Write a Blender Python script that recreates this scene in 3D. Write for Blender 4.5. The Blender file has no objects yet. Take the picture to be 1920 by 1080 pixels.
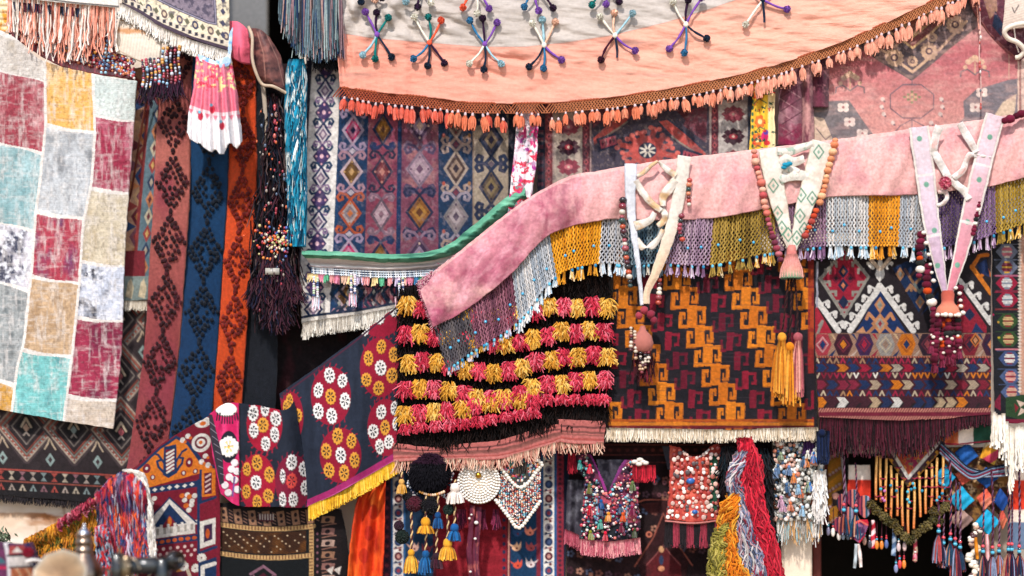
import bpy, math
import numpy as np
rng = np.random.default_rng(11)
K, D, ZC, Z0 = 0.003, 9.0, 1.75, 2.55
SC = bpy.context.scene
COL = SC.collection

def W(px, py, y):
    px, py, y = np.broadcast_arrays(np.asarray(px, float), np.asarray(py, float), np.asarray(y, float))
    s = (D + y) / D
    return np.stack([(px - 960) * K * s, y, ZC + ((Z0 - ZC) + (540 - py) * K) * s], -1)

GAIN = 0.80
def S(h):
    if not isinstance(h, str):
        return np.asarray(h, float)
    v = np.array([int(h[i:i + 2], 16) for i in (0, 2, 4)]) / 255.
    l = np.where(v <= .04045, v / 12.92, ((v + .055) / 1.055) ** 2.4)
    return l ** 1.11 * .85 + .003
def mixc(a, b, t): return S(a) * (1 - t) + S(b) * t
def pick(cols, n):
    c = np.array([S(x) for x in cols]); return c[rng.integers(0, len(c), n)]

# ---------- noise
def _h(ix, iy, seed):
    h = (ix.astype(np.int64) * 374761393 + iy.astype(np.int64) * 668265263 + seed * 974711) & 0xffffffff
    h = ((h ^ (h >> 13)) * 1274126177) & 0xffffffff
    return ((h ^ (h >> 16)) & 0xffff) / 65535.
def vn(x, y, seed=0):
    x = np.asarray(x, float); y = np.asarray(y, float)
    ix = np.floor(x); iy = np.floor(y); fx = x - ix; fy = y - iy
    fx = fx * fx * (3 - 2 * fx); fy = fy * fy * (3 - 2 * fy)
    a = _h(ix, iy, seed); b = _h(ix + 1, iy, seed); c = _h(ix, iy + 1, seed); d = _h(ix + 1, iy + 1, seed)
    return (a * (1 - fx) + b * fx) * (1 - fy) + (c * (1 - fx) + d * fx) * fy
def fbm(x, y, s, seed=0, o=3):
    r = 0; a = 1; t = 0
    for k in range(o):
        r = r + a * vn(np.asarray(x) / s, np.asarray(y) / s, seed + k * 17); t += a; a *= .55; s = s / 2.1
    return r / t

# ---------- painter working on scattered sample points
class P:
    def __init__(s, X, Y, C, idx=None, U=None, V=None):
        s.X = X; s.Y = Y; s.C = C; s.idx = idx; s.U = U; s.V = V; s.px = .9
    def sub(s, mask, X, Y):
        i = np.nonzero(mask)[0]; q = P(np.asarray(X)[i], np.asarray(Y)[i], s.C, i if s.idx is None else s.idx[i]); q.px = s.px; return q
    def _sel(s, x0, y0, x1, y1):
        return np.nonzero((s.X > x0) & (s.X < x1) & (s.Y > y0) & (s.Y < y1))[0]
    def _bl(s, i, a, c):
        c = S(c)
        j = i if s.idx is None else s.idx[i]
        s.C[j] += (c - s.C[j]) * np.clip(a, 0, 1)[:, None]
    def fill(s, c, a=1.):
        i = np.arange(len(s.X)); s._bl(i, np.broadcast_to(np.asarray(a, float), i.shape), c)
    def rect(s, x0, y0, x1, y1, c, a=1.):
        i = s._sel(x0 - 1, y0 - 1, x1 + 1, y1 + 1)
        if len(i):
            x = s.X[i]; y = s.Y[i]
            d = np.maximum(np.maximum(x0 - x, x - x1), np.maximum(y0 - y, y - y1))
            s._bl(i, a * np.clip(.5 - d / s.px, 0, 1), c)
    def poly(s, pts, c, a=1.):
        p = np.asarray(pts, float); i = s._sel(p[:, 0].min() - 1, p[:, 1].min() - 1, p[:, 0].max() + 1, p[:, 1].max() + 1)
        if not len(i): return
        x = s.X[i]; y = s.Y[i]; ins = np.zeros(len(i), bool); dm = np.full(len(i), 1e9)
        for k in range(len(p)):
            ax, ay = p[k]; bx, by = p[(k + 1) % len(p)]
            cnd = ((ay > y) != (by > y))
            if by != ay: ins ^= cnd & (x < (bx - ax) * (y - ay) / (by - ay) + ax)
            dx, dy = bx - ax, by - ay; L = dx * dx + dy * dy + 1e-9
            t = np.clip(((x - ax) * dx + (y - ay) * dy) / L, 0, 1)
            dm = np.minimum(dm, (x - ax - t * dx) ** 2 + (y - ay - t * dy) ** 2)
        d = np.sqrt(dm) * np.where(ins, -1, 1)
        s._bl(i, a * np.clip(.5 - d / s.px, 0, 1), c)
    def line(s, pts, w, c, closed=False, a=1.):
        p = np.asarray(pts, float)
        if closed: p = np.vstack([p, p[:1]])
        i = s._sel(p[:, 0].min() - w, p[:, 1].min() - w, p[:, 0].max() + w, p[:, 1].max() + w)
        if not len(i): return
        x = s.X[i]; y = s.Y[i]; dm = np.full(len(i), 1e9)
        for k in range(len(p) - 1):
            ax, ay = p[k]; dx, dy = p[k + 1] - p[k]; L = dx * dx + dy * dy + 1e-9
            t = np.clip(((x - ax) * dx + (y - ay) * dy) / L, 0, 1)
            dm = np.minimum(dm, (x - ax - t * dx) ** 2 + (y - ay - t * dy) ** 2)
        s._bl(i, a * np.clip(.5 - (np.sqrt(dm) - w / 2) / s.px, 0, 1), c)
    def ell(s, cx, cy, rx, ry, c, a=1.):
        i = s._sel(cx - rx - 1, cy - ry - 1, cx + rx + 1, cy + ry + 1)
        if len(i):
            r = np.sqrt(((s.X[i] - cx) / rx) ** 2 + ((s.Y[i] - cy) / ry) ** 2)
            s._bl(i, a * np.clip(.5 - (r - 1) * min(rx, ry) / s.px, 0, 1), c)
    def dia(s, cx, cy, rx, ry, c, a=1.):
        s.poly([(cx, cy - ry), (cx + rx, cy), (cx, cy + ry), (cx - rx, cy)], c, a)
    def diaring(s, cx, cy, rx, ry, w, c):
        s.line([(cx, cy - ry), (cx + rx, cy), (cx, cy + ry), (cx - rx, cy)], w, c, True)
    def daisy(s, cx, cy, r, c, hub, n=6, star=None):
        ph = rng.uniform(0, 6.28); r *= rng.uniform(.93, 1.06)
        i = s._sel(cx - r * 1.2, cy - r * 1.2, cx + r * 1.2, cy + r * 1.2)
        if not len(i): return
        dx = s.X[i] - cx; dy = s.Y[i] - cy; rr = np.hypot(dx, dy); an = np.arctan2(dy, dx) + ph
        R = r * (.95 + .05 * np.cos(an * 2 + ph * 3) + .12 * (fbm(s.X[i], s.Y[i], 4, 3) - .5)) * (1 + .06 * np.cos(an * n * 2))
        s._bl(i, np.clip(.5 - (rr - R) / s.px, 0, 1), c)
        if star is not None:
            ray = (np.cos(an * n) > .45 - .5 * (rr / r)) & (rr < r * .62) & (rr > r * .1) & (np.cos(an * n) > .2)
            s._bl(i, ray * .95, star)
        s.ell(cx, cy, r * .17, r * .17, hub)
    def horn(s, x, y, sx, sy, k, w, c, fill=None):
        q = np.array([(0, 0), (.35, -.4), (.8, -.5), (1., -.2), (.85, .08), (.58, -.02), (.62, -.22)]) * k
        q = q * [sx, sy] + [x, y]
        if fill is not None: s.poly(q, fill)
        s.line(q, w, c)
    def mottle(s, amt, sc, seed=0, ax=1., ay=1., o=3):
        n = fbm(s.X / ax, s.Y / ay, sc, seed, o)
        s._mul(1 + amt * (n - .5) * 2)
    def _mul(s, m):
        if s.idx is None: s.C *= np.clip(m, 0, 3)[:, None]
        else: s.C[s.idx] *= np.clip(m, 0, 3)[:, None]
    def veil(s, c, lo, hi, sc, seed=0, ax=1., ay=1., o=4, a=1.):
        n = fbm(s.X / ax, s.Y / ay, sc, seed, o)
        s.fill(c, a * np.clip((n - lo) / (hi - lo), 0, 1))

# ---------- mesh accumulation
class Acc:
    def __init__(s): s.v = []; s.c = []; s.q = []; s.t = []; s.n = 0
    def add(s, v, c, q=None, t=None):
        v = np.asarray(v, np.float32).reshape(-1, 3)
        c = np.broadcast_to(np.asarray(c, np.float32), v.shape)
        s.v.append(v); s.c.append(c)
        if q is not None and len(q): s.q.append(np.asarray(q, np.int64) + s.n)
        if t is not None and len(t): s.t.append(np.asarray(t, np.int64) + s.n)
        s.n += len(v)

def build(name, acc, mat, parent=None, smooth=True, loc=None):
    v = np.concatenate(acc.v); c = np.concatenate(acc.c)
    q = np.concatenate(acc.q) if acc.q else np.zeros((0, 4), np.int64)
    t = np.concatenate(acc.t) if acc.t else np.zeros((0, 3), np.int64)
    if parent is not None:
        p = parent; o = np.zeros(3)
        while p is not None: o = o + np.array(p.location); p = p.parent
        lo = np.zeros(3)
    else:
        o = loc if loc is not None else np.array([(v[:, 0].min() + v[:, 0].max()) / 2, (v[:, 1].min() + v[:, 1].max()) / 2, v[:, 2].min()])
        lo = o
    v = (v - o).astype(np.float32)
    me = bpy.data.meshes.new(name)
    me.vertices.add(len(v)); me.vertices.foreach_set('co', v.ravel())
    nl = len(q) * 4 + len(t) * 3
    me.loops.add(nl); me.loops.foreach_set('vertex_index', np.concatenate([q.ravel(), t.ravel()]).astype(np.int32))
    np_ = len(q) + len(t); me.polygons.add(np_)
    ls = np.concatenate([np.arange(len(q)) * 4, len(q) * 4 + np.arange(len(t)) * 3]).astype(np.int32)
    me.polygons.foreach_set('loop_start', ls)
    me.polygons.foreach_set('use_smooth', np.full(np_, smooth, bool))
    me.update(calc_edges=True)
    at = me.color_attributes.new('Col', 'FLOAT_COLOR', 'POINT')
    at.data.foreach_set('color', np.concatenate([np.clip(c, .001, .9), np.ones((len(c), 1))], 1).astype(np.float32).ravel())
    me.materials.append(mat)
    ob = bpy.data.objects.new(name, me); COL.objects.link(ob)
    if parent is not None: ob.parent = parent
    else: ob.location = lo
    return ob
def tag(o, label, cat, group=None, kind=None):
    if label: o['label'] = label
    if cat: o['category'] = cat
    if group: o['group'] = group
    if kind: o['kind'] = kind
    return o
def thing(name, label, cat, loc, group=None):
    e = bpy.data.objects.new(name, None); e.empty_display_size = .05; COL.objects.link(e); e.location = [float(x) for x in loc]
    return tag(e, label, cat, group)

# ---------- shapes
def cat1(A, t):
    n = len(A)
    if n == 1: return np.repeat(A, len(t), 0)
    B = np.concatenate([2 * A[:1] - A[1:2], A, 2 * A[-1:] - A[-2:-1]])
    i = np.clip(np.floor(t).astype(int), 0, n - 2); f = (t - i).reshape((-1,) + (1,) * (A.ndim - 1))
    p0, p1, p2, p3 = B[i], B[i + 1], B[i + 2], B[i + 3]
    return .5 * ((2 * p1) + (-p0 + p2) * f + (2 * p0 - 5 * p1 + 4 * p2 - p3) * f ** 2 + (-p0 + 3 * p1 - 3 * p2 + p3) * f ** 3)
def curve(pts, n):
    A = np.asarray(pts, float); return cat1(A, np.linspace(0, len(A) - 1, n))
def inpoly(x, y, p):
    p = np.asarray(p, float); ins = np.zeros(x.shape, bool)
    for k in range(len(p)):
        ax, ay = p[k]; bx, by = p[(k + 1) % len(p)]
        if by != ay: ins ^= ((ay > y) != (by > y)) & (x < (bx - ax) * (y - ay) / (by - ay) + ax)
    return ins
def sheet_acc(acc, ctrl, paint, step=1.4, thick=.008, fold=None, cut=None, dy=0.):
    A = np.asarray(ctrl, float) + [0, 0, dy]
    R, Cn = A.shape[:2]
    lu = max(np.hypot(*np.diff(A[r, :, :2], axis=0).T).sum() for r in range(R)); lv = max(np.hypot(*np.diff(A[:, c, :2], axis=0).T).sum() for c in range(Cn))
    nu = max(2, int(lu / step) + 1); nv = max(2, int(lv / step) + 1)
    G = cat1(A, np.linspace(0, R - 1, nv)); G = np.swapaxes(cat1(np.swapaxes(G, 0, 1), np.linspace(0, Cn - 1, nu)), 0, 1)
    px = G[..., 0].ravel(); py = G[..., 1].ravel(); yy = G[..., 2].ravel()
    V, U = np.meshgrid(np.linspace(0, 1, nv), np.linspace(0, 1, nu), indexing='ij'); U = U.ravel(); V = V.ravel()
    px = px + 2.6 * (fbm(px, py, 15, 77) - .5); py = py + 2.6 * (fbm(px, py, 15, 177) - .5)
    if fold is not None: yy = yy + fold(px, py, U, V)
    C = np.zeros((len(px), 3)); p = P(px, py, C, U=U, V=V); paint(p)
    i = np.arange(nu * nv).reshape(nv, nu)
    q = np.stack([i[:-1, :-1], i[1:, :-1], i[1:, 1:], i[:-1, 1:]], -1).reshape(-1, 4)
    if cut is not None:
        keep = cut(px, py) if callable(cut) else inpoly(px, py, cut)
        q = q[keep[q].all(1)]
    used, inv = np.unique(q, return_inverse=True); q = inv.reshape(-1, 4)
    v = W(px, py, yy)[used]; C = C[used]
    e = np.concatenate([q[:, [0, 1]], q[:, [1, 2]], q[:, [2, 3]], q[:, [3, 0]]]); n = len(v)
    key = np.minimum(e[:, 0], e[:, 1]) * n + np.maximum(e[:, 0], e[:, 1])
    _, fi, cnt = np.unique(key, return_index=True, return_counts=True)
    be = e[fi[cnt == 1]]
    bu, binv = np.unique(be, return_inverse=True); binv = binv.reshape(-1, 2)
    rv = v[bu] + np.array([0, thick, 0])
    rq = np.stack([be[:, 1], be[:, 0], n + binv[:, 0], n + binv[:, 1]], -1)
    acc.add(np.concatenate([v, rv]), np.concatenate([C, C[bu]]), np.concatenate([q, rq]))
def sheet(name, ctrl, paint, mat, parent=None, **k):
    acc = Acc(); sheet_acc(acc, ctrl, paint, **k); return build(name, acc, mat, parent)
def quad(x0, y0, x1, y1, y=0.): return [[(x0, y0, y), (x1, y0, y)], [(x0, y1, y), (x1, y1, y)]]

def tubes(acc, path, rad, cols, k=3, ref=(0, -1, 0.13), flat=1.):
    path = np.asarray(path, float)
    if path.ndim == 2: path = path[None]
    N, M = path.shape[:2]
    rad = np.asarray(rad, float)
    rad = np.broadcast_to(rad[:, None] if rad.ndim == 1 and len(rad) == N and N != 1 else rad, (N, M))
    cols = np.asarray(cols, float)
    if cols.ndim == 2 and len(cols) == N: cols = cols[:, None]
    t = np.gradient(path, axis=1); t /= np.linalg.norm(t, axis=2, keepdims=True) + 1e-9
    r = np.array(ref, float); r /= np.linalg.norm(r)
    a = np.cross(t, r); a /= np.linalg.norm(a, axis=2, keepdims=True) + 1e-9
    b = np.cross(t, a)
    an = np.arange(k) * 2 * np.pi / k + (np.pi / 2 if k == 3 else 0)
    v = path[:, :, None] + rad[..., None, None] * (np.cos(an)[:, None] * a[:, :, None] + flat * np.sin(an)[:, None] * b[:, :, None])
    c = np.broadcast_to(cols[:, :, None] if cols.ndim == 3 else cols, (N, M, k, 3))
    i = np.arange(N * M * k).reshape(N, M, k)
    j = np.roll(i, -1, 2)
    q = np.stack([i[:, :-1], i[:, 1:], j[:, 1:], j[:, :-1]], -1).reshape(-1, 4)
    caps = []
    acc.add(v.reshape(-1, 3), c.reshape(-1, 3), q)
    base = acc.n - N * M * k
    if k == 3: acc.t.append(np.concatenate([i[:, 0, ::-1].reshape(-1, 3), i[:, -1].reshape(-1, 3)]) + base)
    elif k >= 4:
        for e in (i[:, 0, ::-1], i[:, -1]):
            for m in range(1, k - 1): acc.t.append(np.stack([e[:, 0], e[:, m], e[:, m + 1]], -1) + base)
_sph = {}
def _unit(nu, nv):
    if (nu, nv) not in _sph:
        th = np.linspace(0, np.pi, nv + 1); ph = np.arange(nu) * 2 * np.pi / nu
        v = np.stack([np.sin(th)[:, None] * np.cos(ph), np.sin(th)[:, None] * np.sin(ph), np.cos(th)[:, None] * np.ones(nu)], -1).reshape(-1, 3)
        i = np.arange((nv + 1) * nu).reshape(nv + 1, nu); j = np.roll(i, -1, 1)
        q = np.stack([i[:-1], i[1:], j[1:], j[:-1]], -1).reshape(-1, 4)
        _sph[(nu, nv)] = (v, q)
    return _sph[(nu, nv)]
def balls(acc, cen, r, cols, sc=(1, 1, 1), nu=8, nv=6, rough=0.):
    cen = np.asarray(cen, float).reshape(-1, 3); N = len(cen)
    u, q = _unit(nu, nv)
    r = np.broadcast_to(np.asarray(r, float).reshape(-1, 1, 1) if np.ndim(r) else r, (N, 1, 1))
    d = 1.
    if rough: d = 1 + rough * rng.uniform(-1, 1, (N, len(u), 1))
    v = cen[:, None] + u[None] * r * np.asarray(sc) * d
    cols = np.broadcast_to(np.asarray(cols, float).reshape(-1, 1, 3), (N, len(u), 3)) if np.ndim(cols) > 1 else np.broadcast_to(np.asarray(cols, float), (N, len(u), 3))
    qq = (q[None] + (np.arange(N) * len(u))[:, None, None]).reshape(-1, 4)
    acc.add(v.reshape(-1, 3), cols.reshape(-1, 3), qq)
def lathe(acc, cen, prof, col, n=28, axis=(0, 0, 1)):
    prof = np.asarray(prof, float); ph = np.arange(n) * 2 * np.pi / n
    ax = np.array(axis, float); ax /= np.linalg.norm(ax)
    a = np.cross(ax, (0, 1, 0.01)); a /= np.linalg.norm(a); b = np.cross(ax, a)
    v = np.asarray(cen, float) + prof[:, 0, None, None] * (np.cos(ph)[:, None] * a + np.sin(ph)[:, None] * b) + prof[:, 1, None, None] * ax
    i = np.arange(len(prof) * n).reshape(len(prof), n); j = np.roll(i, -1, 1)
    q = np.stack([i[:-1], i[1:], j[1:], j[:-1]], -1).reshape(-1, 4)
    c = np.asarray(col, float)
    if c.ndim == 2: c = np.repeat(c, n, 0)
    acc.add(v.reshape(-1, 3), c, q)
def box(acc, x0, y0, z0, x1, y1, z1, col, bev=0.):
    if bev <= 0:
        v = [(x, y, z) for z in (z0, z1) for y in (y0, y1) for x in (x0, x1)]
        q = [(0, 2, 3, 1), (4, 5, 7, 6), (0, 1, 5, 4), (2, 6, 7, 3), (0, 4, 6, 2), (1, 3, 7, 5)]
        acc.add(v, col, q); return
    lev = [(z0, bev), (z0 + bev, 0), (z1 - bev, 0), (z1, bev)]
    V = []
    for z, d in lev:
        V += [(x0 + d + bev, y0 + d, z), (x1 - d - bev, y0 + d, z), (x1 - d, y0 + d + bev, z), (x1 - d, y1 - d - bev, z), (x1 - d - bev, y1 - d, z), (x0 + d + bev, y1 - d, z), (x0 + d, y1 - d - bev, z), (x0 + d, y0 + d + bev, z)]
    i = np.arange(32).reshape(4, 8); j = np.roll(i, -1, 1)
    q = np.stack([i[:-1], j[:-1], j[1:], i[1:]], -1).reshape(-1, 4)
    t = [(i[3, 0], i[3, m], i[3, m + 1]) for m in range(1, 7)] + [(i[0, 0], i[0, m + 1], i[0, m]) for m in range(1, 7)]
    acc.add(V, col, q, t)
def hang(acc, roots, L, rad, cols, M=5, sway=.15, k=3, taper=.5, lean=0., curl=0., flare=None, out=0.):
    """strands falling from roots: L length (N), sway sideways share of length"""
    roots = np.asarray(roots, float); N = len(roots)
    L = np.broadcast_to(np.asarray(L, float), (N,)); t = np.linspace(0, 1, M)
    dx = (lean + rng.normal(0, sway, N)) if np.ndim(lean) == 0 else lean + rng.normal(0, sway, N)
    if flare is not None: dx = dx + flare
    dy = rng.normal(0, sway, N) - out
    p = roots[:, None] + np.stack([L[:, None] * dx[:, None] * t ** 1.5, L[:, None] * dy[:, None] * t ** 1.3, -L[:, None] * t], -1)
    if curl:
        f = rng.uniform(1.5, 3.5, (N, 1)); ph = rng.uniform(0, 6.28, (N, 1))
        p[:, :, 0] += curl * L[:, None] * np.sin(f * t * 6.28 + ph) * t
        p[:, :, 1] += curl * L[:, None] * np.cos(f * t * 6.28 + ph) * t
    r = np.broadcast_to(np.asarray(rad, float).reshape(-1, 1) if np.ndim(rad) else rad, (N, M)) * (1 - (1 - taper) * t ** 2)
    tubes(acc, p, r, cols, k)
def tassel(acc, top, L, w, cols, head=None, n=22, hr=None, sway=.06):
    """a bound tassel: round head, neck and a skirt of threads; L, w in metres"""
    top = np.asarray(top, float); hr = hr or w * .55; cl = [S(c) for c in (cols if isinstance(cols, (list, tuple)) else [cols])]
    hc = S(head) if head is not None else cl[0]
    balls(acc, [top - [0, 0, hr]], hr, hc, (1, 1, 1.1), 9, 7, .06)
    an = rng.uniform(0, 6.28, n); rr = np.sqrt(rng.uniform(0, 1, n))
    roots = top + np.stack([np.cos(an) * rr * hr * .6, np.sin(an) * rr * hr * .6, np.full(n, -hr * 1.7)], -1)
    cc = np.array([cl[i % len(cl)] for i in range(n)]) * rng.uniform(.8, 1.15, (n, 1))
    LL = (L - hr * 1.7) * rng.uniform(.86, 1.03, n)
    fl = np.cos(an) * rr * (w - hr * .6) / (L - hr * 1.7)
    p = roots[:, None] + 0.
    t = np.linspace(0, 1, 5)
    dy = np.sin(an) * rr * (w - hr * .6)
    sw = rng.normal(0, sway, n)
    p = roots[:, None] + np.stack([(LL * (fl + sw))[:, None] * np.sqrt(t), dy[:, None] * np.sqrt(t), -LL[:, None] * t], -1)
    tubes(acc, p, np.full((n, 5), w * .17) * np.array([.8, 1, 1, .9, .6]), cc, 4)
def cordpath(pts, n=24): return W(*curve(pts, n).T)
def twist(acc, pts, r, c1, c2, turns=.0, k=6, n=None):
    """a two-ply rope along pixel points (px,py,y)"""
    q = np.asarray(pts, float); L = np.hypot(*np.diff(q[:, :2], axis=0).T).sum(); n = n or max(8, int(L / 2.5)); p = cordpath(pts, n)
    s = np.arange(n) * 2.5 / (r / K) * .9
    for ph, c in ((0, c1), (np.pi, c2)):
        o = np.stack([np.cos(s + ph), -np.sin(s + ph), np.zeros(n)], -1) * r * .55
        tubes(acc, p + o, r * .62, S(c), 5)

# ---------- materials
def mat(name, rough=.9, bump=.3, scale=900., sheen=.0, weave=None, var=.12, spec=.25, metal=0., coat=0., vscale=60., relief=0.):
    m = bpy.data.materials.new(name); m.use_nodes = True; nt = m.node_tree; N = nt.nodes; L = nt.links
    b = N['Principled BSDF']; at = N.new('ShaderNodeAttribute'); at.attribute_name = 'Col'
    tc = N.new('ShaderNodeTexCoord')
    nz = N.new('ShaderNodeTexNoise'); nz.inputs['Scale'].default_value = vscale; nz.inputs['Detail'].default_value = 6; L.new(tc.outputs['Object'], nz.inputs['Vector'])
    mr = N.new('ShaderNodeMapRange'); mr.inputs['To Min'].default_value = 1 - var; mr.inputs['To Max'].default_value = 1 + var; mr.inputs['From Min'].default_value = .3; mr.inputs['From Max'].default_value = .7; L.new(nz.outputs['Fac'], mr.inputs['Value'])
    mx = N.new('ShaderNodeVectorMath'); mx.operation = 'SCALE'; L.new(at.outputs['Color'], mx.inputs[0]); L.new(mr.outputs['Result'], mx.inputs['Scale'])
    L.new(mx.outputs[0], b.inputs['Base Color'])
    b.inputs['Roughness'].default_value = rough; b.inputs['Specular IOR Level'].default_value = spec; b.inputs['Metallic'].default_value = metal
    b.inputs['Coat Weight'].default_value = coat
    if sheen: b.inputs['Sheen Weight'].default_value = sheen; b.inputs['Sheen Roughness'].default_value = .5
    if bump:
        if weave:
            w = N.new('ShaderNodeTexWave'); w.wave_type = 'BANDS'; w.bands_direction = weave; w.inputs['Scale'].default_value = scale / 6.; w.inputs['Distortion'].default_value = 2.5; w.inputs['Detail'].default_value = 2; w.inputs['Detail Scale'].default_value = 3
            L.new(tc.outputs['Object'], w.inputs['Vector']); h = w.outputs['Fac']
        else:
            w = N.new('ShaderNodeTexNoise'); w.inputs['Scale'].default_value = scale / 3.; w.inputs['Detail'].default_value = 4; L.new(tc.outputs['Object'], w.inputs['Vector']); h = w.outputs['Fac']
        bp = N.new('ShaderNodeBump'); bp.inputs['Strength'].default_value = bump; bp.inputs['Distance'].default_value = .004; L.new(h, bp.inputs['Height']); L.new(bp.outputs['Normal'], b.inputs['Normal'])
        if relief:
            bw = N.new('ShaderNodeRGBToBW'); L.new(at.outputs['Color'], bw.inputs['Color']); b2 = N.new('ShaderNodeBump'); b2.inputs['Strength'].default_value = relief; b2.inputs['Distance'].default_value = .02; L.new(bw.outputs['Val'], b2.inputs['Height']); L.new(bp.outputs['Normal'], b2.inputs['Normal']); L.new(b2.outputs['Normal'], b.inputs['Normal'])
    return m
M_RUG = mat('kilim_wool', .95, .8, 620, .08, 'Z', .2, .08, relief=.35)
M_STRAP = mat('woven_strap', .92, .45, 1000, .05, 'Z', .12, .1)
M_EMB = mat('embroidered_cotton', .85, .3, 900, .0, None, .12, .12, relief=.7)
M_PILE = mat('carpet_pile', .97, .6, 500, .15, None, .18, .08)
M_CLOTH = mat('cotton_cloth', .9, .25, 900, .1, 'Z', .06, .15)
M_SATIN = mat('satin_cloth', .7, .2, 600, .0, None, .1, .15)
M_YARN = mat('wool_yarn', 1., .3, 1500, .06, None, .2, .03)
M_FUR = mat('long_fur', .9, 0, 900, 0, None, .2, .08)
M_BEAD = mat('glass_beads', .22, 0, 500, 0, None, .08, .5, coat=.3)
M_SHELL = mat('cowrie_shell', .35, .1, 600, 0, None, .08, .5)
M_LEATH = mat('worn_leather', .6, .4, 300, 0, None, .3, .3, vscale=30)
M_METAL = mat('tarnished_metal', .28, .15, 120, 0, None, .15, .5, metal=1.)
M_ENAM = mat('black_enamel', .25, .05, 200, 0, None, .2, .5, coat=.4)
M_WALL = mat('limewashed_stone', .95, .6, 90, 0, None, .1, .15, vscale=8)
M_WOOD = mat('dark_timber', .7, .4, 120, 0, 'X', .25, .3, vscale=14)
# ================= camera, light, setting =================
cam_d = bpy.data.cameras.new('camera'); cam = bpy.data.objects.new('camera', cam_d); COL.objects.link(cam)
cam.location = (0, -D, ZC); cam.rotation_euler = (math.pi / 2, 0, 0)
cam_d.sensor_width = 36; cam_d.lens = 36 * D / (1920 * K); cam_d.shift_y = (Z0 - ZC) / (1920 * K); cam_d.clip_end = 2000
cam_d.dof.use_dof = True; cam_d.dof.focus_distance = D - .10; cam_d.dof.aperture_fstop = .19
SC.camera = cam
EL, AZ = math.radians(45), math.radians(-16)      # sun in front of the wall, a little to the left
w = bpy.data.worlds.new('World'); SC.world = w; w.use_nodes = True
sk = w.node_tree.nodes.new('ShaderNodeTexSky'); sk.sky_type = 'NISHITA'; sk.sun_disc = False; sk.sun_elevation = EL; sk.sun_rotation = math.pi + AZ
w.node_tree.links.new(sk.outputs[0], w.node_tree.nodes['Background'].inputs['Color']); w.node_tree.nodes['Background'].inputs['Strength'].default_value = .15
sd = bpy.data.lights.new('sun', 'SUN'); sun = bpy.data.objects.new('sun', sd); COL.objects.link(sun)
sd.energy = 3.1; sd.angle = math.radians(3.); sd.color = (1., .955, .91)
from mathutils import Vector
sdir = Vector((math.sin(AZ) * math.cos(EL), -math.cos(AZ) * math.cos(EL), math.sin(EL)))
sun.rotation_euler = sdir.to_track_quat('Z', 'Y').to_euler(); sun.location = (-2, -6, 8)
SC.view_settings.view_transform = 'Standard'; SC.view_settings.look = 'None'; SC.view_settings.exposure = 0.55
SC.cycles.max_bounces = 5; SC.cycles.transparent_max_bounces = 4

a = Acc(); N_ = 40; gx, gy = np.meshgrid(np.linspace(-300, 300, N_), np.linspace(-300, 300, N_)); i = np.arange(N_ * N_).reshape(N_, N_)
a.add(np.stack([gx, gy, gx * 0], -1), S('b8a893'), np.stack([i[:-1, :-1], i[:-1, 1:], i[1:, 1:], i[1:, :-1]], -1).reshape(-1, 4))
tag(build('ground', a, M_WALL, loc=np.zeros(3)), 'pale dusty paved ground in front of the carpet shop', 'ground', kind='structure')

def PX(px, y): return float(W(px, 540, y)[0])
def PZ(py, y): return float(W(960, py, y)[2])
shop = thing('shop_building', 'pale limewashed stone shop front behind all the hanging carpets', 'building', (0, .5, 0))
YW = .34
a = Acc(); lime = S('e8d9c8')
for x0, x1, z0, z1 in ((-7.5, PX(405, YW), 0, 5.6), (PX(562, YW), PX(1536, YW), 0, 5.6), (PX(1536, YW), PX(1862, YW), PZ(850, YW), 5.6), (PX(1862, YW), 7.5, 0, 5.6)):
    box(a, x0, YW, z0, x1, .75, z1, lime)
build('wall', a, M_WALL, shop, smooth=False)
def p_blocks(p):
    p.fill('efe0d2'); p.mottle(.12, 120, 3); p.mottle(.1, 14, 4)
    for y in (868, 968, 1068): p.line([(-60, y - 3), (180, y + 4), (420, y)], 3.5, 'c9ac90', a=.8)
    for y0, y1, xs in ((868, 968, (118, 330)), (968, 1068, (68, 222, 398)), (1068, 1160, (140, 300))):
        for x in xs: p.line([(x, y0), (x + 2, y1)], 3.5, 'b8967a', a=.8)
    q = p.sub((p.Y > 962) & (p.Y < 985), p.X, p.Y); q.veil('a8662e', .42, .62, 34, 9, 2., .6)
    p.veil('d8bda2', .52, .75, 70, 12, 2.5, 1, a=.8)
sheet('stone_course', quad(-60, 860, 404, 1150, .135), p_blocks, M_WALL, shop, step=3, thick=.2, fold=lambda x, y, u, v: -.012 * fbm(x, y, 25, 2))
a = Acc(); box(a, PX(1466, .12), .12, 0, PX(1523, .12), YW - .003, PZ(880, .12), S('f0dcc6'), .012); build('pillar', a, M_WALL, shop, smooth=False)
a = Acc(); box(a, PX(1523, .2) + .004, .2, 0, PX(1540, .2), YW - .004, PZ(860, .2), S('6b2c22'), .008); build('door_frame', a, M_WOOD, shop, smooth=False)
a = Acc(); box(a, PX(1862, .3), .27, 0, PX(1890, .3), YW - .003, PZ(860, .27), S('b9aa9a'), .01); build('stone_jamb', a, M_WALL, shop, smooth=False)
a = Acc(); dk = S('2b211b')
box(a, -3.2, 2.4, 0, 3.6, 2.5, 5.6, dk); box(a, -3.3, .76, 0, -3.2, 2.5, 5.6, dk); box(a, 3.6, .76, 0, 3.7, 2.5, 5.6, dk)
box(a, -3.2, .76, 5.5, 3.6, 2.4, 5.6, dk); build('interior_wall', a, M_WOOD, shop, smooth=False)
a = Acc(); box(a, -1.72, .55, 3.75, PX(500, .5), .6, 5.6, S('77736e'), .01); build('grey_panel', a, M_ENAM, shop, smooth=False)

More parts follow.
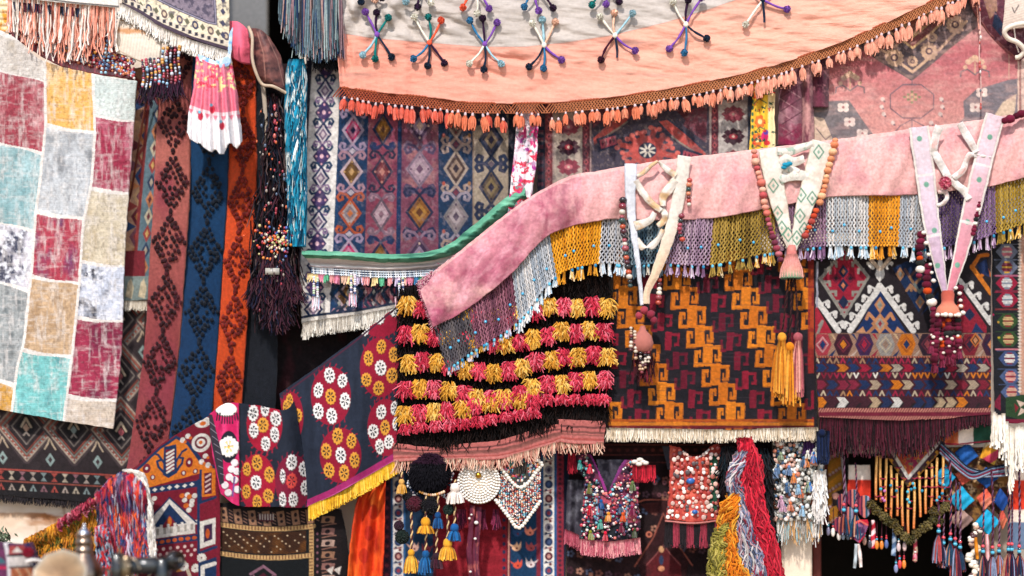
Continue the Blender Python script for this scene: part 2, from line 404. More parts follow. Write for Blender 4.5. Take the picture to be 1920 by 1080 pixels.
# ================= left side =================
# dark kilim with stepped diamonds
def p_dark(p):
    p.fill('3b3032'); X0 = p.X - .02 * (p.Y - 800); Y0 = p.Y
    q = p.sub(Y0 < 886, X0, Y0 - .045 * X0)
    for cy in (640, 745, 850):
        for cx in range(-40, 330, 89):
            q.diaring(cx, cy - 52, 52, 62, 15, '57494a')
            for r, c, w_ in ((1., 'b0604e', 3.2), (.9, '8d8a80', 3), (1.1, 'b9a695', 3), (.8, 'a05040', 2)):
                q.diaring(cx, cy - 52, 50 * r, 58 * r, w_, c)
            q.diaring(cx, cy - 52, 27, 33, 2.4, '8c8078'); q.dia(cx, cy - 52, 19, 26, '241d20'); q.line([(cx - 9, cy - 52), (cx, cy - 68), (cx + 9, cy - 52)], 4, 'c7b49c'); q.dia(cx, cy - 50, 6, 9, ['c7a48c', '9aa8a4', 'b8646a'][(cx // 89) % 3]); q.line([(cx - 5, cy - 36), (cx, cy - 42), (cx + 5, cy - 36)], 3, 'a89a90')
            for j in range(9): q.ell(cx - 44 + j * 5.2, cy - 52 + j * 6.4 + 6, 1.6, 1.6, 'cfc4b8'); q.ell(cx + 44 - j * 5.2, cy - 52 + j * 6.4 + 6, 1.6, 1.6, '9fb0ab')
            q.dia(cx + 44, cy + 8, 9, 13, '9fb0ab'); q.dia(cx + 44, cy + 8, 4, 6, '4a3a3c')
            for s in (-1, 1): q.line([(cx + 44 + 10 * s, cy - 12), (cx + 44 + 4 * s, cy - 22), (cx + 44, cy - 34)], 3, 'c9b39a')
    yb = 884 + .03 * p.X
    q = p.sub((p.Y > 870) & (p.Y < 948), X0, Y0 - .055 * X0 + 6)
    q.rect(-60, 884, 320, 945, '2a2426'); q.rect(-60, 884, 320, 887, 'b3574c'); q.rect(-60, 906, 320, 909, '9a5548')
    cs = ['b8a79b', '8d9a98', 'b5574c', 'c7b7a2', '9a6f76']
    for k, x in enumerate(range(-40, 300, 20)):
        q.poly([(x - 6, 888), (x + 6, 888), (x - 6, 904), (x + 6, 904)], cs[k % 5])
        q.poly([(x, 911), (x + 7, 924), (x - 7, 924)], cs[(k * 3 + 1) % 5]); q.rect(x - 1.5, 918, x + 1.5, 925, '2a2426')
    p.mottle(.3, 5, 5, 1, 2.5); p.mottle(.15, 60, 6)
o = sheet('hanging_kilim', [[(-60, 540, .1), (100, 560, .1), (272, 575, .12)], [(-60, 800, .06), (110, 800, .05), (262, 800, .08)], [(-60, 925, .06), (110, 937, .04), (226, 950, .08)]], p_dark, M_RUG, step=1.6)
tag(o, 'dark brown kilim with rust and cream diamonds hanging below the patchwork rug', 'kilim')
a = Acc(); n = 700; x = rng.uniform(-60, 228, n); yy = np.interp(x, [-60, 110, 228], [923, 936, 950])
hang(a, W(x, yy, .05), rng.uniform(.02, .05, n), .003, pick(['2a2426', '352d30', '1d1a1c'], n), 4, .2); build('fringe', a, M_YARN, o)

# narrow kilim
def p_nar(p):
    p.fill('b0685c'); X = p.X + .085 * (p.Y - 350); q = p.sub(p.Y > 0, X, p.Y)
    q.rect(225, 100, 262, 560, 'c59a80'); cs = ['a84c48', '35507a', 'd8b088', '7c3440', '8a5a68', 'd08a5a']
    for k, y in enumerate(range(140, 560, 38)):
        q.poly([(228, y), (262, y + 19), (228, y + 38)], cs[k % 6]); q.dia(262, y, 12, 19, cs[(k + 2) % 6]); q.dia(262, y, 5, 8, cs[(k + 4) % 6])
    q.rect(262, 100, 268, 560, '8d3b3a'); q.rect(268, 100, 300, 570, '6f8690')
    for k, y in enumerate(range(150, 540, 32)): q.dia(283, y, 8, 17, ['d8cbb0', 'a54a48', '3a4a66', 'cf8a60'][k % 4]); q.dia(283, y, 3.5, 8, ['7b3c48', 'd8b070', 'c7b7a2', '5d2d38'][k % 4])
    p.rect(220, 470, 272, 520, '8a2f3a'); p.rect(220, 518, 300, 566, '93a09b')
    for x in (244, 268): p.poly([(x - 9, 556), (x - 4, 530), (x + 2, 522), (x + 7, 540), (x + 3, 560)], 'e0cfae')
    p.mottle(.28, 5, 9, 1, 2); p.mottle(.2, 40, 3)
o = sheet('hanging_kilim', [[(238, 130, .05), (308, 120, .06)], [(235, 350, .04), (294, 350, .05)], [(214, 565, .06), (276, 562, .06)]], p_nar, M_RUG)
tag(o, 'narrow red and grey blue kilim strip squeezed between patchwork rug and rose striped rug', 'kilim')
a = Acc(); n = 160; x = rng.uniform(216, 276, n); hang(a, W(x, 564, .055), rng.uniform(.04, .06, n), .0045, pick(['d9cdbb', 'c9bca8', 'e6dccb'], n), 4, .08); build('fringe', a, M_YARN, o)

# four-strip knotted rug
kr = thing('striped_knotted_rug', 'long rug of rose, blue and orange strips covered in knotted diamonds', 'rug', W(370, 780, .1))
def strip(name, L, R, base, dots, yb, seed, fade=None, veilc=None):
    ys = [70, 200, 360, 500, 640, 760, 890]
    l = np.interp(ys, *zip(*L)); r = np.interp(ys, *zip(*R))
    ctrl = [[(l[i], ys[i], .1 + .02 * math.sin(i * 1.3 + seed)), ((l[i] + r[i]) / 2, ys[i], .085 + .02 * math.sin(i * 1.3 + seed)), (r[i], ys[i], .1 + .02 * math.sin(i * 1.3 + seed))] for i in range(7)]
    acc = Acc()
    def pt(p):
        p.fill(base)
        if fade: p.fill(fade, np.clip((p.Y - 300) / 420, 0, .8))
        if veilc: p.veil(veilc, .45, .7, 60, seed, 1, 2, a=.8)
        p.mottle(.16, 4, seed + 3, 1, 3)
        p.line([(x, y) for y, x in zip(ys, r)], 3, mixc(base, '1a1518', .5))
    sheet_acc(acc, ctrl, pt, step=1.8, dy=-.06, cut=lambda x, y: y < yb(x))
    pts = []
    for cy in np.arange(100 + seed * 9, 920, 112):
        for (rx, ry, m) in ((.44, 52, 6), (.32, 38, 5), (.16, 19, 2)):
            for s_ in range(4 * m):
                k, f = s_ // m, (s_ % m) / m
                c_ = [(0, -1), (1, 0), (0, 1), (-1, 0), (0, -1)]
                u = c_[k][0] * (1 - f) + c_[k + 1][0] * f; v = c_[k][1] * (1 - f) + c_[k + 1][1] * f
                if rng.random() < .94: pts.append((.5 + u * rx + rng.normal(0, .010), cy + v * ry + rng.normal(0, 1.5)))
        for d in (-56, -60): pts.append((.5, cy + d))
    pts = np.array(pts); yy = pts[:, 1]; xx = np.interp(yy, ys, l) * (1 - pts[:, 0]) + np.interp(yy, ys, r) * pts[:, 0]
    ok = yy < yb(xx) - 4; uu = pts[:, 0][ok]; xx, yy = xx[ok], yy[ok]; n = len(xx); yd = np.interp(yy, ys, [.1 + .02 * math.sin(i * 1.3 + seed) for i in range(7)]) - .06 - .06 * uu * (1 - uu) - .007
    balls(acc, W(xx, yy, yd), rng.uniform(.0105, .0145, n), pick(dots, n), (.85, .6, 1.), 8, 6, .15)
    return build(name, acc, M_RUG, kr)
yb = lambda x: np.interp(x, [240, 262, 300, 390, 450, 480, 560], [900, 885, 850, 800, 775, 775, 775])
strip('rose_strip', [(70, 316), (200, 297), (360, 288), (500, 280), (640, 271), (720, 262), (890, 236)], [(70, 364), (200, 357), (360, 356), (500, 347), (640, 337), (720, 329), (890, 308)], 'cc7a6e', ['46141f', '5d1d2a', '38101a'], yb, 2, '9a4048', 'a64a58')
strip('blue_strip', [(70, 364), (200, 358), (360, 357), (500, 348), (640, 338), (720, 330), (890, 309)], [(70, 432), (200, 430), (360, 426), (500, 417), (640, 408), (720, 402), (890, 384)], '174c76', ['0a1c30', '0c2236', '081628'], yb, 4, '143f68')
strip('orange_strip', [(70, 433), (200, 431), (360, 427), (500, 418), (640, 409), (720, 403), (890, 385)], [(70, 478), (200, 480), (360, 481), (500, 471), (640, 461), (720, 457), (890, 440)], 'ee5e2a', ['8a2014', '741810', '9c2c18'], yb, 6, 'd8551f')
def p_navy(p): p.fill('20242e'); p.mottle(.25, 6, 3, 1, 3)
sheet('navy_strip', [[(479, 100, .12), (500, 100, .15)], [(482, 360, .11), (506, 360, .14)], [(470, 520, .11), (516, 520, .14)], [(461, 650, .11), (520, 650, .14)], [(452, 780, .11), (516, 780, .14)]], p_navy, M_RUG, kr, step=2.5, dy=-.05)

# patchwork rug
sep1 = [(-10, 88), (110, 84), (230, 86), (330, 76), (400, 67), (500, 60), (640, 45), (690, 32), (790, 20)]
sep2 = [(130, 174), (250, 178), (340, 172), (420, 156), (540, 148), (660, 136), (800, 118)]
s1 = lambda y: np.interp(y, *zip(*sep1)); s2 = lambda y: np.interp(y, *zip(*sep2))
def p_patch(p):
    p.fill('e2dad3'); q = p.px; p.px = 2.
    c1 = [(66, 130, 'd6cec6', 'bcae9c'), (133, 265, 'a84c58', 'd8a8a8'), (270, 415, 'a9c4c6', '6f9a9e'), (420, 528, 'd5d0d6', '4a4c5e'), (534, 712, 'a6a9a8', '4e5a5e'), (720, 790, 'd0a050', 'b08038')]
    c2 = [(98, 232, 'e3b268', 'e9d3b4'), (239, 396, 'c4c6c8', '5e6064'), (404, 520, 'b04656', '5d4a72'), (526, 660, 'c9ab8a', 'a08262'), (667, 800, '84c3c0', '4a7f86')]
    c3 = [(142, 217, 'd2d8d2', 'c0cac6'), (221, 352, 'a43c54', 'd89aa6'), (359, 492, 'd2c5ae', 'bca98a'), (497, 596, 'ccd0dc', '20253a'), (602, 745, 'a63c56', '6a2a48'), (752, 812, 'd3c3b2', 'b39d88')]
    yo = lambda x, s: (x - s)
    for ci, cs in enumerate((c1, c2, c3)):
        xl, xr = [(lambda y: y * 0 - 80, s1), (s1, s2), (s2, lambda y: y * 0 + 300)][ci]
        tilt = [.27, .16, .1][ci]
        xc = [0, 86, 176][ci]
        for k, (y0, y1, c, vc) in enumerate(cs):
            Yt = p.Y - (p.X - xc) * (tilt if k else tilt * 1.) - 2 * np.sin(p.X / 17 + k)
            m = (Yt > y0) & (Yt < y1) & (p.X > xl(p.Y) + 2.5) & (p.X < xr(p.Y) - 2.5)
            f = p.sub(m, p.X, p.Y); f.fill(c)
            if c in ('ccd0dc', 'd5d0d6'): f.veil(vc, .52, .68, 34, 5 + k); f.veil('e8e8ee', .5, .7, 8, 3)
            elif vc: f.veil(vc, .48, .78, 22, 7 * k + ci, 1, 2, a=.75)
            f.veil('e2dad4', .5, .8, 6, 3 * k + ci, 1, 5, a=.55); f.veil('e2dad4', .52, .8, 5, 30 * k + ci, 4, 1, a=.4)
            f.veil(mixc(c, '302028', .5), .56, .8, 3.4, 30 * k + ci, 1, 2, a=.7); f._mul(1 - .08 * (np.sin(f.Y * 1.7) > .2))
    p.px = q
    for sx in (s1, s2):
        d = np.abs(p.X - sx(p.Y)); p.fill('d9cfc6', (d < 2.6) * (np.sin(p.Y * 1.6) > .2) * .75)
o = sheet('patchwork_rug', [[(-60, 38, -.08), (20, 66, -.1), (78, 112, -.1), (174, 138, -.08), (256, 152, -.04)], [(-60, 250, -.05), (0, 250, -.07), (80, 252, -.08), (176, 256, -.07), (249, 258, -.03)], [(-60, 450, -.05), (-10, 450, -.06), (62, 456, -.06), (152, 462, -.05), (234, 470, -.02)],
    [(-60, 640, -.03), (-20, 640, -.04), (45, 645, -.05), (138, 650, -.04), (227, 660, -.0)], [(-60, 762, -.02), (-20, 766, -.03), (40, 775, -.04), (120, 790, -.03), (212, 804, .0)]], p_patch, M_PILE, step=1.3, thick=.014,
    fold=lambda x, y, u, v: -.03 * np.sin(u * 8 + v * 3) * (1.1 - v) - .03 * fbm(x, y, 90, 8) - .004 * fbm(x, y, 5, 18) - .007 * (np.exp(-((x - s1(y)) / 5) ** 2) + np.exp(-((x - s2(y)) / 5) ** 2)))
tag(o, 'large pale patchwork rug of faded rose, teal and cream squares with white seams', 'rug')

# top left
def p_wov(p): p.fill('e6ddd3'); p.mottle(.12, 3, 3); p.line([(80, -2), (150, 6), (222, 12)], 3, '5f5a58'); q = p.sub(p.Y > -50, p.X, p.Y - .05 * p.X); q.mottle(.3, 2.4, 6, 1, .4)
fh = thing('fringed_hanging', 'white woven hanging with long peach and white fringe over beaded maroon net', 'hanging', W(130, 150, -.1))
sheet('woven_top', [[(10, -40, -.12), (120, -40, -.14), (222, -40, -.13)], [(10, -6, -.12), (120, 5, -.15), (222, 14, -.13)]], p_wov, M_CLOTH, fh)
a = Acc(); n = 230; x = np.sort(rng.uniform(14, 218, n)); y0 = np.interp(x, [14, 120, 222], [-6, 6, 15])
L = np.interp(x, [14, 60, 100, 150, 218], [60, 85, 100, 95, 75]) * rng.uniform(.7, 1.15, n) * K
cs = pick(['efe2d6', 'f0b49c', 'ee9c84', 'f3e6da', 'efb8a4', 'e8ddd4', 'f0a890'], n)
hang(a, W(x, y0, -.10 - .03 * rng.random(n)), L, rng.uniform(.003, .0075, n), cs, 6, .07, 4, .7, curl=.03)
n = 30; x = rng.uniform(20, 150, n); hang(a, W(x, np.interp(x, [14, 222], [-6, 15]) + 8, -.15), .05, .005, pick(['2a3450', '6b2436', '1d2028'], n), 4, .1, 4)
build('fringe', a, M_YARN, fh)
def p_bead(p): p.fill('8c3440'); p.mottle(.3, 5, 4)
a = Acc(); sheet_acc(a, [[(20, 20, -.07), (120, 60, -.07), (222, 70, -.07)], [(22, 70, -.06), (120, 126, -.06), (255, 150, -.06)]], p_bead, step=3)
n = 900; t = rng.uniform(0, 1, n); v = rng.uniform(0, 1, n); x = 24 + t * 228; y = np.interp(x, [22, 120, 255], [58, 112, 148]) - v * np.interp(x, [22, 120, 200, 255], [20, 30, 80, 60])
balls(a, W(x, y, -.078), rng.uniform(.006, .0105, n), pick(['b5404a', 'a8c4d4', 'e0a040', 'd8d0cc', '7a2838', 'c97a50', '6a78a0', '8c3440'], n), (1, .8, 1), 7, 5)
for k in range(2):
    x = np.linspace(212 + 8 * k, 190 + 8 * k, 16); balls(a, W(x, np.linspace(26, 136, 16), -.10), .0085, pick(['a8d0e0', 'c6d8e0', '6f90b0'], 16), (1, 1, 1), 7, 5)
build('beaded_net', a, M_BEAD, fh)
def p_yel(p): p.fill('f1dfb8'); p.veil('e8a03c', .45, .6, 12, 2); p.veil('fbf3e4', .55, .7, 9, 5)
o = sheet('quilted_cloth', [[(-40, -20, -.02), (18, -10, -.03)], [(-40, 70, -.02), (17, 70, -.03)]], p_yel, M_CLOTH, fold=lambda x, y, u, v: -.01 * np.abs(np.sin(y * .25)))
tag(o, 'cream and yellow quilted cloth corner at the top left edge', 'cloth')
a = Acc(); n = 60; x = rng.uniform(16, 28, n); y = rng.uniform(-10, 66, n); balls(a, W(x, y, -.02), .008, pick(['8c2438', '6b1830', '5f90a8', 'a03040'], n), (1, 1, 1), 7, 5); tag(build('bead_strand', a, M_BEAD), 'dark red bead strand at far left beside yellow quilted cloth', 'beads')

def p_bag(p):
    p.fill('eadccb'); q = p.sub(p.X > 0, p.X + .25 * p.Y, p.Y)
    q.mottle(.12, 3, 5, 3, .6); p._mul(1 - .14 * (np.sin((p.X + .16 * p.Y) * 1.1) > .3))
    p.veil('c98a4c', .5, .72, 14, 5, a=.8 * 1.) if False else None
    m = p.sub(p.Y < 64, p.X, p.Y); m.veil('c88848', .42, .62, 12, 5, 1.5, 1, a=.8)
    p.line([(216, 92), (258, 112), (300, 130)], 2.5, 'cbb8a4')
o = sheet('woven_bag', [[(228, 22, -.16), (262, 36, -.18), (303, 66, -.17)], [(220, 60, -.17), (256, 78, -.19), (300, 100, -.18)], [(213, 96, -.16), (256, 112, -.18), (298, 131, -.17)]], p_bag, M_CLOTH, thick=.02, dy=.08)
tag(o, 'small cream ribbed woven bag hanging above the patchwork rug', 'bag')
def p_sad(p):
    p.fill('ddcfb4'); q = p.sub(p.X > 0, p.X, p.Y - .36 * (p.X - 230))
    q.poly([(288, -90), (400, -90), (404, -16), (296, -26)], '8a7d88'); q2 = p.sub(p.Y < 52, p.X, p.Y); q2.veil('4a4658', .5, .66, 6, 5, a=.8) if True else 0
    for k, x in enumerate(range(240, 440, 29)):
        q.ell(x + 10, -2, 6, 8, ['5a5060', '39405c', '6b5a58'][k % 3]); q.ell(x + 10, -2, 3, 4, 'c9b49a'); q.dia(x + 24, -3, 5, 7, '6d6a58')
    p.line([(286, -6), (330, 16), (390, 42), (405, 45), (402, -10)], 5, '3c3d50'); p.line([(286, -6), (330, 16), (390, 42), (405, 45), (402, -10)], 2, '9a92a0')
    b = [(228, 8), (258, 20), (300, 46), (360, 72), (428, 92)]
    p.line(b, 8, '50424e'); p.line(np.array(b) + [2, -9], 8, 'cfc2b0')
    for x in range(236, 428, 12): p.rect(x - 3, np.interp(x, [228, 258, 300, 360, 428], [0, 12, 37, 62, 82]) - 4, x + 3, np.interp(x, [228, 258, 300, 360, 428], [0, 12, 37, 62, 82]) + 3, '3f3c46')
    for k in range(5): q.dia(418, -90 + k * 22, 5, 7, '4b4a5e')
    p.mottle(.2, 4, 4)
o = sheet('saddle_rug', [[(226, -50, -.1), (320, -50, -.14), (428, -50, -.12)], [(228, -20, -.12), (330, 22, -.16), (430, 36, -.14)], [(228, 10, -.14), (320, 58, -.2), (430, 96, -.17)]], p_sad, M_PILE, dy=.07)
tag(o, 'cream bordered carpet with lilac grey field and thick white fringe, top left', 'rug')
a = Acc(); n = 2600; x = rng.uniform(226, 431, n); y = np.interp(x, [226, 262, 300, 360, 431], [6, 26, 50, 76, 97])
hang(a, W(x, y, -.085 - .03 * rng.random(n)), rng.uniform(.055, .085, n), .006, pick(['f3ebe2', 'f0e6da', 'e6dccf'], n), 4, .12); build('fringe', a, M_YARN, o)

# beaded tassel bunch
bt = thing('beaded_tassel', 'dark beaded tassel bunch hanging below the white fringed carpet', 'tassel', W(305, 190, -.1))
a = Acc(); b_ = Acc(); c_ = Acc()
for k, x in enumerate(np.linspace(268, 336, 10)):
    yt = np.interp(x, [268, 336], [95, 88]) + (18 if x < 300 else 0); yb_ = 158 + rng.uniform(-4, 10)
    n = 13; yy = np.linspace(yt, yb_, n); balls(a, W(x + np.sin(yy * .1) * 1.5, yy, -.12), rng.uniform(.006, .011, n), pick(['9fc4dc', '2c3448', 'd8a050', 'b8485a', '7a3040', 'd0d4dc', '40304a'], n), (1, 1, 1.1), 7, 5)
    m = 26; hang(b_, W(rng.normal(x, 3, m), yb_ + rng.uniform(-6, 4, m), -.12), rng.uniform(.06, .1, m), .0035, pick(['2a1c2c', '3d2036', '1f1a26', '4a2038'], m), 4, .25)
build('bead_strings', a, M_BEAD, bt); build('tassel_fringe', b_, M_YARN, bt)
tubes(c_, cordpath([(276, 180, -.02), (262, 260, .0), (248, 350, .02), (240, 380, .03)]), .006, S('5f3024'), 6); tag(build('rope', c_, M_YARN), 'thin brown cord slanting down along the edge of the patchwork rug', 'cord')

# doll dress
dd = thing('doll_dress', 'small pink pleated dress with pale blue yoke and white hem', 'dress', W(405, 290, -.12))
def dfold(x, y, u, v): return -.03 * np.sin(u * 34 + 1.2 * np.sin(v * 3)) * (.25 + .75 * v) - .05 * np.sin(u * np.pi)
def p_dress(p):
    p.fill('e8899a'); p.fill('d8607e', .6 * np.clip(np.sin(p.U * 34 + 2), 0, 1)); p.veil('f0b0b8', .5, .8, 20, 4, 1, 4, a=.6)
    q = p.sub(p.V < .32, p.X, p.Y); q.veil('f1d9a0', .55, .6, 7, 8); q.veil('e8506a', .6, .65, 6, 12)
    m = np.clip((p.V - .60 - .035 * np.sin(p.U * 40)) * 30, 0, 1); p.fill('f3efef', m); p.fill('f8e0e0', .8 * (np.abs(p.V - .58) < .022))
    for x, y in ((376, 218), (416, 236), (398, 205)): p.ell(x, y, 5, 8, 'c8324e'); p.ell(x - 2, y - 8, 3, 3, '7ac0d0')
sheet('skirt', [[(368, 104, -.14), (400, 120, -.17), (434, 118, -.15)], [(362, 165, -.14), (402, 175, -.19), (444, 170, -.15)], [(353, 212, -.14), (403, 228, -.2), (451, 226, -.15)], [(350, 256, -.14), (402, 286, -.2), (456, 286, -.15)]], p_dress, M_SATIN, dd, fold=dfold, cut=lambda x, y: y < 268 + 14 * np.sin((x - 352) * .055 - .9) + 8 * np.sin(x * .23) + (x - 350) * .16)
def p_yoke(p): p.fill('b9d2e8'); p.veil('f0ece8', .5, .6, 6, 4); p.veil('7aaede', .55, .65, 5, 9)
sheet('yoke', [[(372, 92, -.17), (405, 104, -.2), (437, 50, -.17)], [(372, 104, -.17), (404, 124, -.21), (432, 116, -.18)], [(372, 112, -.17), (404, 130, -.2), (434, 122, -.17)]], p_yoke, M_SATIN, dd, cut=[(370, 100), (404, 114), (426, 104), (431, 50), (438, 50), (437, 112), (424, 130), (398, 132), (374, 116)])

def p_pk(p): p.fill('f0738a'); p.mottle(.06, 20, 3)
o = sheet('pink_pouch', [[(430, 40, -.02), (448, 42, -.05), (464, 54, -.03)], [(432, 80, -.03), (450, 84, -.07), (468, 88, -.04)], [(434, 106, -.02), (452, 116, -.06), (469, 118, -.03)]], p_pk, M_SATIN, thick=.04, fold=lambda x, y, u, v: -.02 * np.sin(u * 3.1) * np.sin(v * 3.1))
tag(o, 'bright pink rounded satin pouch beside the brown leather bag', 'pouch')
lb = thing('leather_bag', 'worn brown leather saddlebag flap with cream piping and a hanging strap', 'bag', W(500, 170, -.1))
def p_lea(p): p.fill('6d4440'); p.veil('8c5a52', .45, .7, 16, 3); p.veil('452a2c', .5, .75, 10, 6); p.line([(482, 60), (494, 100), (498, 150)], 2, 'a07468'); p.line([(500, 66), (520, 110), (532, 160)], 1.5, '8f6a60')
sheet('flap', [[(468, 52, -.06), (486, 54, -.1), (506, 70, -.08)], [(474, 92, -.07), (498, 92, -.13), (526, 108, -.09)], [(478, 132, -.06), (504, 142, -.12), (534, 160, -.08)], [(490, 158, -.04), (512, 160, -.1), (537, 174, -.06)]], p_lea, M_LEATH, lb, thick=.03)
a = Acc(); tubes(a, cordpath([(466, 50, -.09), (473, 70, -.11), (473, 108, -.11), (480, 136, -.1), (492, 158, -.08), (512, 162, -.11), (536, 174, -.07)], 40), .009, S('cdb8a0'), 6); build('piping', a, M_CLOTH, lb)
a = Acc(); tubes(a, cordpath([(493, 160, -.03), (497, 200, -.03), (500, 245, -.03), (502, 275, -.03), (508, 310, -.02), (524, 345, -.01)], 40), .013, S('b3a594'), 6, flat=.4); build('strap', a, M_CLOTH, lb)

# dark tassel cluster
dt = thing('wool_tassel_cluster', 'shaggy black wool tassels with scattered bright beads beside turquoise rope', 'tassel', W(515, 610, 0))
a = Acc(); n = 1500; t = rng.uniform(0, 1, n)
x = 515 + rng.normal(0, 1, n) * np.interp(t, [0, .45, .6, 1], [7, 12, 22, 20]); y = 175 + t * 385; ok = (x > 464) & (x < 560); x = x[ok]; y = y[ok]; n = len(x)
hang(a, W(x, y, .02 - .08 * rng.random(n)), rng.uniform(.08, .2, n), .0045, pick(['15121a', '2c2028', '3a2428', '1e2030', '4a2832', '131218', '5a4a48', '28303c'], n), 5, .2, 3, .6, curl=.05)
for (cx, cy, r, m) in ((516, 500, 26, 500), (490, 545, 22, 400), (540, 540, 22, 400), (518, 585, 22, 300)):
    an = rng.uniform(0, 6.28, m); rr = r * np.sqrt(rng.random(m)); hang(a, W(cx + np.cos(an) * rr, cy + np.sin(an) * rr - 10, -.06 - .03 * rng.random(m)), rng.uniform(.05, .11, m), .0045, pick(['15121a', '2c1c26', '401e2c', '22243a', '4d2a38', '5a3a40'], m), 5, .2, flare=np.cos(an) * .16, curl=.06)
build('wool_strands', a, M_FUR, dt)
a = Acc(); n = 120; x = rng.normal(516, 17, n); y = rng.normal(452, 14, n); balls(a, W(x, y, -.09), rng.uniform(.005, .010, n), pick(['e0602c', 'd8c890', '4a6ab0', 'b03048', 'e8d8c0', '8a9060', '703050', 'e09040'], n), (1, 1, 1), 7, 5)
n = 90; x = rng.normal(514, 18, n); y = rng.uniform(200, 590, n); balls(a, W(x, y, -.09), rng.uniform(.004, .008, n), pick(['a83848', 'd06a3a', '5a6a80', 'a89a90', '7a2434'], n), (1, 1, 1.5), 7, 5)
for k, yv in enumerate((200, 215, 228, 242, 255)): balls(a, W(515 + (k % 2) * 3, yv, -.06), .013, S(['b8474a', 'd0a89a', 'c05060', 'a03a46', 'c86a60'][k]), (.8, .8, 1.2), 8, 6)
box(a, *(W(498, 515, -.1)[[0]]), -.11, W(498, 515, -.1)[2], W(524, 500, -.1)[0], -.10, W(524, 503, -.1)[2], S('b9b3a8'))
build('beads', a, M_BEAD, dt)

# turquoise rope, striped wool fringe
tr = thing('turquoise_rope', 'thick twisted turquoise and white yarn rope hanging left of the blue white carpet', 'rope', W(556, 460, 0))
a = Acc()
for k in range(14):
    ph = k * 2 * np.pi / 14; t = np.linspace(0, 1, 60)
    r = np.interp(t, [0, .1, .5, .8, 1], [10, 17, 16, 14, 9]); xx = np.interp(t, [0, .3, .6, 1], [556, 554, 556, 560]) + r * np.cos(ph + t * 7); dz = -.04 - .05 * np.sin(ph + t * 7)
    wt = (vn(t * 9 + 3, np.full(60, k * .7), 4) > .55) & (t > .08) & (t < .75) & (np.cos(ph + t * 7 - 2) > -.5)
    cc = np.where(wt[:, None], S('dfe4e0'), S(['1c86a4', '2794b2', '12607c'][k % 3])) * rng.uniform(.85, 1.12)
    tubes(a, W(xx, 112 + t * 350, dz), .016, cc[None], 5)
build('yarn_plies', a, M_YARN, tr)
a = Acc(); n = 500; x = rng.uniform(540, 572, n); y = rng.uniform(120, 440, n); hang(a, W(x, y, -.1), rng.uniform(.03, .1, n), .003, pick(['2490b0', '1c7898', '4aa8bc', 'c8d4d2', '125a78', '0e3c54'], n), 4, .12); build('loose_fibre', a, M_YARN, tr)
sf = thing('striped_wool_fringe', 'long grey blue and rose wool fringe hanging at the top beside peach cloth', 'fringe', W(585, 120, -.1))
a = Acc(); n = 1500; x = np.sort(rng.uniform(524, 640, n)); cs = ['7b8f96', '54646e', '9a7c80', '2c4a70', '6d7f88', 'a3b0ae', '3a3c46', 'b0908a', '244066', '5d7a80']
ci = (np.floor((x - 524) / 7).astype(int) * 7 + rng.integers(0, 2, n)) % len(cs); cc = np.array([S(c) for c in cs])[ci] * rng.uniform(.75, 1.1, (n, 1))
L = np.interp(x, [524, 560, 600, 640], [60, 118, 128, 122]) * rng.uniform(.75, 1.08, n)
hang(a, W(x, -22 + rng.uniform(-5, 5, n), -.06 - .05 * rng.random(n)), L * K, .0045, cc, 6, .035); build('wool_strands', a, M_YARN, sf)
a = Acc(); n = 900; x = rng.uniform(590, 640, n); hang(a, W(x, 92 + rng.uniform(-8, 8, n), -.02), rng.uniform(.06, .11, n), .004, pick(['16141a', '26222a', '1e1a1e'], n), 4, .12); build('dark_fringe', a, M_YARN, sf)
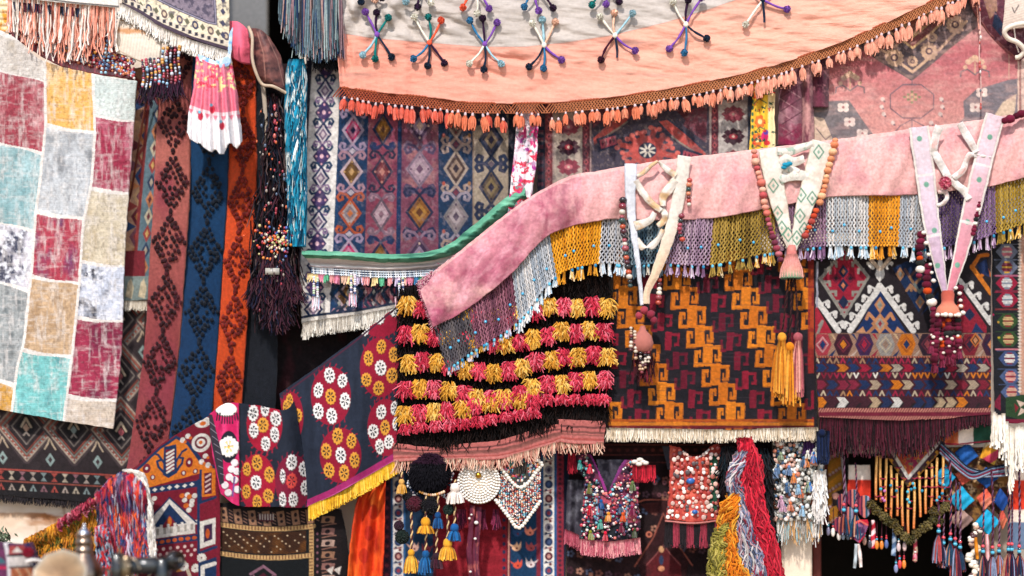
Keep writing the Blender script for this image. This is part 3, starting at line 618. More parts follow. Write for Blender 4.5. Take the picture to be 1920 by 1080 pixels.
# ================= background carpets =================
cx_of = lambda y, x: x + np.clip((300 - y) * .06 * np.clip((800 - x) / 230, 0, 1), -12, 14)
def p_cols(p):
    sh = (300 - p.Y) * .06 * np.clip((800 - p.X) / 230, 0, 1)
    q = p.sub(p.X > 0, p.X - sh, p.Y); nv = '1d3557'
    q.fill('22324a')
    q.rect(540, 0, 574, 700, '2a2c3e'); 
    for y in range(100, 640, 13): q.dia(563, y, 3.2, 4.5, ['b8aeb0', '7c3a4a', '9aa6b4'][y % 3])
    q.rect(575, 0, 632, 700, 'dcd5cf'); q.rect(632, 0, 689, 700, '1d4064'); q.rect(689, 0, 745, 700, '94485c'); q.rect(745, 0, 753, 700, '1c3a60')
    q.rect(753, 0, 822, 700, '8c5062'); q.rect(822, 0, 888, 700, '24405f'); q.rect(886, 0, 889, 700, 'a8907c'); q.rect(889, 0, 953, 700, 'b7a590'); q.rect(953, 0, 970, 700, '1d2433')
    f = q.sub((q.X > 689) & (q.X < 822) & ((q.X < 745) | (q.X > 753)), q.X, q.Y); f.veil('c08a86', .55, .75, 26, 5, a=.6); f.veil('5e2f4a', .55, .75, 30, 8, a=.7)
    def med(cx, cy, rx, ry, o, fl, inner, c, hk, hf=None, hs=22, lw=4.5, flip=0):
        rx *= 1.14; ry *= 1.2; hs *= 1.06; lw *= 1.25
        for sx in (-1, 1):
            for sy in (-1, 1):
                q.horn(cx, cy + sy * -(ry - 4) * 1., sx, sy, hs, lw, hk, hf)
        q.dia(cx, cy, rx, ry, o); q.dia(cx, cy, rx - 6, ry - 7, fl); q.dia(cx, cy, rx * .52, ry * .5, inner); q.dia(cx, cy, rx * .26, ry * .25, c)
        for s in (-1, 1): q.ell(cx + s * rx * .62, cy, 2, 2, c); q.ell(cx, cy + s * ry * .62, 2, 2.4, c)
    for k in range(-1, 7):
        y = 88 + k * 82
        med(603, y, 15, 20, '24365a', 'd5cbcb', '7c6a80', 'c9b8bc', '24405c', None, 18, 3.6)
        q.dia(603, y + 40, 4, 4, 'a88a9c')
        y = 129 + k * 82
        med(603, y, 15, 20, '463862', '463862', '362c56', 'd6a3ae', '8a7290', None, 16, 2.6)
        q.dia(603, y + 2, 8, 10, '54406c'); q.ell(603, y, 3.4, 4, 'e0b8c0')
    k_ = 0
    for k in range(-1, 7):
        y = 88 + k * 78; t = k % 3
        med(660, y, 19, 25, ['c9aeb2', 'b8552f', 'b9a4b4'][t], ['6b4a20', 'b9a8a4', 'c43a6c'][t], ['7d5a26', '8f8084', 'd98aa4'][t], ['c9a06a', 'd07a3c', '34305a'][t], ['b58c98', 'b85a34', 'a994ac'][t], [None, '1d3050', None][t], 23, 3.8)
        q.dia(660, y + 39, 7, 6, 'c9bcc4')
        y = 82 + k * 80
        med(717, y, 18, 26, ['3a3248', '6e5a66', '1f2f50'][t], ['6f2f38', 'c0a0a8', '8a5c22'][t], ['8d4a4c', 'cdb0b6', 'a3722e'][t], ['c98a7c', '9a7480', '6b4420'][t], ['2a2a44', '8f707e', '26365c'][t], [None, 'b08a94', '33406a'][t], 22, 3.6)
        y = 74 + k * 81
        med(787, y, 23, 30, ['8a7484', '2a2f4a', '7a5a6c'][t], ['b598a4', '94602c', '4a3450'][t], ['c6aab2', 'b07f3a', 'a58ea0'][t], ['7a5a70', '6a4020', 'd8b8a8'][t], ['5a4a66', '2a3050', '94788a'][t], [None, '56506c', None][t], 27, 4)
        y = 46 + k * 90
        med(855, y, 21, 30, ['b8a494', '8e8484', 'a58f84'][t], ['57443c', '9c8c8c', '6f5a54'][t], ['a88f7c', 'b8a8a8', 'c0a898'][t], ['3c3038', '5a4a5a', '7a3a40'][t], ['b59c90', 'a89aa4', 'b89a8c'][t], None, 25, 4)
        q.dia(855, y + 45, 6, 7, '7c3c4c'); q.ell(832, y + 28, 3, 4, 'b55a48'); q.ell(880, y + 28, 3, 4, 'a87a50')
        y = 84 + k * 89
        med(921, y, 21, 30, '26324a', ['6b5a48', '3a4468', '4a4a5c'][t], ['8f7a56', '8a7a8c', 'a08a70'][t], '2f2a40', '2c3852', None, 27, 5.5)
        q.dia(921, y + 45, 6, 6, '6f5f68')
    # lower wave border by the fringe
    m = q.sub(q.Y > 520, q.X, q.Y); 
    for k in range(9):
        x = 640 + k * 15; m.line([(x + 8 * math.sin(j * 1.25 + k), 515 + j * 9) for j in range(10)], 5.5, '1c2c40' if k % 2 else '22384f')
        for j in range(4): m.dia(x + 7.5, 528 + j * 20, 3, 6, ['cfc6c0', 'b89a9a', 'a8a49c'][(j + k) % 3])
    bot = [(560, 606), (600, 598), (680, 588), (745, 575)]
    m.line([(x, y - 6) for x, y in bot], 5, '22344c'); m.line([(x, y + 1) for x, y in bot], 9, 'ddd4c8')
    p._mul(np.where(p.X > 634, .74, .92)); p.fill('2e3040', .12 * (p.X > 634)); p.veil('98888c', .55, .85, 7, 5, a=.3); p.veil('3a3444', .55, .85, 6, 15, a=.4); p.mottle(.25, 4, 7); p.mottle(.14, 50, 2)  # columns right of the white one dimmed, their shade put into the colour
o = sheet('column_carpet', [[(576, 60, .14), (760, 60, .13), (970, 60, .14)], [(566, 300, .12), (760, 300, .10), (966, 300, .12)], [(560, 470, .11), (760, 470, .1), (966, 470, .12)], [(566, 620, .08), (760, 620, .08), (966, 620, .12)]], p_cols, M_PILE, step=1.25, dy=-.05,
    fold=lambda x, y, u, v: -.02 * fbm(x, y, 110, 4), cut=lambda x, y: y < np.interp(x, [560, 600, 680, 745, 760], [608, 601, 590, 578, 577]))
tag(o, 'big carpet of white, navy and rose columns with hooked diamonds, centre back', 'carpet')
a = Acc(); n = 700; x = rng.uniform(568, 752, n); y = np.interp(x, [560, 600, 680, 745, 760], [606, 599, 588, 576, 575]); hang(a, W(x, y, .022), rng.uniform(.055, .095, n) , .0042, pick(['e2dacd', 'd2c9bb', 'c2b8aa', 'efe8dc'], n), 4, .1)
hang(a, W(np.full(20, 572) + rng.normal(0, 2, 20), 604, .02), .1, .005, S('ddd4c8'), 4, .06); build('fringe', a, M_YARN, o)

def p_red(p):
    p.fill('3a3038'); q = p
    q.rect(1005, 150, 1022, 400, '242a38')
    for y in range(160, 400, 14): q.rect(1008, y, 1019, y + 7, '5a3440')
    for x0, x1, c in ((1022, 1036, '7a3c40'), (1036, 1039, 'a88e86'), (1039, 1092, 'b3a294'), (1092, 1106, '6c3640'), (1106, 1109, 'a58a84'), (1109, 1332, '4b4450'), (1330, 1334, 'bfa9a0'), (1334, 1347, '6c3440'), (1347, 1402, 'bdb2aa'), (1402, 1420, '3a4656')): q.rect(x0, 150, x1, 400, c)
    for bx, ys in ((1066, (238, 276, 313, 350)), (1375, (177, 214, 256, 297, 336))):
        for k, y in enumerate(ys):
            dk, md = ('43222f', '9c3a46') if k % 2 == (bx < 1100) else ('8c4450', 'c4727a')
            for an in range(8): q.dia(bx + 15 * math.cos(an * .785), y + 11 * math.sin(an * .785), 8, 6, dk)
            q.ell(bx, y, 15, 10, dk); q.ell(bx, y, 8, 5, md); q.ell(bx, y, 2.5, 2.5, 'd8b8a8')
    for x in (1029, 1099, 1340):
        for y in range(160, 400, 16): q.dia(x, y, 5, 7, 'a4565a'); q.dia(x, y, 2, 3, '3a2630')
    sal = 'b5564f'
    for s in (-1, 1):
        m = q.sub(q.X > 0, 1218 + s * (q.X - 1218) * 1., q.Y + (0 if s < 0 else 28))
        m.poly([(1112, 285), (1150, 250), (1185, 225), (1200, 228), (1160, 270), (1128, 290), (1114, 300)], sal)
        m.line([(1112, 285), (1150, 250), (1185, 222)], 4, '3d4252'); m.line([(1122, 292), (1160, 268), (1176, 256)], 3, '8d8478')
        m.poly([(1110, 200), (1140, 205), (1155, 235), (1112, 268)], '74404a'); m.poly([(1140, 200), (1170, 205), (1150, 226)], '5d3038')
        m.poly([(1118, 288), (1160, 275), (1165, 300), (1122, 314)], '2f3548'); m.poly([(1124, 291), (1154, 282), (1157, 298), (1127, 307)], 'a8525c')
        for k in range(4): m.dia(1130 + 7 * k, 297 - 2 * k, 2.5, 6, '5d2c3c')
    c = (1214, 282)
    for an in range(12):
        A = an * math.pi / 6 + .26; r = 42 if an % 3 else 52
        q.line([c, (c[0] + r * math.cos(A), c[1] + r * .78 * math.sin(A))], 10, sal)
        for d in (-.14, .14): q.ell(c[0] + (r + 5) * math.cos(A + d), c[1] + (r + 3) * .78 * math.sin(A + d), 5, 4.5, 'c76a60')
    q.ell(c[0], c[1], 34, 27, sal); q.ell(c[0], c[1], 17, 15, '343a4c')
    for an in range(8): A = an * math.pi / 4 + .39; q.line([c, (c[0] + 14 * math.cos(A), c[1] + 12 * math.sin(A))], 3.4, 'cfc3b4')
    q.ell(c[0], c[1], 3, 3, '343a4c')
    p.veil('5a5058', .48, .75, 8, 5, a=.55); p.veil('a08c84', .6, .85, 5, 25, a=.5); p.mottle(.25, 5, 3); p.mottle(.25, 70, 8)
o = sheet('red_carpet', [[(1004, 120, .15), (1200, 120, .14), (1420, 120, .15)], [(1006, 260, .14), (1200, 260, .13), (1416, 260, .14)], [(1012, 520, .13), (1200, 520, .12), (1416, 520, .13)]], p_red, M_PILE, step=1.3, dy=-.07)
tag(o, 'red and slate medallion carpet with beige flower borders behind the pink shawl', 'carpet')

def p_ros(p):
    p.fill('bd6a6e'); p.fill('d89c90', np.clip((p.Y - 120) / 120, 0, .85)); p.veil('cf9a94', .5, .75, 60, 5, 2, 1, a=.7)
    sl, tan = '59565f', 'caa688'
    q = p
    q.poly([(1500, 192), (1592, 188), (1606, 208), (1618, 226), (1636, 250), (1640, 300), (1500, 300)], '7c7474')
    q.poly([(1505, 215), (1545, 222), (1562, 262), (1550, 290), (1500, 290)], 'd8bda4'); q.line([(1530, 240), (1548, 262), (1560, 252)], 2, '6a5a5c')
    q.poly([(1806, 190), (1830, 168), (1890, 150), (1930, 144), (1930, 290), (1790, 262), (1796, 232), (1808, 220)], '7c7478'); q.poly([(1866, 214), (1880, 192), (1906, 176), (1900, 232), (1870, 236)], 'd9bfa4')
    for x, y in ((1581, 201), (1593, 228), (1617, 250), (1841, 173), (1829, 201)):
        for d in ((-5, -3), (5, -3), (-5, 4), (5, 4)): q.ell(x + d[0], y + d[1], 5.5, 5, 'e8d3c6')
        q.ell(x, y, 2.5, 2.5, 'a86a68')
    V = [(1590, 70), (1625, 100), (1660, 122), (1710, 152), (1760, 110), (1800, 72), (1832, 50), (1832, -40), (1590, -40)]
    q.poly(V, '54494c'); q.line([(1596, 80), (1650, 112), (1710, 148), (1762, 104), (1830, 50)], 4, '6b5a54')
    q.poly([(1640, 40), (1680, 62), (1711, 92), (1748, 62), (1790, 18), (1790, -40), (1640, -40)], '71302f'); q.line([(1650, 50), (1682, 68), (1711, 90), (1746, 62), (1786, 22)], 4, 'd0ab7c')
    q.poly([(1660, 20), (1690, 54), (1711, 72), (1742, 46), (1770, 10)], 'c8a878'); q.poly([(1690, 30), (1711, 62), (1732, 34), (1711, 14)], '6e2f30'); q.dia(1711, 40, 8, 11, 'a8604c')
    q.line([(1618, 72), (1660, 98), (1711, 135), (1762, 92), (1812, 40)], 5, tan)
    for x, y, r in ((1677, 108, 18), (1742, 96, 17), (1791, 46, 18), (1637, 78, 17), (1711, 115, 11), (1676, 82, 9), (1748, 70, 9)): q.daisy(x, y, r, tan, 'b5604c', 6, None); q.ell(x, y, r * .4, r * .4, '5c4448'); q.ell(x, y, r * .2, r * .2, tan)
    for cx, cy, g in ((1594, 148, 1), (1828, 118, 1)):
        for dx, dy in ((0, -10), (-12, -2), (12, -2), (-6, -6), (6, -6)): q.ell(cx + dx, cy + dy, 6, 5, 'dcb596')
        q.line([(cx, cy), (cx, cy + 22)], 3, 'cfa284')
        for s in (-1, 1): q.line([(cx, cy + 22), (cx + s * 14, cy + 12), (cx + s * 26, cy + 16), (cx + s * 27, cy + 26)], 2.6, '716468'); q.ell(cx + s * 18, cy + 8, 4, 4, 'd7ad90')
    oc = [(1710 + 44 * math.cos(t), 190 + 34 * math.sin(t)) for t in np.arange(8) * math.pi / 4 + math.pi / 8]
    q.line(oc, 2.2, '74616a', True); q.line([(1710, 150), (1710, 158)], 2, '74616a'); q.line([(1710, 224), (1710, 260)], 2, '74616a')
    for dx in (-14, -7, 0, 7, 14):
        for dy in (-10, -5, 0, 5, 10):
            if abs(dx) / 14 + abs(dy) / 10 < 1.25: q.ell(1710 + dx, 182 + dy, 3, 2.4, 'd8b48c' if (dx + dy) % 2 else '8f8a68')
    for s in (-1, 1):
        for k, (dx, dy) in enumerate(((55, -6), (57, 8), (53, 22), (36, 38))): q.ell(1710 + s * dx, 192 + dy, 4, 4, 'dfc6ba'); q.ell(1710 + s * dx + 3, 192 + dy + 4, 2, 2, '6c5a62')
        q.line([(1710, 224), (1710 + s * 22, 236), (1710 + s * 34, 250)], 2, '74616a')
    q.rect(1908, 70, 1911, 300, 'd9b8a4'); q.rect(1911, 70, 1915, 300, '9a6a62'); q.rect(1915, 70, 1990, 300, 'd6b8a8'); q.line([(1892, 60), (1892, 148)], 2, 'd0a890')
    q.poly([(1505, 60), (1570, 60), (1545, 150), (1530, 190), (1505, 190)], '7e3a4c', .7)
    p.fill('8c7c7c', .16); p.veil('d8b0a4', .5, .9, 8, 5, 3, 1, a=.5); p.veil('7c6468', .55, .8, 10, 15, 2, 1, a=.35); p.mottle(.2, 4, 3); p.mottle(.14, 60, 8)
o = sheet('rose_carpet', [[(1520, -40, .16), (1720, -40, .15), (1990, -40, .16)], [(1524, 120, .15), (1720, 120, .13), (1990, 120, .15)], [(1528, 320, .14), (1720, 320, .12), (1990, 320, .13)]], p_ros, M_PILE, step=1.35, dy=-.10, fold=lambda x, y, u, v: -.015 * fbm(x, y, 130, 4))
tag(o, 'faded rose carpet with dark V medallion and cream flowers, upper right', 'carpet')

# rolled carpets, scarves
def roll(name, x0, x1, y0, y1, paint, label, dep=.05):
    def f(x, y, u, v): return -dep * np.sin(np.clip(u, 0, 1) * np.pi)
    o = sheet(name, [[(x0, y0, .1), (x1, y0, .1)], [(x0 - 3, y1, .09), (x1 - 2, y1, .09)]], paint, M_PILE, fold=f, thick=.02, dy=-.07); tag(o, label, 'rolled carpet')
def p_r1(p):
    p.fill('7a4654'); p.veil('b08088', .45, .7, 18, 3, 1, 2)
    for k in range(8): p.line([(1458, 130 + k * 26), (1506, 160 + k * 26)], 2, 'a87c80'); p.line([(1506, 130 + k * 26), (1458, 160 + k * 26)], 2, '5c2c3c')
    m = p.sub(p.Y > 232, p.X, p.Y); m.veil('8c2048', .3, .6, 14, 6)
    p.mottle(.25, 5, 4)
roll('rolled_carpet', 1462, 1508, 110, 272, p_r1, 'upright maroon carpet roll with criss cross weave right of yellow scarf', .07)
def p_r2(p): p.fill('c7938e'); p.veil('7a4450', .5, .7, 12, 5, 1, 3); p.mottle(.2, 5, 3)
roll('rolled_carpet', 1505, 1528, 100, 272, p_r2, 'thin pale pink carpet roll beside the rose medallion carpet', .05)
def p_r3(p): p.fill('74394a'); p.veil('4a2030', .5, .7, 16, 5, 1, 2); p.veil('a06a70', .6, .8, 8, 9); p.mottle(.2, 5, 3)
roll('rolled_carpet', 1524, 1556, 70, 200, p_r3, 'short dark wine carpet roll tucked under peach fringe', .05)
def p_sc1(p):
    p.fill('efdfe0'); p.veil('c93a78', .56, .6, 13, 4, 1, 1.6); p.veil('a83a8c', .6, .64, 10, 14, 1, 1.4); p.veil('d03c54', .62, .66, 11, 24); p.veil('b8a8b8', .6, .7, 9, 34, a=.6); p.veil('7f8a8c', .68, .7, 8, 44)
fs = lambda k, am: (lambda x, y, u, v: -am * np.sin(u * k + 2 * v) - am * np.sin(u * 3.1))
o = sheet('floral_scarf', [[(972, 205, .03), (1010, 205, .03)], [(962, 300, -.03), (1006, 300, -.03)], [(950, 418, -.11), (992, 406, -.11)]], p_sc1, M_SATIN, fold=fs(14, .012), thick=.01); tag(o, 'white scarf with magenta flowers hanging between the two big background carpets', 'scarf')
def p_sc2(p):
    p.fill('f0c441'); p.rect(1440, 130, 1460, 300, 'f2d9a8')
    for cx, cy in ((1423, 175), (1425, 228), (1440, 150), (1420, 262)):
        for A in range(6): p.ell(cx + 6 * math.cos(A), cy + 8 * math.sin(A), 4.5, 5, 'e07838')
        p.ell(cx, cy, 4, 5, 'f6e0a0'); p.line([(cx - 10, cy + 20), (cx, cy + 10), (cx + 14, cy + 18)], 2, '2f6a4c')
    p.ell(1434, 256, 7, 10, 'd0306c'); p.ell(1436, 248, 5, 5, '6a4aa8'); p.ell(1438, 268, 6, 5, 'c22c40'); p.veil('2a5a48', .66, .69, 8, 4); p.veil('d0403c', .68, .7, 7, 9)
    for y in range(130, 300, 12): p.ell(1411, y, 2.5, 4, '3f6a50' if y % 24 else 'd8642c')
o = sheet('yellow_scarf', [[(1414, 130, .06), (1458, 130, .06)], [(1410, 200, .05), (1452, 200, .05)], [(1404, 300, .03), (1456, 300, .03)]], p_sc2, M_SATIN, fold=fs(13, .012), thick=.01, dy=-.05); tag(o, 'yellow floral scarf hanging beside the red carpet under the peach fringe', 'scarf')

# upper right folded pieces
def p_fold(p):
    p.fill('7c4452'); q = p
    q.line([(1815, 0), (1850, 60), (1880, 90), (1915, 120)], 7, 'b57474'); q.poly([(1838, -20), (1868, -20), (1870, 20), (1856, 36)], 'c79a84'); q.poly([(1866, 20), (1884, 50), (1878, 70), (1860, 48)], '33405c')
    p.veil('5a3048', .55, .7, 14, 4); p.veil('b0848c', .6, .75, 8, 8); p.mottle(.25, 5, 4)
o = sheet('folded_kilim', [[(1812, -30, .02), (1860, -30, -.03), (1925, -30, .0)], [(1826, 20, .02), (1870, 14, -.05), (1925, 20, .0)], [(1868, 78, .03), (1896, 78, -.02), (1930, 70, .02)], [(1900, 112, .05), (1908, 114, .03), (1930, 116, .05)]], p_fold, M_RUG, thick=.03); tag(o, 'folded maroon and navy kilim corner hanging at upper right', 'kilim')
def p_kn(p): p.fill('e2cfc0'); p._mul(1 - .16 * (np.sin((p.Y + .3 * p.X) * 1.3) > .2)); p.line([(1898, 14), (1902, 24), (1910, 10)], 2, '5a5050'); p.mottle(.15, 5, 3)
kb = thing('knitted_bag', 'cream knitted bag with a thick pale rolled rim at the upper right edge', 'bag', W(1905, 100, -.03))
sheet('knit_body', [[(1888, -30, -.05), (1960, -30, -.08)], [(1883, 20, -.05), (1960, 16, -.1)], [(1880, 56, -.04), (1960, 46, -.08)]], p_kn, M_CLOTH, kb, thick=.02)
a = Acc(); tubes(a, cordpath([(1960, 40, -.1), (1906, 46, -.1), (1884, 58, -.08), (1890, 72, -.06), (1908, 80, -.05), (1920, 94, -.03), (1912, 106, -.01), (1904, 108, 0)], 40), .014, S('f2e4d4'), 7); build('rolled_rim', a, M_CLOTH, kb)
a = Acc(); tubes(a, cordpath([(1900, 42, -.07), (1905, 80, -.05), (1910, 98, -.02)], 12), .004, S('efe4da'), 5); build('tie_string', a, M_YARN, kb)
bs = thing('bead_string', 'thin pink thread with small beads dangling before the rose carpet', 'string', W(1838, 215, .0))
a = Acc(); tubes(a, cordpath([(1836, 5, -.02), (1838, 60, -.02), (1836, 100, -.02), (1839, 150, -.01), (1839, 205, 0)], 24), .004, S('d8b0a8'), 5); tubes(a, cordpath([(1832, 12, -.02), (1834, 40, -.02), (1836, 55, -.02)], 8), .004, S('e0a08c'), 5); build('thread', a, M_YARN, bs)
a = Acc(); ys = np.array([18, 62, 70, 80, 118, 124, 135, 170, 196, 202]); balls(a, W(1838 + np.sin(ys), ys, -.025), rng.uniform(.006, .010, 10), pick(['e8d8d0', 'c05a50', '8c3a44', '6a707c', 'e8c0b0'], 10), (.8, .8, 1.4), 8, 6); build('beads', a, M_BEAD, bs)

# green edged cloth draped across the column carpet
ga = thing('green_edged_cloth', 'white cloth with green ruffled top edge and bobble fringe slung below the carpet', 'cloth', W(740, 520, 0))
TE = [(566, 470), (640, 472), (720, 476), (790, 474), (840, 458), (890, 420), (930, 385), (955, 366), (985, 350)]
GB = [(572, 484), (640, 486), (720, 492), (790, 490), (850, 476), (900, 446), (940, 410), (965, 392), (990, 376)]
WB = [(584, 500), (640, 504), (720, 508), (790, 506), (850, 500), (900, 480), (940, 452), (965, 440), (990, 430)]
def p_gr(p):
    p.fill('68a689'); p.fill('347258', (np.abs(p.V - .62 - .1 * np.sin(p.U * 30)) < .09) * (np.sin(p.U * 95) > -.2) * .75); p.mottle(.15, 12, 3, 3, 1); p.veil('2f6a58', .55, .7, 18, 7, 4, .5, a=.8); p.veil('8cc8a8', .6, .75, 20, 9, 4, .5, a=.7)
def gf(x, y, u, v): return -.02 * np.sin(v * 3.14) - .022 * fbm(x, y * 5, 34, 4) - .008 * np.sin(u * 70 + 4 * np.sin(u * 13)) * v
sheet('green_edge', [[(x, y, -.05) for x, y in TE], [(x, (y + yb_) / 2, -.085) for (x, y), (_, yb_) in zip(TE, GB)], [(x, y, -.05) for x, y in GB]], p_gr, M_SATIN, ga, fold=gf, thick=.02)
def p_wh(p): p.fill('e3d9d3'); p.fill('c9a8a0', .7 * np.exp(-((p.V - .55) / .12) ** 2)); p.fill('b5a8b4', .5 * (p.V > .8)); p.mottle(.1, 14, 3, 4, 1)
sheet('white_body', [[(x, y - 3, -.045) for x, y in GB], [(x, y, -.05) for x, y in WB]], p_wh, M_CLOTH, ga, fold=lambda x, y, u, v: -.014 * np.sin(v * 9 + u * 5), thick=.01)
a = Acc(); n = 130; tt = np.linspace(0, 1, n); wb = curve(WB, n)
for k in range(3):
    tubes(a, W(wb[:, 0], wb[:, 1] + 2 + k * 4.5, -.05), .0035, S('dfe4e8'), 4)
st = W(wb[:, 0], wb[:, 1], -.05); en = W(wb[:, 0] + 1, wb[:, 1] + 14, -.05); tubes(a, np.stack([st, en], 1), .0038, pick(['e8e6e8', 'b8c4d0', '5a6a84'], n), 4); build('net_band', a, M_YARN, ga)
a = Acc(); n = 46; wb = curve(WB, n)[:40]; n = 40
cs = pick(['f0c8b0', 'e8e0e0', '4a8ab4', 'f2a8a8', 'f4d8a0', '6ab890', 'd8c8e0', 'e890a8'], n)
for k in range(n):
    m = 12; hang(a, W(wb[k, 0] + rng.normal(0, 2.5, m), wb[k, 1] + 13, -.055), rng.uniform(.03, .05, m), .0055, cs[k][None] * rng.uniform(.85, 1.1, (m, 1)), 4, .15)
build('bobble_fringe', a, M_YARN, ga)
for k, (x, y) in enumerate(((592, 520), (662, 514), (752, 520))):
    a = Acc(); n = 18; yy = np.linspace(y, y + 36, n); balls(a, W(x + (np.arange(n) % 2 - .5) * 7, yy, -.06), .0085, pick(['dfe6ee', 'e8d8e0', '5a6a90', 'cfe0c0'], n), (1, 1, .9), 7, 5)
    m = 30; hang(a, W(x + rng.normal(0, 3, m), y + 36, -.06), rng.uniform(.05, .08, m), .0055, pick(['f0c8d0', 'e8e4e8', 'd8a8b8', 'b8c8d8'], m), 4, .12); build('bead_pendant', a, M_YARN, ga)
# ================= peach canopy cloth =================
cp = thing('peach_canopy_cloth', 'peach and grey cloth with wool pompom stars and orange tassel fringe across the top', 'cloth', W(1000, 190, -.1))
HB = [(638, 163), (700, 172), (800, 182), (880, 193), (960, 194), (1040, 193), (1150, 183), (1280, 162), (1400, 137), (1500, 107), (1600, 70), (1700, 24), (1800, -24), (1860, -56)]
BD = [(635, 62), (700, 72), (800, 80), (900, 88), (985, 88), (1060, 80), (1150, 66), (1250, 42), (1340, 14), (1420, -14), (1520, -50), (1620, -80), (1720, -110), (1800, -140)]
hb = lambda x: np.interp(x, *zip(*HB)); bd = lambda x: np.interp(x, *zip(*BD))
def p_can(p):
    b = bd(p.X); p.fill('c8bdb4'); p.mottle(.1, 30, 5, 3, 1)
    s = np.clip(p.Y - b + .5, 0, 1); p.fill('eca894', s)
    p.fill('f3b8a0', s * .6 * np.clip((p.X - 900) / 500, 0, 1)); p.fill('e8947e', s * .4 * np.clip((1000 - p.X) / 400, 0, 1))
    p.mottle(.07, 60, 8, 1, 1); p._mul(1 + .05 * np.sin((p.Y - hb(p.X)) * 1.9 + 3 * fbm(p.X, p.Y, 40, 3)))
    p.veil('8a7f78', .62, .8, 26, 33, 5, .6, a=.35 * 1.)  # grey streaks paint the shade of wrinkles into the cloth colour
    p.line([(x, bd(x)) for x in range(630, 1440, 12)], 1.6, 'b08474', a=.6)
def cf(x, y, u, v):
    e = np.exp(-((x - 690) / 110) ** 2); c = np.exp(-((x - 920) / 90) ** 2)
    f = -.028 * np.sin((x + .9 * y) * .085 + 1.5 * fbm(x, y, 60, 5)) * e * np.clip((95 - y) / 60, .12, 1)
    f += -.0035 * np.sin((y - .25 * (x - 900)) * .19 + 2 * fbm(x, y, 70, 9)) * np.clip((150 - y) / 60, .15, 1) * np.clip((x - 690) / 100, 0, 1)
    f += -.008 * np.sin(x * .06 + 3 * fbm(x, y, 120, 2)) - .02 * fbm(x, y * 2.5, 60, 6)
    f += -.013 * fbm(x * .22 + .1 * y, y - .12 * (x - 900) * (x < 1300), 9, 41, 3) * np.clip((170 - y) / 60, .5, 1)
    for (x0, y0), (x1, y1), wd in (((640, -10), (672, 62), 5), ((664, -10), (705, 70), 5), ((690, -12), (745, 72), 6), ((712, -5), (790, 78), 6), ((750, 0), (850, 80), 7), ((800, 20), (950, 88), 7), ((652, 70), (660, 150), 6), ((640, 90), (644, 155), 5), ((880, 100), (1010, 118), 6), ((870, 118), (960, 150), 6)):
        tt = np.clip(((x - x0) * (x1 - x0) + (y - y0) * (y1 - y0)) / ((x1 - x0) ** 2 + (y1 - y0) ** 2), 0, 1); d = np.hypot(x - x0 - tt * (x1 - x0), y - y0 - tt * (y1 - y0)); f += .022 * np.exp(-(d / wd) ** 2) * np.sin(np.clip(tt, .05, .95) * 3.14)
    return f - .004 * np.sin(x * .25) * e
cols = [638, 700, 800, 900, 1000, 1100, 1200, 1300, 1400, 1500, 1600, 1700, 1790, 1850]
sheet('cloth_panel', [[(x - 6 * (x < 640), -70 if x < 1500 else -90 - .5 * (x - 1500), -.02) for x in cols], [(x - 7 * (x < 640), (hb(x) - 60) * .5, -.05) for x in cols], [(x - (x < 640), hb(x), -.055) for x in cols]], p_can, M_CLOTH, cp, step=1.6, fold=cf, thick=.006)
def gap(x): return ((x > 926) & (x < 933)) | ((x > 952) & (x < 962)) | ((x > 1016) & (x < 1032))
a = Acc(); n = 215; x = np.linspace(640, 1846, n)
for s in (-1, 1):
    xx = x + s * 0.
    y0 = hb(xx) - 2; p_ = np.stack([W(xx + s * k * 3.2, hb(xx + s * k * 3.2) - 2 + k * 4.2, -.062 - .004 * ((k + (s > 0)) % 2)) for k in range(6)], 1)
    ok = ~gap(x); tubes(a, p_[ok], .0036, np.stack([mixc('a8553c', 'c08058', float(np.clip((v - 700) / 500, 0, 1))) for v in x[ok]]) * rng.uniform(.85, 1.1, (ok.sum(), 1)), 4)
sx = np.linspace(638, 1846, 500); tubes(a, W(sx, hb(sx), -.064), .006, S('a85c40'), 5)
build('net_fringe', a, M_YARN, cp)
# tassels: four shared meshes, one object each
tm = []
for k, (c1, c2) in enumerate((('d8634f', 'e07a68'), ('de8462', 'd87a58'), ('e6997a', 'e08e70'), ('eaa88e', 'e49c84'))):
    for q in range(2):
        acc = Acc(); n = 16
        balls(acc, [(0, 0, -.006)], .010, S('d8c0c0'), (.8, .8, 1.2), 8, 6)
        prof = [(.006, -.012), (.015, -.026), (.0185, -.044), (.0175, -.06), (.008, -.068)] ; lathe(acc, (0, 0, 0), prof, S(c1), 9)
        an = rng.uniform(0, 6.28, 22); ca = np.cos(an); sa = np.sin(an); r_ = rng.uniform(.9, 1.15, 22)
        pp = np.stack([np.stack([ca * w_ * r_, sa * w_ * r_, np.full(22, z)], -1) for w_, z in ((.006, -.012), (.016, -.028), (.0185, -.048), (.014, -.07))], 1); pp[:, -1, 2] -= rng.uniform(0, .014, 22)
        tubes(acc, pp, .003, np.array([S(c1), S(c2)])[rng.integers(0, 2, 22)] * rng.uniform(.85, 1.15, (22, 1)), 3)
        o = build('tassel', acc, M_YARN, loc=np.zeros(3)); me = o.data; bpy.data.objects.remove(o); tm.append(me)
x = 646.
tx = []
while x < 1838:
    tx.append(x); x += rng.choice([8.5, 10, 11.5, 13, 18]) * 1.05
tx = np.array(tx); tx = tx[~gap(tx)][:99]; tx = np.append(tx, 943)
o0 = np.array(cp.location)
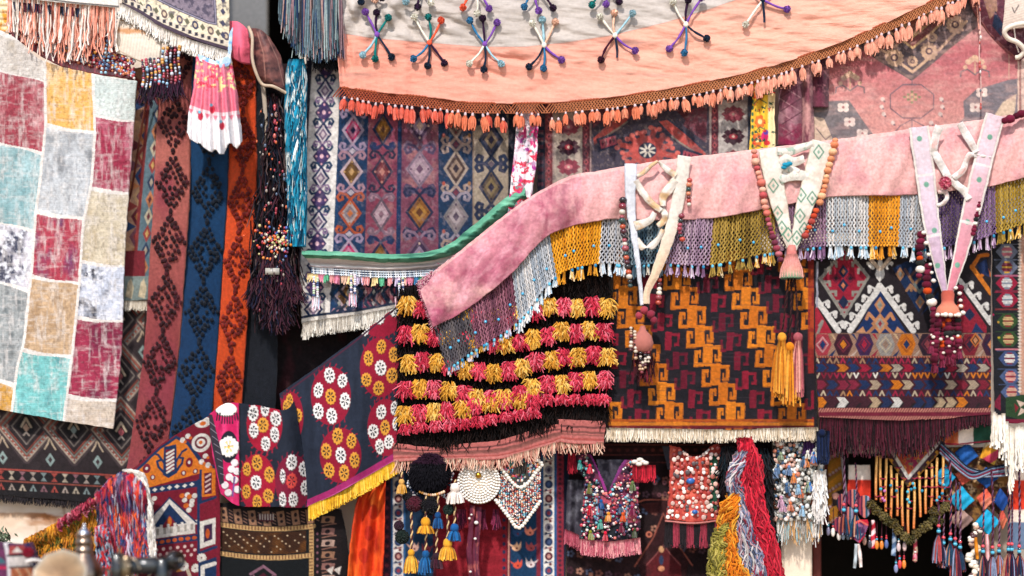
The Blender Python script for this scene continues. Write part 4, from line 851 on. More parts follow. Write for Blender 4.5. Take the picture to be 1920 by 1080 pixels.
for x in tx:
    k = int(np.clip((x - 640) / 240 + rng.uniform(-.5, .5), 0, 3)); o = bpy.data.objects.new('tassel', tm[2 * k + rng.integers(0, 2)]); COL.objects.link(o); o.parent = cp
    o.location = [float(v) for v in W(x, hb(x) + 19 + rng.uniform(-2, 3) + (10 if 1030 < x < 1048 or 940 < x < 950 else 0), -.066) - o0]; s = rng.uniform(.76, 1.12); o.scale = (s, s, s * rng.uniform(.85, 1.25)); o.rotation_euler = (rng.normal(0, .1), rng.normal(0, .14), rng.uniform(0, 6.28))
PC = dict(P='8a5ab0', D='3a1f3c', T='17807c', L='a9cdd6', N='1f3046', O='f0694a', W='efe9d8', B='3f7fa8', H='f3c4a8', M='4a1a30')
stars = [((707, 65, 'P'), (685, 22, 'P'), (706, 24, 'D'), (728, 33, 'T'), (680, 103, 'L'), (703, 110, 'T'), (734, 107, 'N')),
 ((805, 80, 'O'), (777, 32, 'W'), (803, 32, 'T'), (827, 38, 'O'), (775, 110, 'B'), (802, 123, 'N'), (833, 118, 'D')),
 ((909, 83, 'P'), (881, 38, 'B'), (905, 34, 'D'), (932, 42, 'P'), (880, 119, 'W'), (907, 130, 'N'), (940, 119, 'L')),
 ((1020, 85, 'W'), (998, 43, 'W'), (1017, 37, 'L'), (1041, 41, 'H'), (992, 125, 'N'), (1019, 128, 'B'), (1053, 112, 'P')),
 ((1153, 67, 'W'), (1125, 31, 'W'), (1152, 24, 'H'), (1186, 25, 'L'), (1127, 112, 'M'), (1157, 108, 'N'), (1191, 95, 'P')),
 ((1286, 46, 'W'), (1262, 3, 'W'), (1290, 0, 'D'), (1316, -4, 'P'), (1255, 91, 'P'), (1283, 99, 'B'), (1325, 72, 'N')),
 ((1430, 0, 'N'), (1404, -40, 'W'), (1432, -42, 'D'), (1458, -44, 'B'), (1398, 46, 'W'), (1433, 42, 'N'), (1476, 17, 'P')),
 ((690, -40, 'T'), (672, -80, 'N'), (692, -84, 'T'), (712, -80, 'P'), (677, 3, 'N'), (703, -1, 'H'), (716, -4, 'D')),
 ((786, -32, 'D'), (770, -76, 'L'), (788, -78, 'T'), (808, -76, 'W'), (761, 3, 'L'), (783, 13, 'D'), (808, 5, 'W')),
 ((888, -28, 'O'), (870, -70, 'O'), (890, -72, 'L'), (912, -70, 'W'), (868, 14, 'O'), (895, 25, 'W'), (917, 16, 'P')),
 ((1006, -26, 'P'), (986, -68, 'B'), (1008, -70, 'W'), (1030, -68, 'D'), (983, 13, 'B'), (1010, 20, 'P'), (1037, 15, 'D')),
 ((1136, -38, 'D'), (1116, -78, 'T'), (1138, -80, 'W'), (1160, -78, 'P'), (1110, 9, 'T'), (1136, 8, 'P'), (1161, 3, 'D'))]
for st in stars:
    c = st[0]; a = Acc(); base = -.086
    cc = W(c[0], c[1], base)
    for e in st[1:]:
        pts = cordpath([(c[0], c[1], base), ((c[0] + e[0]) / 2 + rng.uniform(-4, 4), (c[1] + e[1]) / 2 + rng.uniform(0, 4), base - .004), (e[0], e[1], base)], 10)
        tubes(a, pts, .0065 * rng.uniform(.75, 1.2, 10), mixc(PC[e[2]], PC[e[2]], 0), 6); 
    m = 30; an = rng.uniform(0, 6.28, m)
    balls(a, [cc], .015, S(PC[c[2]]), (1, 1, 1.2), 10, 8, .1)
    so = build('pompom_star', a, M_YARN, cp)
    for e in st[1:]:
        if e[:2] in ((1157, 108), (1433, 42)): continue
        b = Acc(); balls(b, [W(e[0], e[1], base - .004)], .0165, S(PC[e[2]]), (1, .8, 1), 14, 10, .16)
        n = 90; d = rng.normal(0, 1, (n, 3)); d /= np.linalg.norm(d, axis=1)[:, None]; q0 = W(e[0], e[1], base - .008)
        tubes(b, np.stack([q0 + d * .013, q0 + d * .0215], 1), .0028, S(PC[e[2]]) * rng.uniform(.8, 1.2, (n, 1)), 3); build('pompom', b, M_YARN, so)
# ================= suzani cloths =================
def fl(p, cx, cy, rx, ry, c, dk='1d2432'):
    k = ry / rx; i = p._sel(cx - rx * 1.3, cy - ry * 1.3, cx + rx * 1.3, cy + ry * 1.3)
    m = np.zeros(len(p.X), bool); m[i] = True; q = p.sub(m, p.X, p.Y / k)
    q.daisy(cx, cy / k, rx * 1.06, c, c, 6, dk)
def cluster(p, cen, pet, red='8e1834', R=None, spikes=True):
    pts = [cen[:2]] + [q[:2] for q in pet]; a_ = np.array(pts, float); c0 = a_.mean(0); ex = (a_[:, 0].max() - a_[:, 0].min()) / 2 + 12.5; ey = (a_[:, 1].max() - a_[:, 1].min()) / 2 + 17
    p.ell(c0[0], c0[1], ex, ey, red)
    for t in np.arange(0, 6.28, .27):
        if .6 < t % 3.14 < 2.5: p.line([(c0[0] + ex * .93 * math.cos(t), c0[1] + ey * .93 * math.sin(t)), (c0[0] + ex * 1.13 * math.cos(t + .1), c0[1] + ey * 1.12 * math.sin(t + .1))], 2.2, red)
    for q in [cen] + pet: fl(p, q[0], q[1], 9.6 if len(q) < 4 else q[3] * .9, 14, q[2])
Wt, Go, Co = 'dcd7d2', 'd0963e', 'c84c44'
def p_s2(p):
    p.fill('262d3c'); p.mottle(.3, 9, 4, 1, 5)
    cluster(p, (711, 594, Wt), [(684, 616, Wt), (740, 580, Wt)])
    cluster(p, (714, 690, Wt), [(715, 650, Go), (738, 665, Go), (735, 704, Go), (710, 728, Go), (687, 712, Go), (691, 672, Go)])
    cluster(p, (620, 744, Go), [(618, 704, Wt), (642, 714, Wt), (647, 752, Wt), (622, 780, Wt), (597, 771, Wt), (597, 732, Wt)])
    cluster(p, (639, 854, Wt), [(633, 818, Go), (659, 827, Go), (665, 863, Go), (645, 887, Go), (617, 882, Go), (612, 846, Go)])
    cluster(p, (722, 802, Go), [(715, 773, Wt), (739, 765, Wt, 7), (743, 795, Wt, 8), (700, 809, Wt), (729, 829, Wt), (712, 838, Wt, 9)])
    cluster(p, (545, 805, Go), [(543, 752, Go, 8), (557, 780, Go), (548, 815, Go), (536, 765, Go, 6)])
    p.poly([(582, 672), (600, 660), (640, 640), (648, 634), (640, 652), (600, 682)], '8c2040'); p.ell(604, 668, 9, 5, Go)
    p.line([(528, 742), (600, 690), (660, 645), (752, 570)], 3, '4a2438')
    p.line([(576, 944), (620, 925), (690, 886), (750, 851)], 13, '9c2c66'); q = p.sub(p.Y > 800, p.X, p.Y)
    p.line([(576, 950), (620, 931), (690, 892), (750, 857)], 2, 'b85a8a')
def s2f(x, y, u, v):
    d = (x - 548 - .06 * (y - 760)) / 26; return -.03 * np.sin(u * 11 + v * 3) * np.clip(v, .15, 1) - .05 * np.exp(-((x - 590 - .1 * (y - 800)) / 22) ** 2) * np.clip((y - 720) / 120, 0, 1) - .02 * fbm(x, y, 70, 5)
o = sheet('embroidered_cloth', [[(524, 738, -.02), (600, 684, -.03), (680, 624, -.03), (760, 560, -.0)], [(540, 850, -.03), (600, 800, -.06), (680, 760, -.06), (760, 720, -.03)], [(576, 951, -.03), (630, 926, -.05), (690, 893, -.05), (756, 854, -.03)]], p_s2, M_EMB, step=1.25, fold=s2f, thick=.006)
tag(o, 'navy embroidered cloth with flower clusters and yellow fringe, draped on a diagonal', 'embroidered cloth')
a = Acc(); n = 620; x = np.sort(rng.uniform(578, 750, n)); y = np.interp(x, [576, 630, 690, 750], [950, 925, 893, 858])
hang(a, W(x, y, -.065), rng.uniform(.065, .085, n), .0045, pick(['d9a92c', 'e4b83c', 'c99620', 'edc95a'], n), 5, .06, 4, .8, lean=.05); build('yellow_fringe', a, M_YARN, o)
def p_s1(p):
    p.fill('242a37'); p.mottle(.2, 9, 4, 1, 5)
    cluster(p, (493, 797, Go), [(475, 775, Wt), (517, 785, Wt), (476, 807, Wt), (515, 815, Wt, 9), (498, 832, Wt), (497, 766, Wt, 9)], '9c1834')
    cluster(p, (480, 905, Wt), [(482, 868, Go), (505, 890, Go), (503, 930, Go), (482, 942, Go), (462, 922, Go, 8), (463, 880, Go, 8)], '9c1834')
    cluster(p, (547, 902, Co), [(547, 867, Wt), (571, 880, Wt), (573, 915, Wt), (550, 937, Wt), (530, 937, Wt, 8), (530, 893, Wt, 6)], '7c1c38')
    p.poly([(385, 770), (420, 752), (448, 752), (449, 960), (385, 960)], 'c0215e'); q = p.sub(p.X < 449, p.X, p.Y); q.veil('e04880', .5, .75, 14, 5, 1, 3, a=.8); q.veil('7c1844', .55, .8, 18, 9, 1, 3, a=.8)
    p.ell(424, 768, 20, 13, 'ece6df'); 
    for k in range(9): p.line([(408 + k * 4.5, 778 + (2 if abs(k - 4) < 3 else -3)), (406 + k * 5, 792 + (2 if abs(k - 4) < 3 else -4))], 2.4, '1d2030')
    p.ell(429, 838, 17, 30, '20202e'); p.daisy(429, 838, 20, 'ece6df', 'e0b850', 6, None)
    q = p.sub((np.abs(p.X - 429) < 20) & (np.abs(p.Y - 838) < 30), p.X, (p.Y - 838) * .72 + 838); q.daisy(429, 838, 15, 'eee8e0', 'e0b850', 6, 'e8d090')
    for x, y in ((440, 868), (434, 880), (444, 884), (430, 895), (440, 900), (422, 910), (445, 918), (428, 924)): p.ell(x, y, 7, 7, 'e6dcdc')
    p.line([(440, 895), (436, 930)], 3, '7a5a9a'); p.line([(449, 752), (450, 960)], 3, '14141e')
    p.poly([(386, 775), (398, 778), (418, 860), (420, 905), (412, 910), (400, 850)], '3c3640')
    for k in range(8): p.line([(392 + k * 3, 790 + k * 14), (404 + k * 2.4, 800 + k * 13)], 1.2, '8f8690')
def s1f(x, y, u, v): return -.035 * np.exp(-((x - 535 - .1 * (y - 800)) / 24) ** 2) - .03 * np.sin((x + y * .15) * .05) * v - .02 * fbm(x, y, 60, 8)
o = sheet('embroidered_cloth', [[(391, 778, -.05), (425, 756, -.1), (480, 760, -.1), (532, 768, -.09), (552, 752, -.05)], [(398, 850, -.05), (430, 850, -.1), (490, 852, -.1), (545, 850, -.1), (570, 852, -.05)], [(414, 926, -.05), (446, 948, -.09), (500, 950, -.1), (556, 952, -.08), (590, 952, -.04)]], p_s1, M_EMB, step=1.25, fold=s1f, thick=.006)
tag(o, 'navy and magenta embroidered cloth with white daisies, heaped above the brown panelled rug', 'embroidered cloth')
def p_dkb(p):
    p.fill('241a1c'); p.veil('4a2026', .5, .75, 20, 4, 1, 3, a=.8)
    for k in range(200): x, y = 495 + 260 * rng.random(), 130 + 700 * rng.random(); p.rect(x, y, x + 3, y + 2, '3a2026')
    p.mottle(.3, 6, 4)
o = sheet('dark_carpet', quad(492, 120, 762, 860, .21), p_dkb, M_PILE, step=3); tag(o, 'near black wine carpet filling the gap behind the black wool tassels and white fringe', 'carpet')

# ================= pompom shag rug =================
sr = thing('shaggy_rug', 'black shaggy rug with rows of yellow and pink wool tufts', 'rug', W(945, 830, -.08))
TL, TR = np.array((752, 545)), np.array((1146, 485))
ytop = lambda x: np.interp(x, [748, 1146], [540, 480])
ybot = lambda x: np.interp(x, [740, 847, 940, 1023, 1048, 1140], [834, 834, 826, 800, 797, 793])
xl = lambda y: np.interp(y, [540, 840], [753, 743]); xr = lambda y: np.interp(y, [480, 795], [1146, 1139])
def p_blk(p): p.fill('1a1414'); p.mottle(.3, 6, 4)
xs_ = np.linspace(0, 1, 6)
sheet('rug_base', [[(xl(540) + t * (1146 - xl(540)), ytop(748 + t * 398), -.05) for t in xs_], [(743 + t * 396, ybot(743 + t * 396), -.06) for t in xs_]], p_blk, M_FUR, sr, step=3, fold=lambda x, y, u, v: -.03 * np.sin(u * 8 + v))
a = Acc(); n = 9500; t = rng.random(n); y0 = ytop(748 + 398 * t); s_ = rng.random(n); X = 745 + t * 396; Y = y0 + s_ * (ybot(X) - y0) - 2
hang(a, W(X, Y, -.075 - .02 * rng.random(n)), rng.uniform(.03, .075, n), .0033, pick(['17100f', '241816', '120d0e', '2e1e1a', '1e1412'], n), 4, .3, 3, .5, curl=.03); build('black_pile', a, M_FUR, sr)
a = Acc()
def tuft(cx, cy, w_, h_, cols, m=40):
    m = int(m * 2.5); x = cx + rng.uniform(-.33, .33, m) * w_; y = cy + rng.uniform(-.38, .16, m) * h_; cols = [cols[rng.integers(len(cols))]] * 2 + list(cols)
    th = rng.normal(0, .6, m) + (x - cx) / w_ * 1.2; c = pick(cols, m) * rng.uniform(.78, 1.18, (m, 1)); L = h_ * K * rng.uniform(.18, .36, m); t = np.linspace(0, 1, 4)
    p = W(x, y, -.112 - .03 * rng.random(m))
    q = p[:, None] + np.stack([(np.sin(th) * L)[:, None] * t + rng.normal(0, .004, (m, 1)) * t ** 2, (-.014 * np.sin(t * 3.14))[None] + 0 * L[:, None], -(np.cos(th) * .8 + .25)[:, None] * L[:, None] * t - .006 * t ** 2], -1)
    q[:, :, 0] += rng.normal(0, .0035, q.shape[:2]) * t; q[:, :, 2] += rng.normal(0, .003, q.shape[:2]) * t
    tubes(a, q, np.array([.003, .0036, .0036, .0028])[None].repeat(m, 0), c, 4)
YE, PK = ['dca23c', 'e6b452', 'cc9034', 'ecc470'], ['c8344c', 'dc4c62', 'b42c44', 'e47484']
for r in range(6):
    xs = np.arange(764, 1140, 26.5) + rng.uniform(-4, 4)
    for k, x in enumerate(xs):
        yL, yR = 573 + 52 * r, 572 + 47.5 * r
        y = np.interp(x, [755, 1130], [yL, yR]) + 22 * np.exp(-((x - 925) / 80) ** 2) * (1 if r < 4 else -.2) + rng.uniform(-4, 4)
        if r == 4: y = np.interp(x, [755, 850, 950, 1130], [777, 768, 748, 748])
        if r == 5: y = np.interp(x, [755, 880, 1000, 1060], [803, 792, 772, 768])
        if y > ybot(x) - 14 or (r == 5 and x > 1010): continue
        pinkrow = r == 5 or (r == 4 and x > 1000); yel = (k + r) % 2 == 0 and not pinkrow
        tuft(x + rng.uniform(-2, 2), y, 30 if yel else 28, 42 if not pinkrow else 26, YE if yel else PK, 50 if not pinkrow else 30)
    if r == 0:
        for x, y in ((1080, 545),): pass
build('wool_tufts', a, M_YARN, sr)
def p_pb(p):
    p.fill('d77f78'); v = p.V
    for c, w_, k in ((.30, .05, '7c4a48'), (.52, .06, '8a5a52'), (.62, .03, 'a86a60'), (.80, .04, 'c06058')): p.fill(k, .85 * (np.abs(v - c) < w_))
    p.fill('e89a90', .6 * (np.abs(v - .9) < .05)); p.mottle(.15, 5, 4, 4, 1)
xb = [736, 800, 850, 940, 1023, 1050]; T1 = [830, 838, 833, 824, 798, 796]; B1 = [866, 862, 862, 860, 838, 828]
sheet('striped_band', [[(x, y, -.09) for x, y in zip(xb, T1)], [(x + 1, y, -.1) for x, y in zip(xb, B1)]], p_pb, M_RUG, sr, fold=lambda x, y, u, v: -.015 * np.sin(u * 14), thick=.01)
sheet('striped_band', [[(1046, 786, -.1), (1090, 788, -.115), (1137, 790, -.09)], [(1048, 829, -.11), (1090, 832, -.12), (1131, 833, -.1)]], p_pb, M_RUG, sr, thick=.01)
a = Acc(); n = 420; x = rng.uniform(738, 1132, n); y = np.where(x < 1048, np.interp(x, xb, B1), 831); hang(a, W(x, y - 2, -.105), rng.uniform(.03, .075, n), .0035, pick(['e2b8a0', 'd8a08c', 'c98a78', 'eecdb4'], n), 4, .3, curl=.04); build('band_fringe', a, M_YARN, sr)

# ================= zili kilim with orange hooks =================
def p_zil(p):
    X = p.X + .03 * (p.Y - 640) + 1.5 * (fbm(p.X, p.Y, 25, 3) - .5) * 2; Y = p.Y - .006 * (p.X - 1330) + 1.5 * (fbm(p.X, p.Y, 30, 13) - .5) * 2
    q = p.sub(p.X > 0, np.round(X / 1.6) * 1.6, np.round(Y / 2.) * 2.); q.px = 1.4
    q.fill('262029'); q.veil('3a3038', .5, .8, 40, 3, 3, .5); q.veil('16181f', .5, .75, 30, 9, 3, .6)
    for b in range(-5, 9):
        org = b % 2 == 0
        for s in range(-2, 13):
            x = 1272 + b * 57.5 + s * 15.5 - 31; y = 537 + s * 36 - 72 + (0 if org else 14)
            if not (1120 < x < 1550 and 440 < y < 830): continue
            if not org:
                if rng.random() < .04: continue
                c = mixc('a81f3c', '781634', rng.random()); q.rect(x + 2, y, x + 14, y + 34, c, .9)
                if rng.random() < .93: q.rect(x + 13, y + 3, x + 29, y + 8, c, .85); q.rect(x + 24, y + 3, x + 29, y + 26, c, .85); q.rect(x + 19, y + 21, x + 25, y + 26, c, .85)
                if rng.random() < .8: q.rect(x - 10, y + 14, x - 5, y + 36, c, .8); q.rect(x - 10, y + 31, x + 2, y + 36, c, .8)
                continue
            c = mixc('f09228', 'de7e20', rng.random()) if org else mixc('8c1830', '6b1428', rng.random())
            q.rect(x, y, x + 18, y + 42, c)
            q.rect(x + 16, y + 2, x + 35, y + 9, c); q.rect(x + 28, y + 2, x + 35, y + 33, c); q.rect(x + 22, y + 27, x + 30, y + 33, c); q.rect(x + 22, y + 18, x + 25, y + 30, c)
            q.rect(x - 16, y + 36, x + 2, y + 43, c); q.rect(x - 16, y + 12, x - 9, y + 43, c); q.rect(x - 11, y + 12, x - 4, y + 18, c); q.rect(x - 7, y + 14, x - 4, y + 26, c)
    for k in range(60):
        y = 495 + 310 * rng.random(); x = 1140 + 380 * rng.random(); p.rect(x, y, x + 40 * rng.random() + 10, y + 1.5, '574a50', .35)
    for y0, c, h_ in ((786, 'c8641e', 5), (792, 'e08a2c', 6), (798, '7c1c2a', 6)): p.rect(1130, y0, 1540, y0 + h_, c, .9)
    p.rect(1515, 480, 1530, 700, 'a8322a', .8); p.rect(1526, 480, 1545, 810, '2a2026')
    p.mottle(.22, 3, 5, 2, .8); p.mottle(.12, 40, 6)
o = sheet('hooked_kilim', [[(1152, 470, -.05), (1330, 470, -.06), (1528, 470, -.05)], [(1146, 640, -.06), (1330, 640, -.085), (1529, 640, -.06)], [(1137, 803, -.06), (1330, 806, -.08), (1533, 802, -.06)]], p_zil, M_RUG, step=1.25, fold=lambda x, y, u, v: -.012 * np.sin(u * 12) * v - .01 * fbm(x, y, 60, 3), thick=.012)
tag(o, 'black kilim with diagonal rows of orange and wine hooks and cream fringe', 'kilim')
a = Acc(); n = 1500; x = rng.uniform(1137, 1533, n); y = np.interp(x, [1137, 1330, 1533], [803, 806, 802]); hang(a, W(x, y - 1, -.075 - .012 * rng.random(n)), rng.uniform(.05, .08, n), .0042, pick(['eadcc6', 'dccbb2', 'f2e6d4', 'cdb89c'], n), 4, .12, 3); build('cream_fringe', a, M_YARN, o)

# ================= diamond kilim =================
def p_dk(p):
    w1 = (fbm(p.X, p.Y, 22, 3) - .5) * 2.4; q = p.sub(p.X > 0, p.X + w1, p.Y + w1 * .7); WH = 'eae4dd'
    q.fill('2b2026')
    # left medallion
    q.poly([(1583, 460), (1632, 519), (1583, 598), (1535, 523)], 'a09a90'); q.poly([(1583, 468), (1625, 520), (1583, 588), (1543, 523)], 'a81f3c')
    for s in (-1, 1):
        for t in (.18, .42, .66, .88):
            for up in (0, 1):
                ax, ay, bx, by = (1583 + s * 46, 521, 1583, 596) if not up else (1583 + s * 46, 521, 1583, 466)
                x = ax + (bx - ax) * t; y = ay + (by - ay) * t; q.rect(min(x, x - s * 11), y - 8, max(x, x - s * 11), y - 3, 'a09a90'); q.rect(x - s * 11 - 2.5, y - 8, x - s * 11 + 2.5, y + 3, 'a09a90')
    for y in (509, 535, 566): q.dia(1581, y, 10, 13, '1f2c4e'); q.dia(1581, y, 4, 5.5, 'e08a64' if y < 560 else '1f2c4e')
    for s in (-1, 1): q.dia(1581 + s * 13, 522, 9, 10, '7c1838'); q.dia(1581 + s * 13, 522, 4, 4.5, '2a1a28')
    # white zigzags with hooks
    def zz(p0, p1, side, n=6, w_=11, c=WH, hl=13):
        p0 = np.array(p0, float); p1 = np.array(p1, float); d = p1 - p0
        q.line([p0, p1], w_, c)
        for k in range(n):
            b = p0 + d * (k + .6) / n; q.line([b, b + [side * hl, -hl * .55]], 8.5, c); q.line([b + [side * hl, -hl * .55], b + [side * (hl + 1), hl * .1]], 6, c); q.rect(b[0] + side * hl * .55 - 1.4, b[1] - 5, b[0] + side * hl * .55 + 1.4, b[1] + 1, '3a2430')
    zz((1531, 562), (1572, 620), 1, 3); zz((1650, 536), (1594, 620), -1, 5); zz((1650, 536), (1712, 620), 1, 5)
    q.rect(1530, 490, 1534, 625, 'b8b4c0'); q.poly([(1528, 580), (1532, 575), (1560, 625), (1528, 625)], 'b02a40'); q.line([(1536, 610), (1542, 602), (1533, 624)], 5, '9c968c')
    q.poly([(1650, 470), (1659, 515), (1650, 530), (1641, 515)], WH); q.line([(1632, 486), (1650, 506), (1668, 486)], 7, 'e8d0b8'); q.line([(1672, 494), (1664, 502)], 7, WH); q.line([(1628, 494), (1636, 502)], 7, WH); q.ell(1650, 516, 8, 9, WH)
    q.poly([(1650, 545), (1604, 624), (1700, 624)], '17386a'); q.dia(1650, 572, 10, 16, 'c98e64'); q.dia(1650, 572, 5, 9, '9a9a90')
    q.dia(1650, 607, 16, 20, 'c98e64'); q.dia(1650, 607, 9, 12, 'a8a094'); q.dia(1650, 607, 4, 6, 'a03040')
    for s in (-1, 1): q.line([(1650 + s * 10, 600), (1650 + s * 20, 588), (1650 + s * 25, 598)], 6, 'c98e64'); q.line([(1650 + s * 10, 612), (1650 + s * 24, 626)], 6, 'c08860'); q.poly([(1650 + s * 46, 624), (1650 + s * 32, 612), (1650 + s * 26, 624)], 'd09a70')
    # blue medallion right
    q.poly([(1672, 504), (1700, 490), (1760, 500), (1760, 560), (1722, 596)], '19365f'); q.line([(1668, 500), (1722, 592), (1760, 540)], 7, '2c2028')
    for x, y in ((1688, 514), (1725, 566)): q.dia(x, y, 9, 13, 'b98a66'); q.dia(x, y, 4, 6, '8d8f8c')
    for k in range(3): q.line([(1697 + k * 9, 505 + k * 14), (1706 + k * 9, 520 + k * 14), (1716 + k * 9, 508 + k * 14)], 5, ['7c5a58', 'a8805f', '7f8a86'][k]); q.line([(1700 + k * 9, 545), (1708, 535)], 5, 'b98a66')
    # right side
    zz((1800, 526), (1858, 606), 1, 4, 9); q.poly([(1798, 536), (1850, 612), (1850, 624), (1798, 624)], '9c1f38'); q.dia(1818, 590, 10, 12, '1f2c50'); q.poly([(1830, 605), (1845, 624), (1822, 624)], '1d3a66')
    q.line([(1822, 500), (1858, 550)], 8, 'e08626'); q.line([(1822, 502), (1836, 480), (1852, 478)], 7, 'd97c22'); q.line([(1836, 522), (1850, 504), (1856, 516)], 6, 'd97c22'); q.poly([(1832, 496), (1850, 486), (1856, 520), (1838, 512)], '1d3360'); q.line([(1734, 540), (1760, 620)], 8, WH)
    # hexagon row
    q.rect(1520, 625, 1870, 668, 'b08a74'); cs = [('b84450', 'd8a0a0', '1f3f70'), ('4a1c30', '7c2c40', 'e08a24'), ('4c2a58', '8a2a48', 'c0284a'), ('a8a098', 'c9b8a0', 'a88a78'), ('d9801e', 'b8641a', '1a3a66'), ('3a2436', '6a3040', 'a8505a'), ('2a1c2a', '4c2436', '8a3a4a'), ('8c2034', '5c1a30', '2c2040'), ('4a1a38', '30244a', 'd89060')]
    for k, x in enumerate(np.arange(1542, 1866, 39.5)):
        a_, b_, c_ = cs[k % 9]; q.poly([(x - 10, 626), (x + 10, 626), (x + 18, 646), (x + 9, 667), (x - 9, 667), (x - 18, 646)], a_); q.diaring(x, 646, 11, 14, 3, b_); q.dia(x, 646, 6, 9, c_)
        q.poly([(x + 20, 626), (x + 26, 640), (x + 14, 626)], ['d8b890', '1f3a66', 'b02840'][k % 3]); q.poly([(x + 20, 668), (x + 27, 654), (x + 12, 668)], ['1f3a66', 'c8b0a0', 'a83048'][k % 3])
    q.dia(1829, 638, 10, 14, 'd8803a'); q.dia(1829, 638, 7, 10, '2a1a24'); q.dia(1829, 638, 4.5, 7, 'd8986a')
    st = p.sub((p.Y > 625) & (p.Y < 668), p.X, p.Y); st._mul(1 - .22 * (np.sin((st.X * .8 + st.Y) * 1.35) > .3))
    for x in range(1528, 1864, 5): q.ell(x, 669.5, 1.8, 1.5, 'd07a60')
    q.rect(1520, 671, 1870, 755, '54202e'); g = ['d9801e', 'c9b69c', '8f1f3c', '1f3f6c', 'a8264a', 'eae2d6', 'b08a6a', '24345c']
    for y0, y1, vy in ((672, 681, 1), (699, 709, -1), (733, 742, 1)):
        q.rect(1520, y0 - 1, 1870, y1 + 1, '4c2230')
        for k, x in enumerate(np.arange(1532, 1864, 12.2)):
            c = g[int(_h(np.array([k]), np.array([y0]), 3)[0] * 8) % 8]; s = vy
            q.line([(x - 4, (y0 + y1) / 2 + 4 * s), (x, (y0 + y1) / 2 - 4 * s), (x + 4, (y0 + y1) / 2 + 4 * s)], 3, c)
    for y0, y1, sd in ((683, 697, 5), (713, 730, 8), (745, 764, 13)):
        for k, x in enumerate(np.arange(1528, 1866, 20.3)):
            h_ = int(_h(np.array([k]), np.array([sd]), 3)[0] * 99)
            c = [['b02040', '1f3a68', 'b9ab9a', 'a81f40', '1d3c6a', 'd07c26'], ['1f3560', 'd9801e', '8c1f38', '2a3a62', 'bfa990', '8f2a44'], ['24345c', 'de841f', '4c2230', 'e6e0d8', 'c2a888', '25345a', '4c2230']][(y0 > 700) + (y0 > 740)]; c = c[h_ % len(c)]
            m_ = (y0 + y1) / 2; q.poly([(x, y0), (x + 15, y0), (x + 23, m_), (x + 15, y1), (x, y1), (x + 7, m_)], c)
        st = p.sub((p.Y > y0) & (p.Y < y1), p.X, p.Y); st._mul(1 - .2 * (np.sin((st.X * .7 + st.Y * .8) * 1.6) > .35))
    q.rect(1520, 765, 1870, 800, '7c2038')
    for y in (769, 784):
        for k, x in enumerate(np.arange(1530, 1866, 5)): q.line([(x, y + 3), (x + 4, y - 3)], 2, 'd89a84')
    p.mottle(.2, 3, 5, 2, .8); p.mottle(.12, 50, 6)
o = sheet('diamond_kilim', [[(1528, 455, -.04), (1690, 455, -.06), (1858, 440, -.04)], [(1529, 640, -.05), (1690, 640, -.075), (1858, 636, -.05)], [(1536, 783, -.06), (1690, 790, -.08), (1858, 778, -.06)]], p_dk, M_RUG, step=1.2, fold=lambda x, y, u, v: -.012 * np.sin(u * 9 + 1) * v - .008 * fbm(x, y, 60, 3), thick=.012)
tag(o, 'kilim with white hooked zigzags, red diamond and long wine fringe, at right', 'kilim')
a = Acc(); n = 1100; x = rng.uniform(1537, 1857, n); L = np.interp(x, [1537, 1600, 1680, 1735, 1770, 1800, 1857], [70, 66, 66, 64, 40, 24, 20]) * rng.uniform(.5, 1.1, n) * K
hang(a, W(x, np.interp(x, [1537, 1690, 1857], [782, 789, 777]), -.07 - .015 * rng.random(n)), L, .0035, pick(['3c101e', '501828', '2c0c18', '5a1c2e', '200a12'], n), 6, .06, 3, .8, curl=.012); build('wine_fringe', a, M_YARN, o)

# ================= black hexagon band at the right edge =================
def p_hx(p):
    p.fill('22222a'); q = p
    L = [(1888, 472, '7f8494', 'd87c86', 'efe2cc'), (1888, 501, '7c8296', '8c2038', 'e0b040'), (1888, 531, 'a81f44', 'dfe0dc', '8a9aa8'), (1889, 562, 'a81f44', 'dfe0dc', '8a9aa8'), (1890, 602, '38572f', 'd8b884', '8c2030'), (1891, 636, '38572f', 'd8b884', '8c2030'), (1893, 672, '4a5c86', 'efe6dc', '8c2040'), (1895, 706, '56688e', 'e8a898', 'a03040'), (1897, 735, '5a6a90', 'd8a890', 'a82838')]
    for cx, cy, a_, b_, c_ in L:
        q.poly([(cx - 9, cy - 14), (cx + 9, cy - 14), (cx + 21, cy), (cx + 9, cy + 14), (cx - 9, cy + 14), (cx - 21, cy)], a_)
        for j, (w_, cc) in enumerate(((5, c_), (8, b_), (10, b_), (9, c_), (10, b_), (8, b_), (5, c_))): q.rect(cx - w_, cy - 11 + j * 3.2, cx + w_, cy - 8 + j * 3.2, cc)
        q.line([(cx - 24, cy - 14), (cx + 22, cy - 14)], 1.2, a_)
    for y, c in ((517, 'c0708a'), (546, '8c3048'), (580, '8c3a3c'), (655, 'd88890')): q.rect(1866, y - 1.5, 1912, y + 1.5, c)
    q.poly([(1886, 745), (1920, 740), (1940, 770), (1920, 788), (1886, 780)], '33512f'); q.poly([(1906, 750), (1924, 756), (1912, 764), (1926, 770), (1908, 780), (1914, 766)], 'e2c8b4'); q.poly([(1902, 756), (1910, 764), (1904, 774)], '8c2030'); q.poly([(1860, 760), (1876, 738), (1876, 770)], '8c2040')
    q.rect(1860, 786, 1960, 794, '8c1f40'); q.rect(1860, 795, 1960, 800, '7f8aa0'); q.rect(1912, 440, 1960, 740, 'd8a890')
    for y in range(440, 740, 6): q.dia(1912, y, 4, 3, 'eadacb')
    q.ell(1872, 604, 2, 2, 'd0a040'); q.ell(1873, 633, 2.5, 2, 'd8c040'); q.ell(1862, 590, 2, 2, 'c02060'); p.mottle(.2, 4, 5)
